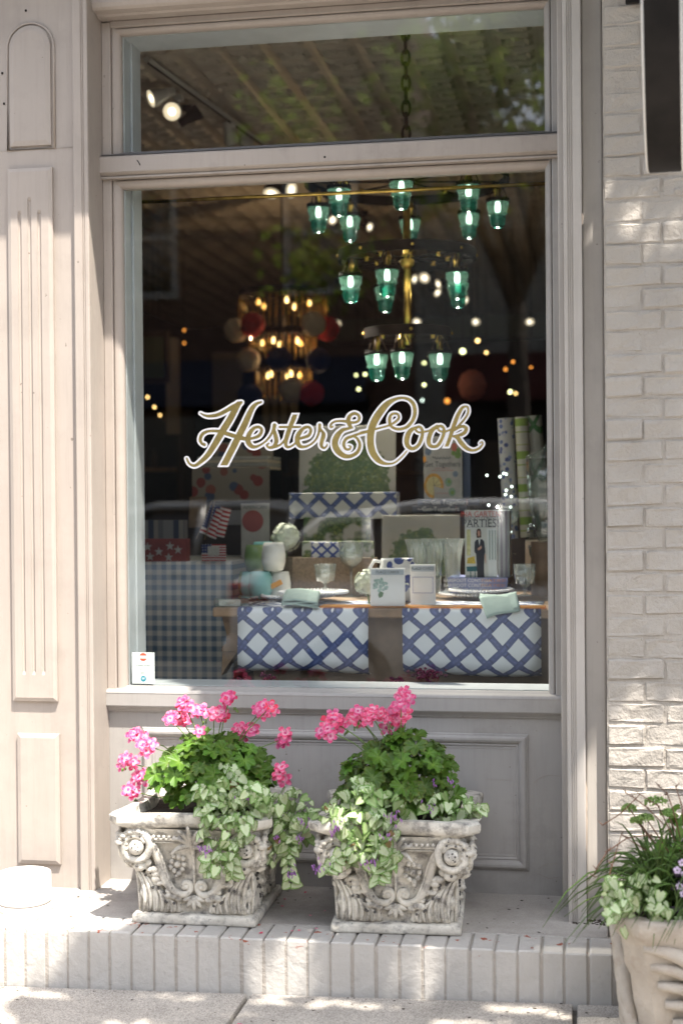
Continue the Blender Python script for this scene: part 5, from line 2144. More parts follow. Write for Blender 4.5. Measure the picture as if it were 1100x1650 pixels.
for i, (px, rx_) in enumerate(((330, -.45), (344, -.30))):
    p = at(px, 874, 1.68)
    t = thing('hand_flag', ['small striped hand flag leaning behind the flag card, lower one', 'small striped hand flag leaning behind the flag card, more upright one'][i], 'flag', p, 'little hand flags')
    o = obj('cloth', MB().grid(lambda u, v: ((u - .5) * .075, .006 * math.sin(u * 7), .03 + v * .12), 6, 2), flag_mat('hand_flag_print', .11, .12), t)
    obj('stick', MB().tube([(-.0385, 0, -.0), (-.0385, 0, .17)], .002, 6), M['wood'], t)
    t.rotation_euler = (0, -rx_ * .9, 0)
t, w_, h_ = card('poster_card', 'tall pale card with a faint red print beside the stacked cups', 'card', 389, 811, 434, 900, 1.75, plain('aged_card', (.34, .32, .28), .7, var=.1))
m = MB()
disc(m, (-.01, h_ * .68), .045, -.0035, 20, 1.0)
obj('print', m, plain('faded_red', (.26, .07, .06), .8), t)
text('AMERICAN', t, (0, -.003, h_ * .93), .020, M['ink'])
t, w_, h_ = card('poster_card', 'small grey card behind the flag card', 'card', 349, 822, 389, 846, 1.9, plain('grey_card', (.22, .21, .20), .7, var=.1))
t, w_, h_ = card('placemat_pad', 'placemat pad printed with red and blue bunting, under the gold H', 'placemat', 310, 752, 434, 808, 2.2, M['bunting'], 'bunting print pads')
t, w_, h_ = card('placemat_pad', 'upper bunting-print pad partly hidden by the gold lettering', 'placemat', 345, 712, 440, 741, 2.35, M['bunting'], 'bunting print pads')
for i in range(4):
    a, b = at(318, 757 - i * 5.4, 2.28), at(432, 757 - i * 5.4, 2.28)
    o = obj('pad_stack', MB().box((a.x, 2.28, a.z), (b.x, 2.55, a.z + .0125), .001), M['linen'] if i % 2 else M['ivory'])
    tag(o, ['lowest', 'second lowest', 'second highest', 'topmost'][i] + ' of four flat pads piled above the bunting-print pad', 'pad', 'piled pads')
a = at(372, 800, 2.3)
obj_ = obj('display_riser', MB().box((a.x - .35, 2.24, a.z - .9), (a.x + .35, 2.6, a.z - .02)), M['dark_wood'])
tag(obj_, 'dark stand carrying the bunting-print pads', 'stand')
t, w_, h_ = card('frame', 'dark wooden easel frame standing left of the pads', 'frame', 305, 800, 330, 850, 2.0, M['wood'], lean=.15, thick=.02)
t, w_, h_ = card('striped_box', 'grey striped box standing behind the star box', 'box', 232, 838, 300, 868, 1.85, plaid_mat('stripe_print', [(0, (.25, .24, .22)), (.4, (.05, .06, .09)), (.62, (.30, .27, .22)), (.8, (.16, .15, .15))], 0, .11), thick=.05)

# ------------------------------------------------------------------ backdrop of placemats and boxes behind the table
def sheet_pad(name, label, cat, px0, py0, px1, py1, Y, mat_fn, thick=.01, wrap=True, group=None, lean=.10):
    a, b = at(px0, py1, Y), at(px1, py0, Y)
    w_, h_ = b.x - a.x, b.z - a.z
    t = thing(name, label, cat, ((a.x + b.x) / 2, Y, a.z), group)
    t.rotation_euler = (-lean, 0, 0)
    mt = mat_fn(w_, h_) if callable(mat_fn) else mat_fn
    obj('sheet', MB().box((-w_ / 2, -thick / 2, 0), (w_ / 2, thick / 2, h_), .0015), mt, t)
    if wrap:
        r_ = random.Random(len(label))
        m = MB().grid(lambda u, v: ((u - .5) * (w_ + .01), -thick / 2 - .004 - .003 * math.sin(u * 17 + v * 9) * math.sin(v * 13 - u * 5) - .0015 * r_.random(), v * (h_ + .006)), 14, 14)
        obj('cellophane', m, M['cello'], t, smooth=True)
    return t, w_, h_


sheet_pad('placemat_pad', 'large burlap placemat pad printed with a green hydrangea, wrapped in cellophane, below the ampersand', 'placemat', 482, 684, 636, 795, 2.05, lambda w_, h_: hydrangea_mat('hydrangea_print_large', 95, 0, h_ * .10, w_ * .46, h_ * .74), group=None)
t, w_, h_ = sheet_pad('trellis_box', 'cream box printed with blue trellis under the large hydrangea pad', 'box', 470, 793, 641, 836, 1.92, M['lattice_s'], .10, False, lean=0)
sheet_pad('placemat_pad', 'hydrangea-print pad with green leaves directly under the trellis box', 'placemat', 489, 833, 596, 906, 1.86, lambda w_, h_: hydrangea_mat('hydrangea_print_all_over', 60, 0, h_ * .5, w_, h_, (.44, .42, .36), repeat=9), wrap=False, lean=.06)
sheet_pad('napkin_pack', 'pack printed with green leaves at the top of the kraft box', 'napkins', 487, 872, 602, 906, 1.60, lambda w_, h_: hydrangea_mat('leaf_print', 70, 0, h_ * .5, w_, h_, (.42, .42, .36), repeat=16), .02, False)
sheet_pad('napkin_pack', 'small blue trellis pack standing in the kraft box', 'napkins', 502, 874, 553, 908, 1.575, M['lattice_xs'], .02, False)
a, b = at(472, 961, 1.56), at(600, 898, 1.56)
kb = thing('kraft_box', 'open brown kraft box holding paper packs behind the stemmed glasses', 'box', ((a.x + b.x) / 2, 1.62, TZ))
w_, h_ = b.x - a.x, b.z - TZ
obj('front', MB().box((-w_ / 2, -.07, 0), (w_ / 2, -.062, h_), .001), M['kraft_light'], kb)
obj('back', MB().box((-w_ / 2, .062, 0), (w_ / 2, .07, h_ * .9), .001), M['kraft_light'], kb)
obj('side', MB().box((-w_ / 2, -.0615, 0), (-w_ / 2 + .006, .0615, h_ * .97), .001).box((w_ / 2 - .006, -.0615, 0), (w_ / 2, .0615, h_ * .97), .001), M['kraft_light'], kb)
sheet_pad('placemat_pad', 'square hydrangea placemat pack in shiny cellophane behind the fluted tumblers', 'placemat', 615, 829, 739, 930, 1.78, lambda w_, h_: hydrangea_mat('hydrangea_wreath_print', 85, -.01, h_ * .22, w_ * .40, h_ * .60, (.36, .33, .27)), lean=.16)
hb = at(545, 800, 2.0)
o = obj('display_riser', MB().box((hb.x - .34, 1.965, TZ), (hb.x + .24, 2.2, hb.z - .02)), M['dark_wood'])
tag(o, 'dark display block behind the kraft box, carrying the trellis box', 'stand')

# books
def closed_book(name, label, px0, py0, px1, py1, Y, mat, depth, group=None, rot=0.0):
    a, b = at(px0, py1, Y), at(px1, py0, Y)
    w_, h_ = b.x - a.x, b.z - a.z
    t = thing(name, label, 'book', ((a.x + b.x) / 2, Y, a.z), group, rot)
    obj('cover', MB().box((-w_ / 2, 0, 0), (w_ / 2, depth, .0025), .0008).box((-w_ / 2, 0, h_ - .0025), (w_ / 2, depth, h_), .0008).box((-w_ / 2, -.002, .0), (w_ / 2, .002, h_), .0008), mat, t)
    obj('pages', MB().box((-w_ / 2 + .003, .003, .003), (w_ / 2 - .003, depth - .004, h_ - .003)), M['pages'], t)
    return t, w_, h_


M['orange_ink'] = plain('orange_print', (.55, .22, .08), .6)
M['red_ink'] = plain('red_print', (.40, .05, .05), .6)
for i, (y0, y1, x0, x1) in enumerate(((931, 940, 721, 818), (939, 948, 722, 817), (947, 956, 724, 819))):
    t, w_, h_ = closed_book('cookbook', ['uppermost', 'middle', 'lowest'][i] + ' lavender-blue cookbook of the flat stack behind the beaded plate', x0, y0, x1, y1, 1.44, M['spine_blue'], .20, 'lavender-blue cookbooks lying flat')
    text('BAREFOOT CONTESSA', t, (-w_ * .18, -.0032, h_ * .5), .019, M['paper'], .92)
    text('PARTIES!', t, (w_ * .26, -.0032, h_ * .5), .015, M['orange_ink'], 1.6)
for i, (y0, y1, x0, x1) in enumerate(((804, 815, 672, 772), (815, 826, 664, 752))):
    t, w_, h_ = closed_book('cookbook', ['upper', 'lower'][i] + ' navy cookbook lying flat under the upright cookbook with the pie', x0, y0, x1, y1, 1.95, M['spine_navy'], .16, 'navy cookbooks lying flat')
    text('Get Togethers', t, (w_ * .02, -.0032, h_ * .5), .026, M['paper'])
    sq = MB().tube([(-w_ * .40 + .004 * q, -.003, h_ * .5 + .005 * math.sin(q * 1.9)) for q in range(18)], .0009, 5)
    obj('script', sq, M['paper'], t)
    obj('band', MB().box((w_ * .30, -.0035, 0), (w_ * .305, -.0022, h_)), M['red_ink'], t)
# upright book with the pie
a, b = at(683, 804, 1.97), at(741, 703, 1.97)
w_, h_ = b.x - a.x, b.z - a.z
t = thing('cookbook', 'upright cookbook with a yellow pie on its cover, under the word Cook', 'book', ((a.x + b.x) / 2, 1.97, a.z))
obj('cover', MB().box((-w_ / 2, -.002, 0), (w_ / 2, .002, h_), .0008), plain('cover_linen', (.36, .34, .30), .5, var=.14, vs=22), t)
obj('pages', MB().box((-w_ / 2 + .002, .0022, .002), (w_ / 2 + .006, .03, h_ - .002)), M['pages'], t)
obj('back_cover', MB().box((-w_ / 2, .0302, 0), (w_ / 2 + .010, .033, h_), .0008), M['spine_navy'], t)
sx_, sz_ = w_ / 58, h_ / 101
def C2(px, py):
    return ((px - 712) * sx_, (804 - py) * sz_)
cov = MB()
m = MB()
c0 = C2(698.5, 783)
def pie(m, c, rad, a0, a1, y, n=22):
    m.add([(c[0], y, c[1])] + [(c[0] + rad * .78 * math.cos(a0 + (a1 - a0) * i / n), y, c[1] + rad * math.sin(a0 + (a1 - a0) * i / n)) for i in range(n + 1)], [(0, 1 + i, 2 + i) for i in range(n)])
pie(m, c0, 20.5 * sz_, R(-12 + 0), R(272), -.0028)
obj('print', m, plain('pie_crust', (.50, .24, .02), .6, var=.35, vs=120), t)
m = MB()
pie(m, c0, 15.5 * sz_, R(-8), R(268), -.0031)
obj('print', m, plain('pie_filling', (.50, .42, .18), .6, var=.1, vs=90), t)
m = MB()
for an in (10, 45, 92):
    m.tube([(c0[0], -.0033, c0[1]), (c0[0] + 15 * sx_ * math.cos(R(an)) * .9, -.0033, c0[1] + 16 * sz_ * math.sin(R(an)))], .0008, 4)
obj('print', m, M['ink'], t)
m = MB()
disc(m, C2(722, 777), 7 * sz_, -.0028, 18, .8)
disc(m, C2(727.5, 793), 7 * sz_, -.0028, 18, .8)
obj('print', m, plain('green_glass_print', (.16, .27, .17), .5, var=.3, vs=90), t)
m = MB()
for c, q in ((C2(723, 776), 3), (C2(728, 794), 3.4), (C2(737, 733), 6), (C2(730, 730), 4), (C2(738, 726), 4)):
    disc(m, c, q * sz_, -.0031, 12, .9)
obj('print', m, plain('herb_print', (.14, .24, .04), .6, var=.4, vs=200), t)
m = MB()
disc(m, C2(731.5, 721), 7.5 * sz_, -.0028, 16, .62)
obj('print', m, plain('tomato_print', (.38, .09, .05), .6), t)
m = MB()
disc(m, C2(690, 727), 6.5 * sz_, -.0028, 16, .8)
disc(m, C2(733, 764), 5 * sz_, -.0028, 16, .9)
obj('print', m, plain('bowl_print', (.14, .18, .24), .6, var=.4, vs=120), t)
m = MB()
disc(m, C2(684.5, 740), 6 * sz_, -.0029, 16, .4)
obj('print', m, M['orange'], t)
tx = C2(712, 748)
text('Get Togethers', t, (tx[0], -.0031, tx[1]), .032, M['ink'], .80)
sq = MB().tube([(C2(697 + q * 1.6, 738)[0], -.0031, C2(0, 738 + 2.6 * math.sin(q * 2.1) - (3 if q < 2 else 0))[1]) for q in range(19)], .0014, 5)
obj('script', sq, M['ink'], t)
for yy, ww in ((754.5, 12), (758, 18), (795, 10)):
    p = C2(712, yy)
    obj('rule', MB().box((p[0] - ww * sx_, -.0032, p[1] - .0007), (p[0] + ww * sx_, -.0024, p[1] + .0007)), M['red_ink'], t)
t2, w2, h2 = closed_book('book', 'blue-grey upright book leaning behind the cookbook with the pie', 742, 708, 757, 803, 2.03, plain('slate_cover', (.10, .13, .20), .5), .02)

# standing cookbook with the woman, and the row behind it
a, b = at(749, 931, 1.46), at(800, 822, 1.46)
w_, h_ = b.x - a.x, b.z - a.z
t = thing('cookbook', 'tall pale cookbook with a standing woman in black on its cover, on the lavender-blue stack', 'book', ((a.x + b.x) / 2, 1.46, a.z))
obj('cover', MB().box((-w_ / 2, -.002, 0), (w_ / 2, .002, h_), .0008), plain('cover_pale', (.46, .49, .46), .4, var=.08, vs=16), t)
obj('pages', MB().box((-w_ / 2 + .003, .0022, .003), (w_ / 2 - .001, .020, h_ - .003)), M['pages'], t)
sx_, sz_ = w_ / 51, h_ / 109
def C3(px, py):
    return ((px - 774.5) * sx_, (931 - py) * sz_)
def poly(pts, y, mat, nm='print'):
    q = [C3(*p) for p in pts]
    m = MB()
    n = len(q)
    cx = sum(p[0] for p in q) / n
    cz = sum(p[1] for p in q) / n
    m.add([(cx, y, cz)] + [(p[0], y, p[1]) for p in q], [(0, 1 + i, 1 + (i + 1) % n) for i in range(n)])
    return obj(nm, m, mat, t)
M['p_white'] = plain('door_white_print', (.55, .60, .60), .5)
M['p_teal'] = plain('teal_print', (.01, .09, .11), .5)
M['p_yel'] = plain('yellow_green_print', (.42, .43, .22), .5, var=.3, vs=90)
M['p_black'] = plain('black_print', (.012, .016, .026), .5)
M['p_skin'] = plain('skin_print', (.40, .22, .16), .6)
M['p_hair'] = plain('brown_hair_print', (.05, .028, .02), .6)
poly([(784, 852), (798, 851), (799, 930), (786, 930)], -.0026, M['p_white'])
for x_ in (787, 791.5, 796):
    poly([(x_, 854), (x_ + 2.2, 854), (x_ + 2.2, 902), (x_, 902)], -.0029, plain('pane_print', (.26, .33, .30), .4))
poly([(752, 853), (758, 853), (758, 895), (752, 895)], -.0026, M['p_yel'])
poly([(753, 899), (764, 896), (766, 908), (752, 908)], -.0029, plain('flower_print', (.42, .33, .05), .6, var=.5, vs=200))
poly([(751, 913), (769, 912), (770, 920), (752, 921)], -.0031, M['p_teal'])
poly([(757, 921), (758.5, 921), (758.5, 931), (757, 931)], -.0031, M['p_teal'])
poly([(764, 919), (765.5, 919), (765.5, 931), (764, 931)], -.0031, M['p_teal'])
poly([(768, 869), (776, 868.5), (779.5, 872), (781.5, 890), (780, 893), (779, 912), (779.5, 930), (768.5, 930), (766.5, 892), (764, 889), (764.5, 873)], -.0033, M['p_black'])
poly([(770.5, 869), (773.5, 869), (772.2, 879)], -.0036, M['p_white'])
poly([(769, 884), (775, 878.5), (776, 883), (770.5, 887)], -.0037, M['p_skin'])
poly([(780.2, 893), (781.8, 893), (782.5, 907), (781.3, 909)], -.0035, M['p_skin'])
poly([(768, 853.5), (771, 851), (774, 852.5), (775, 858), (775, 866), (768, 867), (767, 860)], -.0035, M['p_hair'])
poly([(769.3, 856), (771, 854.5), (773, 856), (773.3, 861), (771.6, 865), (769.6, 862)], -.0038, M['p_skin'])
for (s_, yy, sz2, mt, wd2) in (('INA GARTEN', 828.5, .031, M['red_ink'], .84), ('BAREFOOT CONTESSA', 835.5, .021, M['ink'], .72), ('PARTIES!', 843.5, .043, M['ink'], .86)):
    p = C3(774, yy)
    text(s_, t, (p[0], -.0029, p[1]), sz2, mt, wd2)
p = C3(774, 849)
obj('rule', MB().box((p[0] - 24 * sx_, -.003, p[1] - .0005), (p[0] + 24 * sx_, -.0022, p[1] + .0005)), M['ink'], t)
for i in range(5):
    px = 802 + i * 3.7
    t2, w2, h2 = closed_book('cookbook', ['first', 'second', 'third', 'fourth', 'last'][i] + ' of the thin pale cookbooks edge-on beside the woman cover, counted from it', px, 822.5, px + 3.2, 931, 1.475 + .012 * i, plain('pale_lavender', (.34, .33, .40), .5) if i % 2 else M['p_white'], .19, 'pale cookbooks standing edge-on')

# rolls of wrapping paper
for (px0, py0, px1, py1, Y, mt, lb, ln) in ((811, 672, 836, 866, 1.95, M['toile'], 'roll of blue floral wrapping paper, outermost of three standing rolls', .045), (838, 670, 858, 864, 1.92, M['plaid_green'], 'roll of green plaid wrapping paper between the other two rolls', .04), (857, 668, 884, 864, 1.97, lattice_mat('green_trellis_print', .15, .20, (.44, .43, .36), (.05, .15, .045), .07), 'roll of green trellis wrapping paper tucked against the window edge', .06)):
    a, b = at(px0, py1, Y), at(px1, py0, Y)
    rd = (b.x - a.x) / 2
    t = thing('paper_roll', lb, 'paper roll', ((a.x + b.x) / 2, Y, a.z - .004), 'rolls of wrapping paper')
    h_ = b.z - a.z
    sp = [(rd * (1 - .06 * i / 26 * 3) * 1.0, i * .34) for i in range(0, 1)]
    obj('paper', MB().lathe([(rd, 0), (rd, h_)], 28, cap=False), mt, t, smooth=True)
    m = MB().lathe([(rd - .0015, .002), (rd - .0015, h_ - .001)], 28, cap=False).lathe([(rd * .45, .0), (rd * .45, h_ - .002)], 20, cap=False)
    obj('inner_turns', m, M['paper'], t, smooth=True)
    t.rotation_euler = (0, -ln, 0)
rz0 = at(840, 866, 1.95).z
sh = obj('display_shelf', MB().box((.50, 1.86, rz0 - .12), (1.2, 2.2, rz0 - .008), .004), M['ivory'])
tag(sh, 'pale raised shelf under the wrapping paper rolls', 'shelf')
o = obj('display_riser', MB().box((.505, 1.90, TZ), (1.19, 2.19, rz0 - .121)), M['dark_wood'])
tag(o, 'dark plinth under the pale raised shelf', 'stand')
bz0 = at(700, 827, 1.95).z
o = obj('display_riser', MB().box((at(664, 827, 1.95).x, 1.93, TZ), (.498, 2.15, bz0 - .001)), M['dark_wood'])
tag(o, 'dark plinth under the navy cookbooks', 'stand')

# ------------------------------------------------------------------ glassware and crockery
def fluted(prof, n=48, k=12, d=.06, z_from=0):
    return MB().lathe(prof, n, wave=lambda a, i: 1 + d * math.cos(k * a) * (1 if prof[i][1] > z_from else 0), cap=False)


def goblet(px, py_base, py_top, label, rim, foot, stem, Yz=None, group='stemmed glasses on the table'):
    p = atz(px, py_base, TZ) if Yz is None else at(px, py_base, Yz)
    top = at(px, py_top, p.y)
    H = top.z - p.z
    t = thing('stemmed_glass', label, 'glass', (p.x, p.y, TZ + .001 if Yz is None else p.z), group)
    zb = H * stem
    prof = [(.007, zb), (rim * .45, zb + .01), (rim * .80, zb + H * .12), (rim * .92, zb + (H - zb) * .5), (rim, H), (rim * .97, H - .001), (rim * .88, zb + (H - zb) * .5), (rim * .74, zb + H * .13), (.004, zb + .012)]
    obj('bowl', fluted(prof, 48, 14, .045, zb + .01), M['crystal'], t, smooth=True)
    obj('stem', MB().lathe([(.0045, .010), (.0038, zb * .5), (.0065, zb - .002)], 10), M['crystal'], t, smooth=True)
    obj('foot', MB().lathe([(foot, 0), (foot, .0025), (foot * .4, .007), (.005, .011)], 24), M['crystal'], t, smooth=True)
    return t


goblet(566, 962, 874, 'tall ribbed wine glass on a long stem in front of the kraft box', .048, .036, .52)
goblet(524, 950, 909, 'shorter clear goblet in front of the kraft box, beside the left plate', .041, .030, .22, 1.35)
goblet(845, 960, 909, 'short ribbed goblet beside the lavender-blue book stack', .039, .032, .26, 1.25)
goblet(817, 893, 815, 'tall thin wine glass in front of the floral paper roll', .046, .034, .55, 1.80)
p = atz(870, 910, TZ)
goblet(874, 912, 879, 'small cut glass bowl at the window edge under the dispenser', .055, .03, .18, 1.75)
for i, (px, top, rw) in enumerate(((672, 869, .050), (699, 868, .050), (729, 868, .046))):
    p = at(px, 943, 1.50)
    tp = at(px, top, p.y)
    H = tp.z - TZ
    t = thing('fluted_tumbler', ['fluted glass tumbler nearest the white cup', 'middle one of the three fluted glass tumblers', 'fluted glass tumbler nearest the tall cookbook with the woman'][i], 'tumbler', (p.x, p.y, TZ + .001), 'fluted tumblers in a row')
    rw = 21 / 460
    prof = [(.022, .0), (.023, .012), (.025, H * .25), (.030, H * .6), (.037, H * .85), (rw + .001, H), (rw - .002, H - .001), (.034, H * .84), (.027, H * .6), (.021, H * .25), (.018, .02), (.0, .018)]
    obj('wall', fluted(prof, 56, 14, .075, .005), M['crystal'], t, smooth=True)
# glass dispenser at the window edge
p = at(884, 880, 1.62)
t = thing('drink_dispenser', 'large cut glass drinks dispenser with a metal tap at the window edge', 'dispenser', (p.x, p.y, at(884, 872, 1.62).z))
Hd = at(884, 735, 1.62).z - t.location.z
obj('jar', fluted([(.04, 0), (.055, .03), (.07, .12), (.082, Hd * .7), (.086, Hd * .97), (.08, Hd * .97), (.074, Hd * .6), (.05, .04), (.0, .03)], 48, 12, .03), M['crystal'], t, smooth=True)
obj('lid', MB().lathe([(.09, Hd * .97), (.088, Hd), (.03, Hd + .03), (.012, Hd + .045), (.0, Hd + .06)], 28), M['crystal'], t, smooth=True)
obj('tap', MB().tube([(-.055, -.055, .05), (-.075, -.075, .05), (-.078, -.078, .035)], .006, 8).ball((-.068, -.068, .064), .008, 8, 6), M['rim'], t, smooth=True)
o = obj('display_riser', MB().lathe([(.07, 0), (.07, t.location.z - TZ - .002)], 24, (t.location.x, t.location.y, TZ)), M['wood'])
tag(o, 'round wooden stand under the glass drinks dispenser', 'stand')

# cups in two layers
def cup(px, py_b, py_t, Y, mt, label):
    a, b = at(px, py_b, Y), at(px, py_t, Y)
    H = b.z - a.z
    t = thing('ceramic_cup', label, 'cup', (a.x, Y, a.z), 'glazed cups stacked by the plates')
    q = H / .105
    obj('body', MB().lathe([(.028 * q, 0), (.036 * q, .004 * q), (.044 * q, .035 * q), (.0445 * q, .060 * q), (.040 * q, .090 * q), (.0355 * q, H), (.033 * q, H), (.036 * q, .085 * q), (.040 * q, .055 * q), (.0, .012 * q)], 32), mt, t, smooth=True)
    return t


cy = 1.34
zl = 962 - 0
cup(406, 964, 921, cy + .05, M['teal'], 'aqua cup in the lower layer, half hidden by the other aqua cup')
cup(420, 966, 921, cy - .02, M['teal'], 'aqua cup at the front of the lower layer')
cup(400, 960, 921, cy + .14, M['green_glaze'], 'sage green cup in the lower layer, behind the aqua cups')
cw = cup(451, 963, 921, cy + .02, M['cream_glaze'], 'cream cup in the lower layer with an orange tag')
obj('tag', MB().box((-.003, -.052, .040), (.045, -.049, .060), .001), M['orange'], cw).rotation_euler = (0, -.45, 0)
cup(412, 921, 878, cy + .08, M['green_glaze'], 'sage green cup in the upper layer')
cup(441, 920, 874, cy + .0, M['cream_glaze'], 'cream cup in the upper layer, above the tagged one')
cup(424, 916, 873, cy + .17, M['teal'], 'aqua cup at the back of the upper layer, only its rim showing')

# plates with beaded rims and napkins
def plate(px, py, rad, label, lift):
    p = atz(px, py, TZ + lift)
    t = thing('beaded_plate', label, 'plate', (p.x, p.y, TZ + lift), 'white plates with beaded rims')
    obj('dish', MB().lathe([(rad * .55, 0), (rad * .6, .003), (rad * .72, .006), (rad * .96, .014), (rad, .016), (rad * .97, .0175), (rad * .70, .010), (rad * .58, .007), (0, .0065)], 56), M['white'], t, smooth=True)
    n = 62
    bm_ = MB()
    for i in range(n):
        a = 2 * pi * i / n
        bm_.ball((rad * math.cos(a), rad * math.sin(a), .0168), rad * .046, 6, 4)
    o = obj('bead_rim', bm_, M['white'], t, smooth=True)
    o['kind'] = 'stuff'
    return t


plate(480, 966, .135, 'larger white beaded plate under the sage napkin', .004)
plate(505, 961, .125, 'smaller white beaded plate on top of the larger one by the cups', .024)
plate(768, 963, .140, 'larger white beaded plate in front of the lavender-blue book stack', .004)
plate(775, 957, .118, 'smaller white beaded plate on top of the larger one before the book stack', .022)


def napkin(name, label, pts, layers, grp):
    """cloth folded in layers; pts: photo outline of each corner (px, py, Y)"""
    P = [at(*q) for q in pts]
    c = sum(P, Vector()) / 4
    t = thing('cloth_napkin', label, 'napkin', c, grp)
    for L in range(layers):
        m = MB()
        def f(u, v):
            p = P[0].lerp(P[1], u).lerp(P[3].lerp(P[2], u), v) - c
            sag = .005 * math.sin(u * 6 + L) * v
            return (p.x * (1 - .02 * L), p.y - .004 * math.sin(v * 3) + L * .006 + sag, p.z + .0055 * L + .004 * math.sin(u * 5 + 2 * L))
        m.grid(f, 12, 8)
        o = obj('fold', m, M['sage'], t, smooth=True)
        o.modifiers.new('thick', 'SOLIDIFY').thickness = .003
    return t


napkin('cloth_napkin', 'folded sage green napkin on the plate next to the cups', [(453, 976, .912), (512, 978, .912), (516, 958, 1.05), (458, 957, 1.05)], 4, 'sage napkins')
napkin('cloth_napkin', 'sage green napkin hanging over the table edge below the book stack', [(784, 997, .908), (838, 983, .908), (832, 958, .97), (771, 962, .97)], 2, 'sage napkins')
# gold-tinted glass strip lying along the table front
a, b = at(515, 972, .945), at(878, 968, .945)
o = obj('tray', MB().box((a.x, .934, TZ + .001), (b.x, 1.02, TZ + .007), .002), clear_glass('amber_glass', (.80, .50, .18), 1.5, .05, body=.5, body_col=(.55, .30, .10)))
tag(o, 'long amber tray along the front edge of the table', 'tray')
# mirrored box and forks at the table corner
p = atz(372, 974, TZ)
t = thing('glass_box', 'flat mirrored glass box at the corner of the table', 'box', (-.47, 1.0, TZ))
x0, x1 = at(345, 970, .97).x + .47, at(388, 970, .97).x + .47
obj('box', MB().box((x0, -.035, .001), (x1 + .03, .12, .030), .003), M['crystal'], t)
obj('lining', MB().box((x0 + .02, -.037, .004), (x1, -.0355, .026)), plain('mirror_lining', (.5, .55, .5), .25, .8, var=.4, vs=60), t)
for i, px in enumerate((402, 414, 424)):
    p = at(px, 968, .975)
    m = MB()
    m.tube([(0, 0, 0), (.005, .06, .004), (.012, .13, .002)], [.003, .002, .004], 6)
    for q in (-.006, -.002, .002, .006):
        m.tube([(q, 0, 0), (q * 1.1, -.03, .004)], .0010, 5)
    o = obj('fork', m, M['rim'], smooth=True, loc=(p.x, p.y + .02, TZ + .006))
    tag(o, ['fork nearest the mirrored box', 'middle fork by the aqua cups', 'fork nearest the plates'][i], 'fork', 'forks laid on the table')
# white hydrangea heads
for i, (px, py, sz, Y, lb) in enumerate(((460, 866, .060, 1.66, 'white hydrangea head in the woven basket above the stacked cups'), (592, 939, .048, 1.12, 'white hydrangea head between the wine glass and the place cards'), (648, 940, .035, 1.22, 'white hydrangea partly hidden behind the place cards'))):
    p = at(px, py, Y)
    rr_ = random.Random(i)
    t = thing('hydrangea', lb, 'flower', p, 'white hydrangea heads')
    m = MB()
    for q in range(120):
        d = Vector((rr_.gauss(0, 1), rr_.gauss(0, 1), rr_.gauss(.2, 1))).normalized()
        c = d * sz * rr_.uniform(.85, 1.03)
        F = frame_from(d, (0, 0, 1), rr_.uniform(0, 3))
        for k_ in range(4):
            an = k_ * pi / 2
            e = Vector((math.cos(an), math.sin(an), .15)) * .011
            s2 = Vector((-math.sin(an), math.cos(an), 0)) * .006
            base_i = [c, c + F.to_3x3() @ (e * .6 + s2), c + F.to_3x3() @ e, c + F.to_3x3() @ (e * .6 - s2)]
            m.add(base_i, [(0, 1, 2, 3)])
    m.ball((0, 0, 0), sz * .86, 14, 10)
    obj('florets', m, plain('hydrangea_white', (.62, .66, .52), .7, var=.15, vs=60), t, fix=False)
    obj('stalk', MB().tube([(0, 0, -sz * .6), (.004, .01, TZ + .001 - p.z if i else -sz - .05)], .004, 6), M['stem'], t)
    if i == 0:
        hz = p.z - sz - .05
o = obj('flower_basket', MB().lathe([(.06, .0), (.064, .05), (.07, .15), (.066, .15), (.06, .02)], 24, (at(484, 880, 1.66).x, 1.66, TZ + .0)), M['kraft_light'])
o.data.transform(Matrix.Identity(4))
tag(o, 'woven basket behind the stacked cups', 'basket')
# white and blue creamer
p = at(638, 950, 1.2)
t = thing('creamer', 'white and blue patterned jug behind the place cards', 'jug', (p.x, 1.25, TZ))
H = at(638, 900, 1.25).z - TZ
bl_ = splash_mat('blue_brush_print', (.55, .56, .54), [(.05, .07, .20), (.55, .56, .54), (.06, .09, .24)], 24, .46)
obj('body', MB().lathe([(.045, 0), (.062, .01), (.074, H * .35), (.070, H * .75), (.060, H * .95), (.062, H), (.058, H), (.056, H * .9), (.0, .02)], 36), bl_, t, smooth=True)
obj('handle', MB().tube([(-.060, 0, H * .92), (-.088, 0, H * .95), (-.104, 0, H * .78), (-.098, 0, H * .45), (-.070, 0, H * .30)], [.006, .0065, .007, .0065, .006], 8), M['white'], t, smooth=True)
# place card packs
def pack(px0, py0, px1, py1, Y, label):
    a, b = at(px0, py1, Y), at(px1, py0, Y)
    w_, h_ = b.x - a.x, b.z - TZ
    t = thing('place_card_pack', label, 'card pack', ((a.x + b.x) / 2, Y, TZ + .001), 'packs of place cards')
    obj('card', MB().box((-w_ / 2, -.004, 0), (w_ / 2, .004, h_), .001), M['paper'], t)
    obj('header', MB().box((-w_ / 2 + .004, -.0052, h_ * .83), (w_ / 2 - .004, -.0042, h_ * .97)), plain('header_line', (.42, .46, .48), .6), t)
    text('PLACE CARDS', t, (0, -.0056, h_ * .90), .0135, M['ink'], .95)
    m = MB().grid(lambda u, v: ((u - .5) * (w_ + .004), -.0075 - .0015 * math.sin(u * 15 + v * 8) * math.sin(v * 11), v * (h_ + .003)), 10, 10)
    obj('cellophane', m, M['cello'], t, smooth=True)
    return t, w_, h_


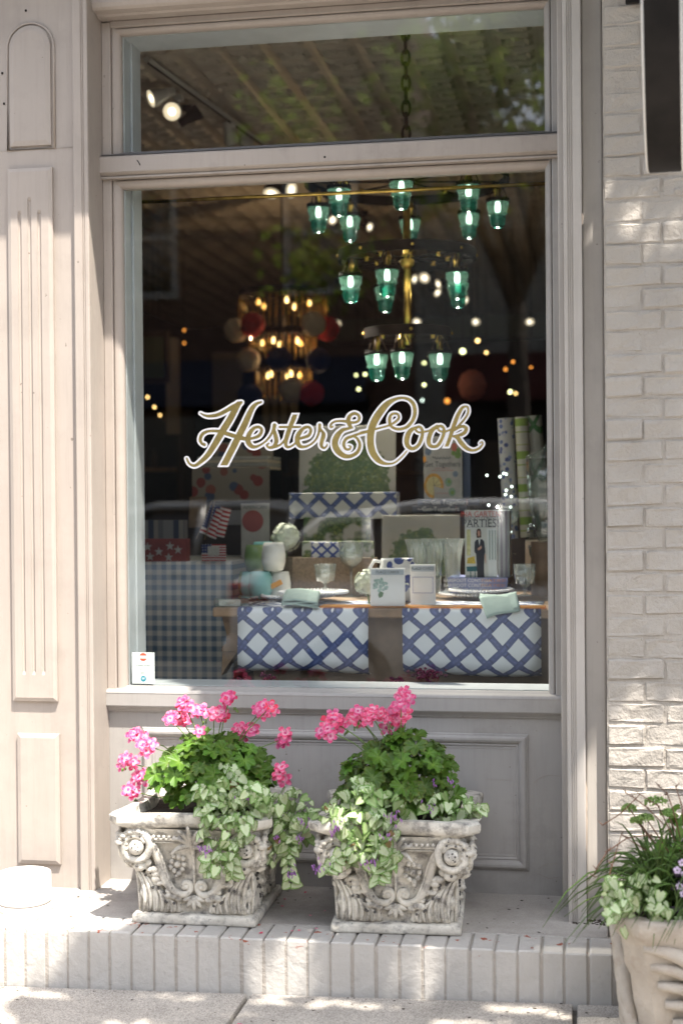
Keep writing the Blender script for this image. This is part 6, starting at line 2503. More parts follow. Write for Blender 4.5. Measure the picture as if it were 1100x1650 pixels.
t, w_, h_ = pack(597, 916, 652, 973, .955, 'white place card pack printed with a blue hydrangea, at the table front')
m = MB()
rr_ = random.Random(4)
for q in range(40):
    a_, d_ = rr_.uniform(0, 6.28), math.sqrt(rr_.random())
    disc(m, (-.028 + .030 * d_ * math.cos(a_), h_ * .58 + .022 * d_ * math.sin(a_)), .0055, -.0043 - .00001 * q, 6)
obj('print', m, plain('hydrangea_blue_green', (.30, .42, .36), .6, var=.4, vs=160), t)
m = MB()
m.add([(-.026, -.0046, h_ * .42), (-.034, -.0046, h_ * .33), (-.030, -.0046, h_ * .24), (-.018, -.0046, h_ * .28), (-.014, -.0046, h_ * .38)], [(0, 1, 2, 3, 4)])
obj('print', m, plain('leaf_green_print', (.06, .17, .05), .6), t)
t, w_, h_ = pack(661, 910, 701, 963, 1.06, 'smaller place card pack with a blue border behind the hydrangea one')
obj('border', mitred(-w_ / 2 + .008, w_ / 2 - .008, h_ * .30, h_ * .70, [(0, -.0042), (.0, -.005), (.002, -.005), (.002, -.0042)]), M['spine_blue'], t)
# dark purple dried flowers at the foot of the window, inside
r = random.Random(8)
for (px, py, sx, sy, n, lb) in ((688, 1086, 26, 9, 60, 'larger clump of dark purple dried flowers at the foot of the glass'), (640, 1095, 10, 5, 18, 'small tuft of dark purple dried flowers at the foot of the glass'), (430, 1092, 16, 9, 26, 'dark red dried flowers under the trellis paper next to the gingham'), (390, 1098, 14, 4, 16, 'low dark purple dried flowers by the sticker side of the window')):
    p = at(px, py, .85)
    t = thing('dried_flowers', lb, 'flowers', (p.x, .85, .62), 'dried flowers inside the window')
    m, s2 = MB(), MB()
    for q in range(n):
        c = at(px + r.gauss(0, sx * .45), py + r.gauss(0, sy * .55), .85 + r.uniform(-.03, .03)) - Vector(t.location)
        m.ball(c, r.uniform(.004, .008), 6, 4, (1, 1, .8))
        if q % 4 == 0:
            s2.tube([(r.uniform(-.02, .02), 0, .0), c], .0014, 4)
    obj('blossoms', m, plain('dried_purple', (.10, .018, .045), .8, var=.5, vs=90), t, smooth=True)
    obj('stems', s2, M['stem_red'], t)
obj_ = obj('window_trough', MB().box((-.74, .81, .5), (.62, .90, .66), .004), M['dark_wood'])
tag(obj_, 'dark trough holding the dried flowers behind the glass', 'trough')
# ------------------------------------------------------------------ brass rail across the window
a, b = at(222, 326, .78), at(884, 300.5, .78)
rod = thing('curtain_rail', 'thin brass rail running across the top of the display window', 'rail', ((a.x + b.x) / 2, .78, a.z))
obj('bar', MB().tube([(-.735, 0, 0), (.715, 0, 0)], .0065, 12), M['brass'], rod, smooth=True)
for s in (-1, 1):
    obj('bracket', MB().tube([(s * .72 - .008, 0, 0), (s * .72 - .008, -.027, .0)], .005, 8), M['brass'], rod, smooth=True)

# ------------------------------------------------------------------ tiered chandelier of green glass insulators
CX, CY = .009, 2.0
ch = thing('insulator_chandelier', 'three-tier dark ring chandelier with green glass insulator lamps in the window', 'chandelier', (CX, CY, 0))
m = MB()
zc = 3.38
i = 0
while zc > 2.74:
    pts = []
    for q in range(14):
        a = 2 * pi * q / 14
        x_, z_ = .016 * math.cos(a), .034 * math.sin(a)
        z_ += .0
        pts.append((x_ if i % 2 == 0 else 0, 0 if i % 2 == 0 else x_, zc - .034 + z_))
    lk = MB().tube(pts, .0062, 7, closed=True)
    obj('chain_link', lk, M['chain'], ch, smooth=True)
    zc -= .053
    i += 1
obj('hook', MB().tube([(-.03, 0, 3.40), (-.02, 0, 3.36), (-.01, 0, 3.33), (.004, 0, 3.335)], .006, 8).tube([(0, 0, 3.405), (0, 0, 3.385)], .045, 20), M['chain'], ch, smooth=True)
obj('stem', MB().tube([(0, 0, 2.74), (0, 0, 2.05)], .0165, 16), M['brass'], ch, smooth=True)
m = MB()
for z_ in (2.70, 2.385, 2.085):
    m.lathe([(.017, -.03), (.03, -.015), (.032, .0), (.022, .012), (.024, .02), (.018, .028)], 20, (0, 0, z_))
m.ball((0, 0, 2.045), .018, 12, 8)
obj('coupling', m, M['brass'], ch, smooth=True)
M['insul_top'] = clear_glass('glow_paled_glass', (.50, .80, .70), 1.5, .06, body=.26, body_col=(.40, .66, .54), gain=2.4)  # same glass made paler and milkier: the bulb's glow put into its colour
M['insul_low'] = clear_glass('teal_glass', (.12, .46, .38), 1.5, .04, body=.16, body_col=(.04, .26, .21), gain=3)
M['filament'] = glow('lit_bulb', (1.0, .97, .85), 1.7)


def insulator_meshes():
    # hung upside down: wide skirt above, petticoats, ribbed dome below
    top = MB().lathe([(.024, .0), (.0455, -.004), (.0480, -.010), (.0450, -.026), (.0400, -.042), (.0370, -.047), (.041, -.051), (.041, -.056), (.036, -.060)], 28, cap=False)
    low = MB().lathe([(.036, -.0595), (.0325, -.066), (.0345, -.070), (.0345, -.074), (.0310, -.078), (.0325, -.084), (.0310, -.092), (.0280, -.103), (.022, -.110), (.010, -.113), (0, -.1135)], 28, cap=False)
    bulb = MB().lathe([(.0, -.046), (.011, -.043), (.0125, -.030), (.0115, -.016), (.010, -.006), (.008, .0)], 16)
    col = MB().lathe([(.030, .012), (.047, .007), (.052, .001), (.050, -.003), (.030, .002)], 28, cap=False)
    for q in range(26):
        a = 2 * pi * q / 26
        col.ball((.047 * math.cos(a), .047 * math.sin(a), .0095), .0042, 5, 4)
    cage = MB()
    for q in range(3):
        a = 2 * pi * q / 3 + .5
        cage.tube([(.020 * math.cos(a), .020 * math.sin(a), .072), (.050 * math.cos(a), .050 * math.sin(a), .004)], .0028, 6)
    sock = MB().lathe([(.012, .012), (.014, .022), (.014, .04), (.018, .044), (.018, .056), (.013, .060), (.011, .074)], 16)
    out = []
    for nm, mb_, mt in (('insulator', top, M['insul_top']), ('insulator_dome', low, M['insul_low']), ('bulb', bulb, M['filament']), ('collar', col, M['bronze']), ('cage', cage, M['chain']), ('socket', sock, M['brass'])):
        me = mb_.mesh(nm, True)
        me.materials.append(mt)
        out.append((nm, me))
    return out


INS = insulator_meshes()
ringz = {'top': (2.728, .425, .385, [176, -128, 138, -86, 95, 52, -43, 12]), 'mid': (2.405, .285, .250, [-154, -102, 120, -28, 37]), 'low': (2.078, .178, .155, [-140, -92, -24])}
for key, (z, R_, RL_, angs) in ringz.items():
    hb_ = .021
    m = MB().lathe([(R_ - .006, -hb_), (R_ + .006, -hb_), (R_ + .006, hb_), (R_ - .006, hb_), (R_ - .006, -hb_)], 56, (0, 0, z), cap=False)
    rg = autosmooth(obj('ring', m, M['bronze'], ch), 40)
    sp = MB()
    ns_ = 8 if R_ > .25 else 4
    for q in range(ns_):
        a = 2 * pi * q / ns_ + .2
        sp.tube([(.015 * math.cos(a), .015 * math.sin(a), z - .01), (R_ * math.cos(a), R_ * math.sin(a), z - .01)], .0045, 6)
    obj('spoke', sp, M['bronze'], rg, smooth=True)
    bt = MB()
    for q in range(ns_):
        a = 2 * pi * q / ns_ + .2
        bt.ball(((R_ + .007) * math.cos(a), (R_ + .007) * math.sin(a), z), .007, 8, 5).box((R_ * .6 * math.cos(a) - .009, R_ * .6 * math.sin(a) - .009, z - .02), (R_ * .6 * math.cos(a) + .009, R_ * .6 * math.sin(a) + .009, z - .0))
    obj('stud', bt, M['brass'], rg, smooth=True)
    for an in angs:
        a = R(an)
        lp = bpy.data.objects.new('lamp', INS[0][1])
        COL.objects.link(lp)
        lp.parent = ch
        lp.location = (RL_ * math.cos(a), RL_ * math.sin(a), z - hb_ - .072)
        for nm, me in INS[1:]:
            inst(nm, me, lp, Matrix.Identity(4))
        ll = bpy.data.lights.new('lamp_light', 'POINT')
        ll.energy = .16
        ll.color = (1, .93, .78)
        ll.shadow_soft_size = .006
        lo = bpy.data.objects.new('lamp_light', ll)
        COL.objects.link(lo)
        lo.location = Vector((CX, CY, 0)) + Vector(lp.location) + Vector((0, 0, -.125))

# ------------------------------------------------------------------ crystal drum chandelier with paper balls
p = at(455, 470, 5.2)
cc = thing('crystal_chandelier', 'three-tier crystal drum chandelier deeper in the shop, hung with paper balls', 'chandelier', (p.x, 5.2, 0))
M['prism'] = clear_glass('amber_crystal', (.85, .72, .50), 1.5, .08, body=.12, body_col=(.40, .27, .12), gain=3)
M['candle'] = glow('candle_bulb', (1.0, .62, .22), 1.8)
obj('chain', MB().tube([(0, 0, 3.4), (0, 0, 2.75)], .006, 6), M['chain'], cc)
obj('stem', MB().tube([(0, 0, 2.75), (0, 0, 2.12)], .02, 10), M['bronze'], cc, smooth=True)
for (z1, z0_, R_) in ((2.755, 2.56, .285), (2.50, 2.335, .215), (2.285, 2.06, .18)):
    rg = obj('ring', MB().lathe([(R_ - .008, -.02), (R_ + .008, -.02), (R_ + .008, .02), (R_ - .008, .02), (R_ - .008, -.02)], 40, (0, 0, z1 - .02), cap=False), M['bronze'], cc, smooth=False)
    cr = MB()
    n_ = int(R_ * 150)
    for q in range(n_):
        a = 2 * pi * q / n_
        c = (R_ * math.cos(a), R_ * math.sin(a))
        cr.lathe([(.0, z0_ - .012), (.009, z0_ + .02), (.0075, z1 - .07), (.003, z1 - .045)], 5, (c[0], c[1], 0), cap=False)
    o = obj('crystals', cr, M['prism'], cc)
    o['kind'] = 'stuff'
    ll = bpy.data.lights.new('chandelier_light', 'POINT')
    ll.energy = 1.0
    ll.color = (1, .70, .38)
    ll.shadow_soft_size = .01
    lo = bpy.data.objects.new('chandelier_light', ll)
    COL.objects.link(lo)
    lo.location = Vector(cc.location) + Vector((.10, -.05, z0_ - .02))
    for q in range(5):
        a = 2 * pi * q / 5 + R_ * 9
        bb = obj('candle_bulb', MB().lathe([(.0, .045), (.010, .025), (.012, .010), (.006, .0)], 10, (R_ * .62 * math.cos(a), R_ * .62 * math.sin(a), z1 - .10)), M['candle'], cc, smooth=True)


def paper_ball_mesh(mt):
    m = MB()
    n, k = 48, 12
    vs, fs = [], []
    for j in range(k + 1):
        th = pi * j / k
        for i in range(n):
            a = 2 * pi * i / n
            q = 1 + (.07 if (i // 1) % 2 else -.03) * math.sin(th) + .03 * math.sin(th * 9)
            vs.append((q * math.sin(th) * math.cos(a), q * math.sin(th) * math.sin(a), q * math.cos(th)))
    for j in range(k):
        for i in range(n):
            q = (i + 1) % n
            fs.append((j * n + i, (j + 1) * n + i, (j + 1) * n + q, j * n + q))
    m.add(vs, fs)
    me = m.mesh('paper_ball')
    me.materials.append(mt)
    return me


PB = {c: paper_ball_mesh(M[c]) for c in ('ivory', 'red', 'navy')}
for (px, py, c, Y, lb) in ((380, 532, 'ivory', 4.95, 'ivory paper ball at the outer side of the upper tier, touching a red one'), (407, 523, 'red', 4.85, 'red paper ball on the upper tier, overlapping the outermost ivory ball'), (505, 522, 'ivory', 4.85, 'ivory paper ball on the upper tier, the largest pale one, beside a red ball'), (528, 530, 'red', 5.0, 'red paper ball at the upper tier nearest the green lamps'),
                           (400, 580, 'ivory', 4.9, 'ivory paper ball beside the middle tier'), (450, 578, 'navy', 4.8, 'navy paper ball in front of the middle tier'), (513, 580, 'navy', 4.9, 'navy paper ball beside the middle tier, nearest the green lamps'), (402, 638, 'navy', 4.8, 'navy paper ball above the gold H'), (470, 628, 'ivory', 4.75, 'ivory paper ball at the foot of the chandelier'), (502, 634, 'red', 4.75, 'red paper ball at the foot of the chandelier')):
    p = at(px, py, Y)
    o = bpy.data.objects.new('paper_ball', PB[c])
    COL.objects.link(o)
    o.location = p
    o.scale = (.075,) * 3
    o.rotation_euler = (px, py, 0)
    tag(o, lb, 'paper ball', 'paper balls hung on the crystal chandelier')

# ------------------------------------------------------------------ ceiling track and spotlights
M['lamp_lit'] = glow('lit_lamp_face', (1.0, .84, .58), .24)
M['lamp_core'] = glow('lit_lamp_core', (1.0, .92, .74), 1.0)
M['track_white'] = plain('white_track', (.55, .53, .48), .45)
tk = thing('ceiling_track', 'pale lighting track on the pressed tin ceiling', 'track', (-1.15, 3.0, 3.40))
a, b = atz(237, 97, 3.36), atz(432, 238, 3.36)
d = (b - a)
e2 = a + d * 2.4
obj('rail', MB().tube([(a.x + 1.15, a.y - 3.0, -.035), (e2.x + 1.15, e2.y - 3.0, -.035)], .020, 4), M['track_white'], tk)
obj('slot', MB().tube([(a.x + 1.15 + .004, a.y - 3.0, -.0525), (e2.x + 1.15 + .004, e2.y - 3.0, -.0525)], .006, 4), M['black_metal'], tk)


def spotlight(px, py, Y, dr, rad, label, mt, lit=True, drop=None, grp='spotlights on the shop ceiling'):
    p = at(px, py, Y)
    dv = Vector(dr).normalized()
    t = thing('spotlight', label, 'spotlight', p, grp)
    F = frame_from(dv, (0, 0, 1)).to_3x3()
    hd = MB().lathe([(rad * .98, .0), (rad, -.004), (rad * 1.02, -.02), (rad * .75, -rad * 1.3), (rad * .55, -rad * 2.2), (rad * .5, -rad * 3.0), (0, -rad * 3.05)], 24, cap=False)
    hd.v = [tuple(F @ Vector(q)) for q in hd.v]
    h = obj('head', hd, mt, t, smooth=True)
    dk = MB().lathe([(0, -.004), (rad * .96, -.004)], 24, cap=False)
    dk.v = [tuple(F @ Vector(q)) for q in dk.v]
    obj('lens', dk, M['lamp_lit'] if lit else M['black_metal'], h)
    if lit:
        dk = MB().lathe([(0, -.002), (rad * .42, -.002)], 16, cap=False)
        dk.v = [tuple(F @ Vector(q)) for q in dk.v]
        obj('filament', dk, M['lamp_core'], h)
    top = 3.35 - p.z if drop is None else drop
    back = F @ Vector((0, 0, -rad * 2.2))
    obj('yoke', MB().tube([back + Vector((.012, 0, 0)), Vector((back.x + .012, back.y, top))], .009, 8).box((back.x - .012, back.y - .02, top - .03), (back.x + .036, back.y + .02, top), .003), mt, t, smooth=False)
    return t


spotlight(243, 159, 2.55, (-.75, -.55, -.40), .042, 'lit white spotlight nearest the end of the track, turned side-on', M['track_white'])
spotlight(277, 180, 2.62, (.06, -.9, -.35), .044, 'lit white spotlight on the track, facing the street', M['track_white'])
t = spotlight(322, 178, 2.9, (.85, .1, .55), .040, 'unlit black spotlight on the track in the transom light', M['black_metal'], False)
spotlight(374, 232, 3.3, (.1, .5, -.8), .040, 'unlit white spotlight further along the track', M['track_white'], False)
spotlight(398, 236, 3.6, (.1, .5, -.8), .040, 'second unlit white spotlight further along the track', M['track_white'], False)
spotlight(437, 312, 4.6, (.0, -.45, -.9), .052, 'lit spotlight facing down under the transom bar', M['bronze'])
spotlight(470, 306, 4.7, (.80, -.5, -.25), .050, 'lit spotlight tilted sideways under the transom bar', M['bronze'])
spotlight(683, 448, 7.0, (-.2, -.85, -.4), 0.042, 'larger lit spotlight behind the brass stem of the green chandelier', M['bronze'])
spotlight(668, 450, 7.4, (.85, -.4, -.3), 0.037, 'lit spotlight seen edge-on at the brass stem', M['bronze'])
spotlight(705, 458, 7.2, (-.75, -.5, -.3), 0.037, 'upper one of two tilted lit spotlights by the middle ring', M['bronze'])
spotlight(705, 472, 7.5, (.70, -.5, -.5), 0.034, 'lower one of two tilted lit spotlights by the middle ring', M['bronze'])
spotlight(749, 484, 7.4, (.6, -.6, -.4), 0.034, 'lit spotlight under the outer lamp of the middle ring', M['bronze'])
spotlight(536, 355, 5.2, (.55, -.65, -.4), 0.030, 'lit spotlight behind the outermost top-ring lamps', M['bronze'])
spotlight(596, 366, 5.6, (.75, -.5, -.3), 0.030, 'lit spotlight between the top-ring lamps', M['bronze'])
spotlight(543, 522, 8.5, (.1, -.8, -.4), 0.034, 'lit spotlight at the dark chandelier edge, level with the pale bulkhead', M['bronze'])
for (px, lb) in ((671, 'small recessed light in the pale bulkhead behind the lowest ring'), (766, 'small recessed light in the middle of the pale bulkhead'), (853, 'small recessed light at the window-edge end of the pale bulkhead')):
    spotlight(px, 519, 10.6, (0, -.75, -.65), .042, lb, M['bronze'], True, .05, 'recessed lights in the bulkhead')
# the two lit track heads do light the display
for (px, py, Y, e) in ((243, 159, 2.5, 130), (277, 180, 2.5, 190)):
    l = bpy.data.lights.new('track_beam', 'SPOT')
    l.energy = e
    l.spot_size = R(30)
    l.spot_blend = .8
    l.color = (1, .92, .80)
    l.shadow_soft_size = .04
    lo = bpy.data.objects.new('track_beam', l)
    COL.objects.link(lo)
    lo.location = at(px, py, Y) + Vector((0, -.05, -.03))
    tgt = Vector((.25, 1.35, 1.0))
    lo.rotation_euler = (tgt - lo.location).to_track_quat('-Z', 'Y').to_euler()

# ------------------------------------------------------------------ dim depths of the shop
bk = setting('bulkhead', MB().box((at(530, 520, 10.9).x, 10.75, at(700, 545, 10.9).z), (3.29, 11.2, at(700, 513, 10.9).z)), plain('pale_bulkhead', (.30, .36, .32), .7))
r = random.Random(55)
GOODS = [plain('goods_%d' % i, c, .6, var=.3, vs=12) for i, c in enumerate(((.22, .15, .08), (.30, .26, .20), (.16, .05, .04), (.06, .08, .12), (.10, .13, .07), (.34, .28, .20), (.05, .035, .03)))]


def shelving(x0, x1, y, h, label, seed):
    t = thing('shelf_unit', label, 'shelves', ((x0 + x1) / 2, y, 0))
    w = x1 - x0
    obj('carcass', MB().box((-w / 2, .38, 0), (w / 2, .40, h)).box((-w / 2, 0, .001), (-w / 2 + .03, .379, h)).box((w / 2 - .03, 0, .001), (w / 2, .379, h)), M['dark_wood'], t)
    rr_ = random.Random(seed)
    z = .35
    while z < h - .3:
        obj('shelf', MB().box((-w / 2 + .031, 0, z), (w / 2 - .031, .378, z + .025)), M['wood'], t)
        x = -w / 2 + .06
        while x < w / 2 - .2:
            a = rr_.uniform(.08, .22)
            hh = rr_.uniform(.10, .32)
            if rr_.random() < .75:
                if rr_.random() < .55:
                    obj('box', MB().box((x, .06, z + .026), (x + a, .06 + rr_.uniform(.1, .25), z + hh), .004), rr_.choice(GOODS), t)
                else:
                    q = a * .4
                    obj('vase', MB().lathe([(q * .6, 0), (q, hh * .3), (q * .8, hh * .7), (q * .45, hh * .85), (q * .6, hh)], 14, (x + a / 2, .18, z + .026)), rr_.choice(GOODS), t, smooth=True)
            x += a + rr_.uniform(.02, .12)
        z += .42
    return t


shelving(-3.7, -2.3, 6.5, 2.1, 'dark shelves of goods behind the gingham table', 1)
shelving(-2.1, -.5, 9.2, 2.0, 'dark shelves of goods behind the crystal chandelier', 2)
shelving(-.3, 1.2, 8.6, 1.9, 'dark shelves of goods behind the lettering', 3)
shelving(1.3, 2.8, 9.4, 2.1, 'dark shelves of goods at the window-edge end of the shop', 4)
shelving(-1.6, -.4, 4.9, 1.25, 'low dark shelves under the crystal chandelier', 5)
shelving(.25, 1.4, 4.6, 1.45, 'low dark shelves behind the cookbooks', 6)
# grey partition panel and pale pillar
a, b = at(344, 655, 7.5), at(388, 566, 7.5)
t, w_, h_ = card('wall_panel', 'dim grey framed panel between the gingham table and the crystal chandelier', 'panel', 344, 655, 390, 700, 7.5, plain('dim_grey', (.16, .145, .13), .8), thick=.04) if False else card('wall_panel', 'dim grey framed panel beside the crystal chandelier', 'panel', 344, 568, 390, 690, 7.5, plain('dim_grey', (.15, .135, .12), .8), thick=.04)
t, w_, h_ = card('pillar', 'pale narrow pillar near the sticker side of the window, deep in the shop', 'pillar', 272, 545, 286, 700, 6.3, plain('dim_pillar', (.24, .21, .19), .8), thick=.12)
t, w_, h_ = card('framed_print', 'dim framed print with a pale green streak on the far wall', 'framed print', 232, 540, 268, 612, 6.0, plain('dim_green', (.08, .11, .06), .6), thick=.03)
obj('frame', mitred(-w_ / 2 - .03, w_ / 2 + .03, -.03, h_ + .03, [(0, .0), (0, -.02), (.012, -.03), (.035, -.025), (.04, -.016)]), M['dark_wood'], t)
t, w_, h_ = card('column', 'pale fluted radiator panel under the crystal chandelier', 'panel', 424, 636, 480, 700, 6.8, plain('dim_fluted', (.20, .18, .15), .8), thick=.03)
obj('rib', MB().box((-w_ * .3, -.03, .01), (-w_ * .25, -.014, h_ - .01)).box((-w_ * .05, -.03, .01), (0, -.014, h_ - .01)).box((w_ * .22, -.03, .01), (w_ * .27, -.014, h_ - .01)), M['dark_wall'], t)
p = at(760, 621, 5.4)
t = thing('paper_globe', 'dim pink paper globe hanging deep in the shop above the word Cook', 'paper globe', p)
o = obj('globe', PB['ivory'].copy(), None, t)
o.data.materials[0] = M['pink_globe']
o.scale = (.085, .085, .10)
obj('cord', MB().tube([(0, 0, .09), (0, 0, 3.4 - p.z)], .003, 5), M['black_metal'], t)
# small bulbs twinkling deep in the shop
WARM = [glow('warm_bulb', (1, .62, .22), 1.6), glow('yellow_bulb', (.95, .95, .45), 1.6), glow('orange_bulb', (1, .36, .06), .7), glow('white_bulb', (.82, 1.0, .88), 1.6)]
DOTS = [(745, 566, 1, .024, 'largest yellowish bulb, right beside the lowest ring of green lamps'), (683, 585, 1, .014, 'yellowish bulb showing between the two outer lamps of the lowest ring'), (588, 603, 1, .014, 'brighter yellowish bulb just outside the lowest ring on the crystal chandelier side'), (573.5, 604.5, 1, .012, 'fainter yellowish bulb next to the bright one near the lowest ring'),
        (577.6, 627, 1, .014, 'yellowish bulb just above the ampersand'), (683, 620, 1, .014, 'yellowish bulb above the big letter C'), (821.5, 631.5, 1, .017, 'brightest yellowish bulb above the paper rolls'), (830.5, 634, 0, .012, 'small warm bulb touching the bright one above the paper rolls'), (769, 549, 0, .018, 'dim warm bulb just under the pale bulkhead'), (814, 595, 2, .014, 'upper of two dim orange bulbs between pink globe and window edge', ),
        (826, 583, 2, .013, 'uppermost dim orange bulb between pink globe and window edge'), (783, 568, 0, .014, 'faint warm bulb over the pink globe'), (680, 645, 3, .010, 'tiny greenish-white bulb inside the loop of the letter C'), (720, 646, 2, .024, 'large orange flame-like bulb above the letters oo'), (640, 606, 0, .009, 'tiny warm bulb below the front lamp of the lowest ring'), (855, 592, 2, .010, 'tiny orange bulb nearest the window edge'),
        (238, 640, 0, .013, 'uppermost of the warm bulbs near the sticker side of the window'), (249, 656, 0, .012, 'middle one of the warm bulbs near the sticker side of the window'), (258, 669, 0, .011, 'lowest of the warm bulbs near the sticker side of the window'), (297, 532, 2, .012, 'upper of two stacked orange bulbs over the narrow pillar'), (297, 553, 2, .012, 'lower of two stacked orange bulbs over the narrow pillar'), (605, 575, 0, .008, 'tiny warm bulb above the outer lamp of the lowest ring')]
for (px, py, c, rad, lb) in DOTS:
    Y = 6.2 + 2.0 * ((px * 7 + py * 3) % 10) / 10
    p = at(px, py, Y)
    t = thing('pendant_bulb', lb, 'bulb', p, 'small bulbs glowing in the depth of the shop')
    obj('bulb', MB().ball((0, 0, 0), rad * .8, 10, 7), WARM[c], t, smooth=True)
    obj('cord', MB().tube([(0, 0, rad), (0, 0, 3.4 - p.z)], .002, 4), M['black_metal'], t)
fl = thing('sparkle_beads', 'string of pale glowing beads added for white sparkles in front of the floral paper roll', 'fairy lights', at(806, 780, 1.80))  # added beads that glow in place of white sparkles
FP = [(784, 766), (805, 768), (811, 763), (815, 764), (824, 784), (815, 790), (814, 797), (823, 800), (787, 814), (790, 826), (822, 817), (822, 857)]
wm_ = MB().tube([at(x, y, 1.80) - fl.location for x, y in FP], .0006, 4)
obj('wire', wm_, M['black_metal'], fl)
for i, (x, y) in enumerate(FP):
    obj('bulb', MB().ball(at(x, y, 1.80) - fl.location, .0050, 8, 6), WARM[3], fl, smooth=True)  # glowing bead, one for each white sparkle

# ------------------------------------------------------------------ gilded lettering on the pane
def V(f, ox, oy):
    return lambda pts: [(ox + x / f, oy + y / f, (h + 1.5) / f) for x, y, h in pts]


V1, V2, V3, V4 = V(6.4706, 290, 625), V(6.4706, 440, 625), V(9.1667, 580, 625), V(7.857, 660, 625)
STROKES = [
    (V1([(608, 168, 24), (560, 255, 29), (520, 330, 30), (470, 410, 31), (430, 475, 31), (360, 595, 27), (290, 700, 23), (220, 768, 18), (155, 810, 12), (100, 790, 9), (72, 738, 7)]), None),
    (V1([(215, 264, 3), (255, 285, 8), (300, 294, 12), (390, 282, 16), (480, 240, 18), (560, 193, 20), (625, 160, 16), (645, 148, 5)]), None),
    (V1([(846, 148, 7), (795, 168, 14), (745, 225, 22), (680, 370, 29), (620, 490, 30), (545, 640, 30), (430, 860, 30)]), ('y', 1, 625 + 806 / 6.4706)),
    (V1([(255, 592, 13), (228, 578, 11), (212, 540, 14), (235, 482, 14), (300, 452, 11), (400, 452, 13), (470, 472, 17), (560, 500, 18), (640, 522, 20), (700, 535, 14)]), None),
    (V1([(700, 532, 10), (760, 524, 11), (825, 497, 14), (852, 440, 13), (820, 408, 12), (765, 425, 15), (718, 490, 22), (710, 555, 24), (735, 600, 20), (780, 616, 13), (850, 588, 8), (910, 540, 8), (960, 468, 10), (985, 398, 16)]), None),
    (V1([(985, 392, 18), (980, 440, 14), (998, 510, 19), (1003, 565, 18), (975, 612, 15), (932, 622, 12), (905, 598, 8), (925, 578, 5)]), None),
    (V1([(985, 615, 12), (1030, 600, 9), (1065, 575, 8), (1100, 530, 9), (1120, 490, 9)]), None),
    (V2([(240, 248, 20), (215, 318, 21), (185, 390, 20), (150, 490, 20), (130, 570, 17), (140, 610, 13), (168, 616, 9), (205, 598, 7), (240, 570, 8)]), ('y', -1, 625 + 280 / 6.4706)),
    (V2([(70, 408, 9), (180, 408, 9), (280, 408, 8)]), ('x', 0, 0)),
    (V2([(245, 535, 10), (300, 522, 12), (370, 495, 14), (392, 440, 13), (365, 408, 12), (312, 425, 15), (263, 490, 22), (252, 555, 23), (275, 603, 18), (320, 615, 12), (380, 595, 8), (440, 545, 8), (475, 470, 10), (485, 395, 14)]), None),
    (V2([(485, 388, 14), (488, 425, 12), (515, 460, 13), (525, 495, 19), (506, 560, 18), (503, 605, 14), (530, 628, 9), (556, 608, 6), (563, 588, 4)]), None),
    (V2([(620, 402, 6), (602, 408, 10), (600, 385, 8), (635, 354, 8), (700, 345, 9), (770, 352, 12), (840, 362, 10), (890, 340, 11), (893, 292, 12), (850, 266, 12), (803, 288, 15), (782, 338, 20), (795, 385, 18), (818, 415, 10)]), None),
    (V2([(828, 418, 4), (790, 422, 11), (720, 442, 17), (665, 505, 27), (643, 580, 29), (672, 655, 29), (740, 708, 22), (810, 710, 16), (878, 668, 15), (903, 592, 13), (872, 525, 11), (825, 500, 8)]), None),
    (V2([(1010, 452, 9), (900, 478, 10), (822, 505, 12), (762, 530, 13), (735, 580, 13), (750, 632, 11), (790, 642, 9), (808, 615, 7), (788, 603, 4)]), None),
    (V3([(0, 662, 12), (130, 632, 12), (220, 610, 13), (330, 582, 11), (430, 552, 12), (520, 500, 14), (568, 450, 14), (560, 395, 13), (510, 378, 13), (455, 402, 16), (432, 480, 20), (455, 560, 18), (515, 600, 17), (600, 608, 17), (700, 570, 19), (780, 470, 21), (808, 360, 23), (790, 250, 23), (720, 172, 19), (610, 148, 15), (500, 175, 22), (390, 245, 38), (290, 365, 47), (210, 495, 48), (162, 640, 50), (152, 800, 48), (182, 945, 46), (255, 1055, 38), (335, 1108, 24), (415, 1122, 13), (500, 1108, 10), (580, 1050, 8), (640, 990, 7), (686, 935, 6)]), None),
    (V3([(830, 585, 14), (780, 605, 22), (728, 650, 30), (692, 740, 34), (690, 828, 31), (730, 884, 25), (790, 895, 22), (858, 848, 20), (902, 760, 21), (920, 670, 19), (908, 605, 17), (868, 575, 16), (828, 592, 14), (822, 625, 12), (860, 655, 11), (930, 652, 11), (1000, 640, 10)]), None),
    (V4([(165, 556, 9), (235, 545, 9), (285, 520, 14), (345, 488, 18), (280, 540, 22), (240, 640, 25), (245, 715, 22), (292, 744, 17), (350, 730, 17), (402, 655, 17), (432, 560, 17), (420, 502, 14), (385, 482, 13), (357, 503, 11), (370, 540, 9), (430, 556, 9), (515, 530, 10)]), None),
    (V4([(692, 236, 10), (655, 262, 16), (605, 350, 21), (552, 490, 22), (503, 640, 20), (440, 800, 20)]), ('y', 1, 625 + 742 / 7.857)),
    (V4([(690, 236, 9), (730, 245, 9), (736, 310, 9), (695, 388, 9), (610, 485, 11), (560, 525, 11)]), None),
    (V4([(555, 540, 10), (620, 500, 14), (670, 487, 15), (712, 515, 19), (688, 568, 19), (620, 602, 16), (550, 615, 12)]), None),
    (V4([(555, 612, 10), (608, 638, 22), (652, 700, 25), (722, 768, 20), (800, 792, 13), (870, 768, 11), (918, 715, 8), (908, 684, 7), (885, 702, 3)]), None),
]


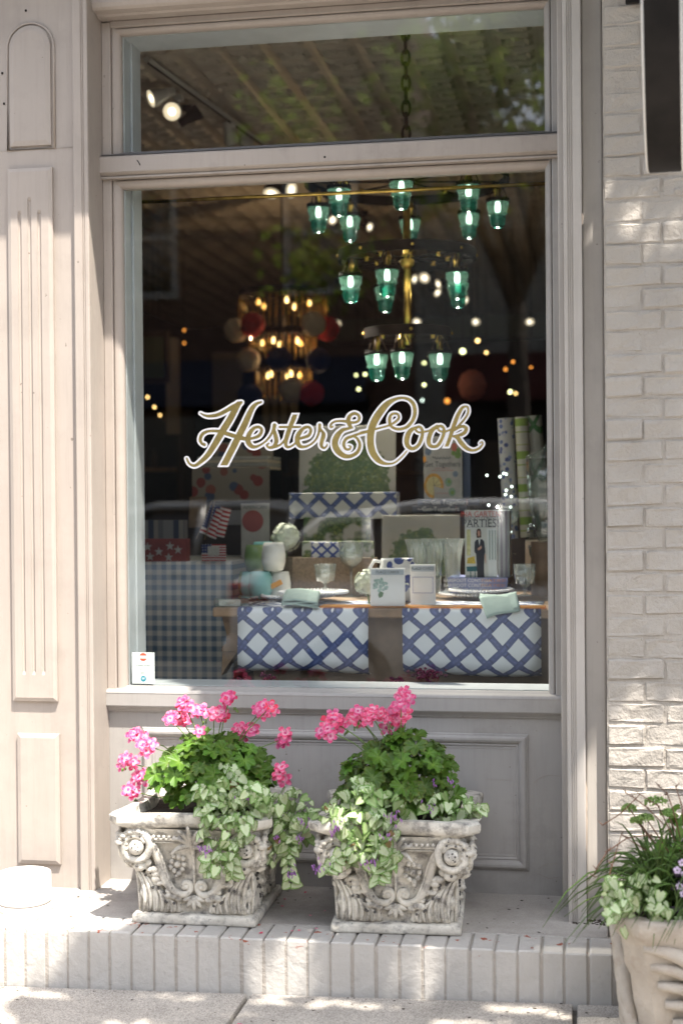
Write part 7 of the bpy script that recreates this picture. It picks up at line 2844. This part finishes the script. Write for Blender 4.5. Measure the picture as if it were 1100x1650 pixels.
def lettering():
    H = .40                                             # grid step in photo pixels
    x0, x1, y0, y1 = 290, 790, 628, 764
    gx = np.arange(x0, x1 + H, H)
    gy = np.arange(y0, y1 + H, H)
    X, Y = np.meshgrid(gx, gy)
    D = np.full(X.shape, 99.0)
    for pts, cut in STROKES:
        P = [np.array(p) for p in pts]
        dense = []
        n = len(P)
        for i in range(n - 1):
            p0, p1, p2, p3 = P[max(0, i - 1)], P[i], P[i + 1], P[min(n - 1, i + 2)]
            for q in range(8):
                t = q / 8
                dense.append(.5 * (2 * p1 + (p2 - p0) * t + (2 * p0 - 5 * p1 + 4 * p2 - p3) * t * t + (3 * p1 - p0 - 3 * p2 + p3) * t ** 3))
        dense.append(P[-1])
        d_s = np.full(X.shape, 99.0)
        for a, b in zip(dense, dense[1:]):
            mx, my = min(a[0], b[0]) - 14, min(a[1], b[1]) - 14
            Mx, My = max(a[0], b[0]) + 14, max(a[1], b[1]) + 14
            i0, i1 = max(0, int((mx - x0) / H)), min(len(gx), int((Mx - x0) / H) + 2)
            j0, j1 = max(0, int((my - y0) / H)), min(len(gy), int((My - y0) / H) + 2)
            if i0 >= i1 or j0 >= j1:
                continue
            xs_, ys_ = X[j0:j1, i0:i1], Y[j0:j1, i0:i1]
            v = b[:2] - a[:2]
            L2 = max(float(v @ v), 1e-9)
            t = np.clip(((xs_ - a[0]) * v[0] + (ys_ - a[1]) * v[1]) / L2, 0, 1)
            dist = np.hypot(xs_ - a[0] - t * v[0], ys_ - a[1] - t * v[1]) - (a[2] + (b[2] - a[2]) * t)
            d_s[j0:j1, i0:i1] = np.minimum(d_s[j0:j1, i0:i1], dist)
        if cut and cut[0] == 'y':
            d_s = np.maximum(d_s, (Y - cut[2]) * cut[1])
        D = np.minimum(D, d_s)

    def region(F):
        """filled marching squares: triangles where F < 0"""
        nj, ni = F.shape
        vs, idx, fs = [], {}, []
        def vert(key, x, y):
            k = idx.get(key)
            if k is None:
                k = idx[key] = len(vs)
                vs.append((x, y))
            return k
        neg = F < 0
        cells = neg[:-1, :-1] | neg[1:, :-1] | neg[:-1, 1:] | neg[1:, 1:]
        full_ = neg[:-1, :-1] & neg[1:, :-1] & neg[:-1, 1:] & neg[1:, 1:]
        for j in range(nj - 1):
            row = np.nonzero(cells[j])[0]
            k = 0
            while k < len(row):
                i = int(row[k])
                if full_[j, i]:
                    e = i                                # one long strip for a run of full cells
                    while k + 1 < len(row) and row[k + 1] == e + 1 and full_[j, e + 1]:
                        e += 1
                        k += 1
                    fs.append((vert(('c', i, j), gx[i], gy[j]), vert(('c', e + 1, j), gx[e + 1], gy[j]), vert(('c', e + 1, j + 1), gx[e + 1], gy[j + 1]), vert(('c', i, j + 1), gx[i], gy[j + 1])))
                else:
                    cs = [(i, j), (i + 1, j), (i + 1, j + 1), (i, j + 1)]
                    poly_ = []
                    for q in range(4):
                        (ia, ja), (ib, jb) = cs[q], cs[(q + 1) % 4]
                        fa, fb = F[ja, ia], F[jb, ib]
                        if fa < 0:
                            poly_.append(vert(('c', ia, ja), gx[ia], gy[ja]))
                        if (fa < 0) != (fb < 0):
                            t = fa / (fa - fb)
                            ka = (min((ia, ja), (ib, jb)), max((ia, ja), (ib, jb)))
                            poly_.append(vert(('e', ka), gx[ia] + (gx[ib] - gx[ia]) * t, gy[ja] + (gy[jb] - gy[ja]) * t))
                    if len(poly_) >= 3:
                        fs.append(tuple(poly_))
                k += 1
        return vs, fs
    out = []
    for F in (D + .15, np.maximum(D - 3.15, -(D - .15))):
        vs, fs = region(F)
        out.append(([tuple(at(x, y, .5835)) for x, y in vs], [tuple(reversed(f)) for f in fs]))
    return out


gold_, white_ = lettering()
obj('gold_lettering', MB().add(*gold_), M['gold'], pane_main, fix=False)
obj('white_outline', MB().add(*white_), M['sign_white'], pane_main, fix=False)
print('lettering faces', len(gold_[1]), len(white_[1]))

# ------------------------------------------------------------------ membership sticker in the corner of the pane
a, b = at(213.5, 1101, .5845), at(249, 1051.5, .5845)
w_, h_ = b.x - a.x, b.z - a.z
sk = thing('window_sticker', 'small pale membership sticker dated 2021 in the bottom corner of the glass', 'sticker', ((a.x + b.x) / 2, .5843, a.z))
obj('sheet', MB().box((-w_ / 2, -.0002, 0), (w_ / 2, .0004, h_)), plain('sticker_film', (.66, .73, .70), .35), sk)
m = MB()
for (t0, t1) in ((20, 160), (200, 340)):
    m.add([(0 + .0137 * math.cos(R(t0 + (t1 - t0) * i / 14)), -.0006, h_ * .855 + .0137 * math.sin(R(t0 + (t1 - t0) * i / 14))) for i in range(15)], [tuple(range(15))])
obj('print', m, plain('sticker_red', (.42, .09, .05), .5, var=.2, vs=300), sk)
obj('print', disc(MB(), (0, h_ * .155), .0100, -.0006, 20), plain('sticker_teal', (.02, .20, .27), .5), sk)
gi = plain('sticker_ink', (.16, .19, .19), .6)
text('2021', sk, (0, -.0007, h_ * .33), .0110, gi)
text('W', sk, (0, -.0009, h_ * .155), .010, M['paper'])
text('BUSINESS MEMBER', sk, (0, -.0007, h_ * .575), .0060, gi)
text('Heritage Foundation', sk, (0, -.0007, h_ * .475), .0052, plain('sticker_ink_green', (.25, .33, .26), .6))
obj('rule', MB().box((-w_ * .35, -.0008, h_ * .405), (w_ * .35, -.0003, h_ * .413)), gi, sk)
# small cup hooks at the head of the transom glass
for i, (px, py) in enumerate(((232, 60), (505, 42), (573, 36), (855, 16))):
    p = at(px, py, .75)
    hk = obj('cup_hook', MB().tube([(0, 0, .01), (0, 0, -.008), (.003, -.004, -.014), (.006, -.006, -.010)], .0014, 6), M['bronze'], smooth=True, loc=p)
    tag(hk, ['cup hook at the track end of the transom head', 'cup hook in the transom head over the tin ceiling', 'cup hook in the transom head near the chain', 'cup hook at the transom corner by the mirrored foliage'][i], 'hook', 'cup hooks in the transom head')
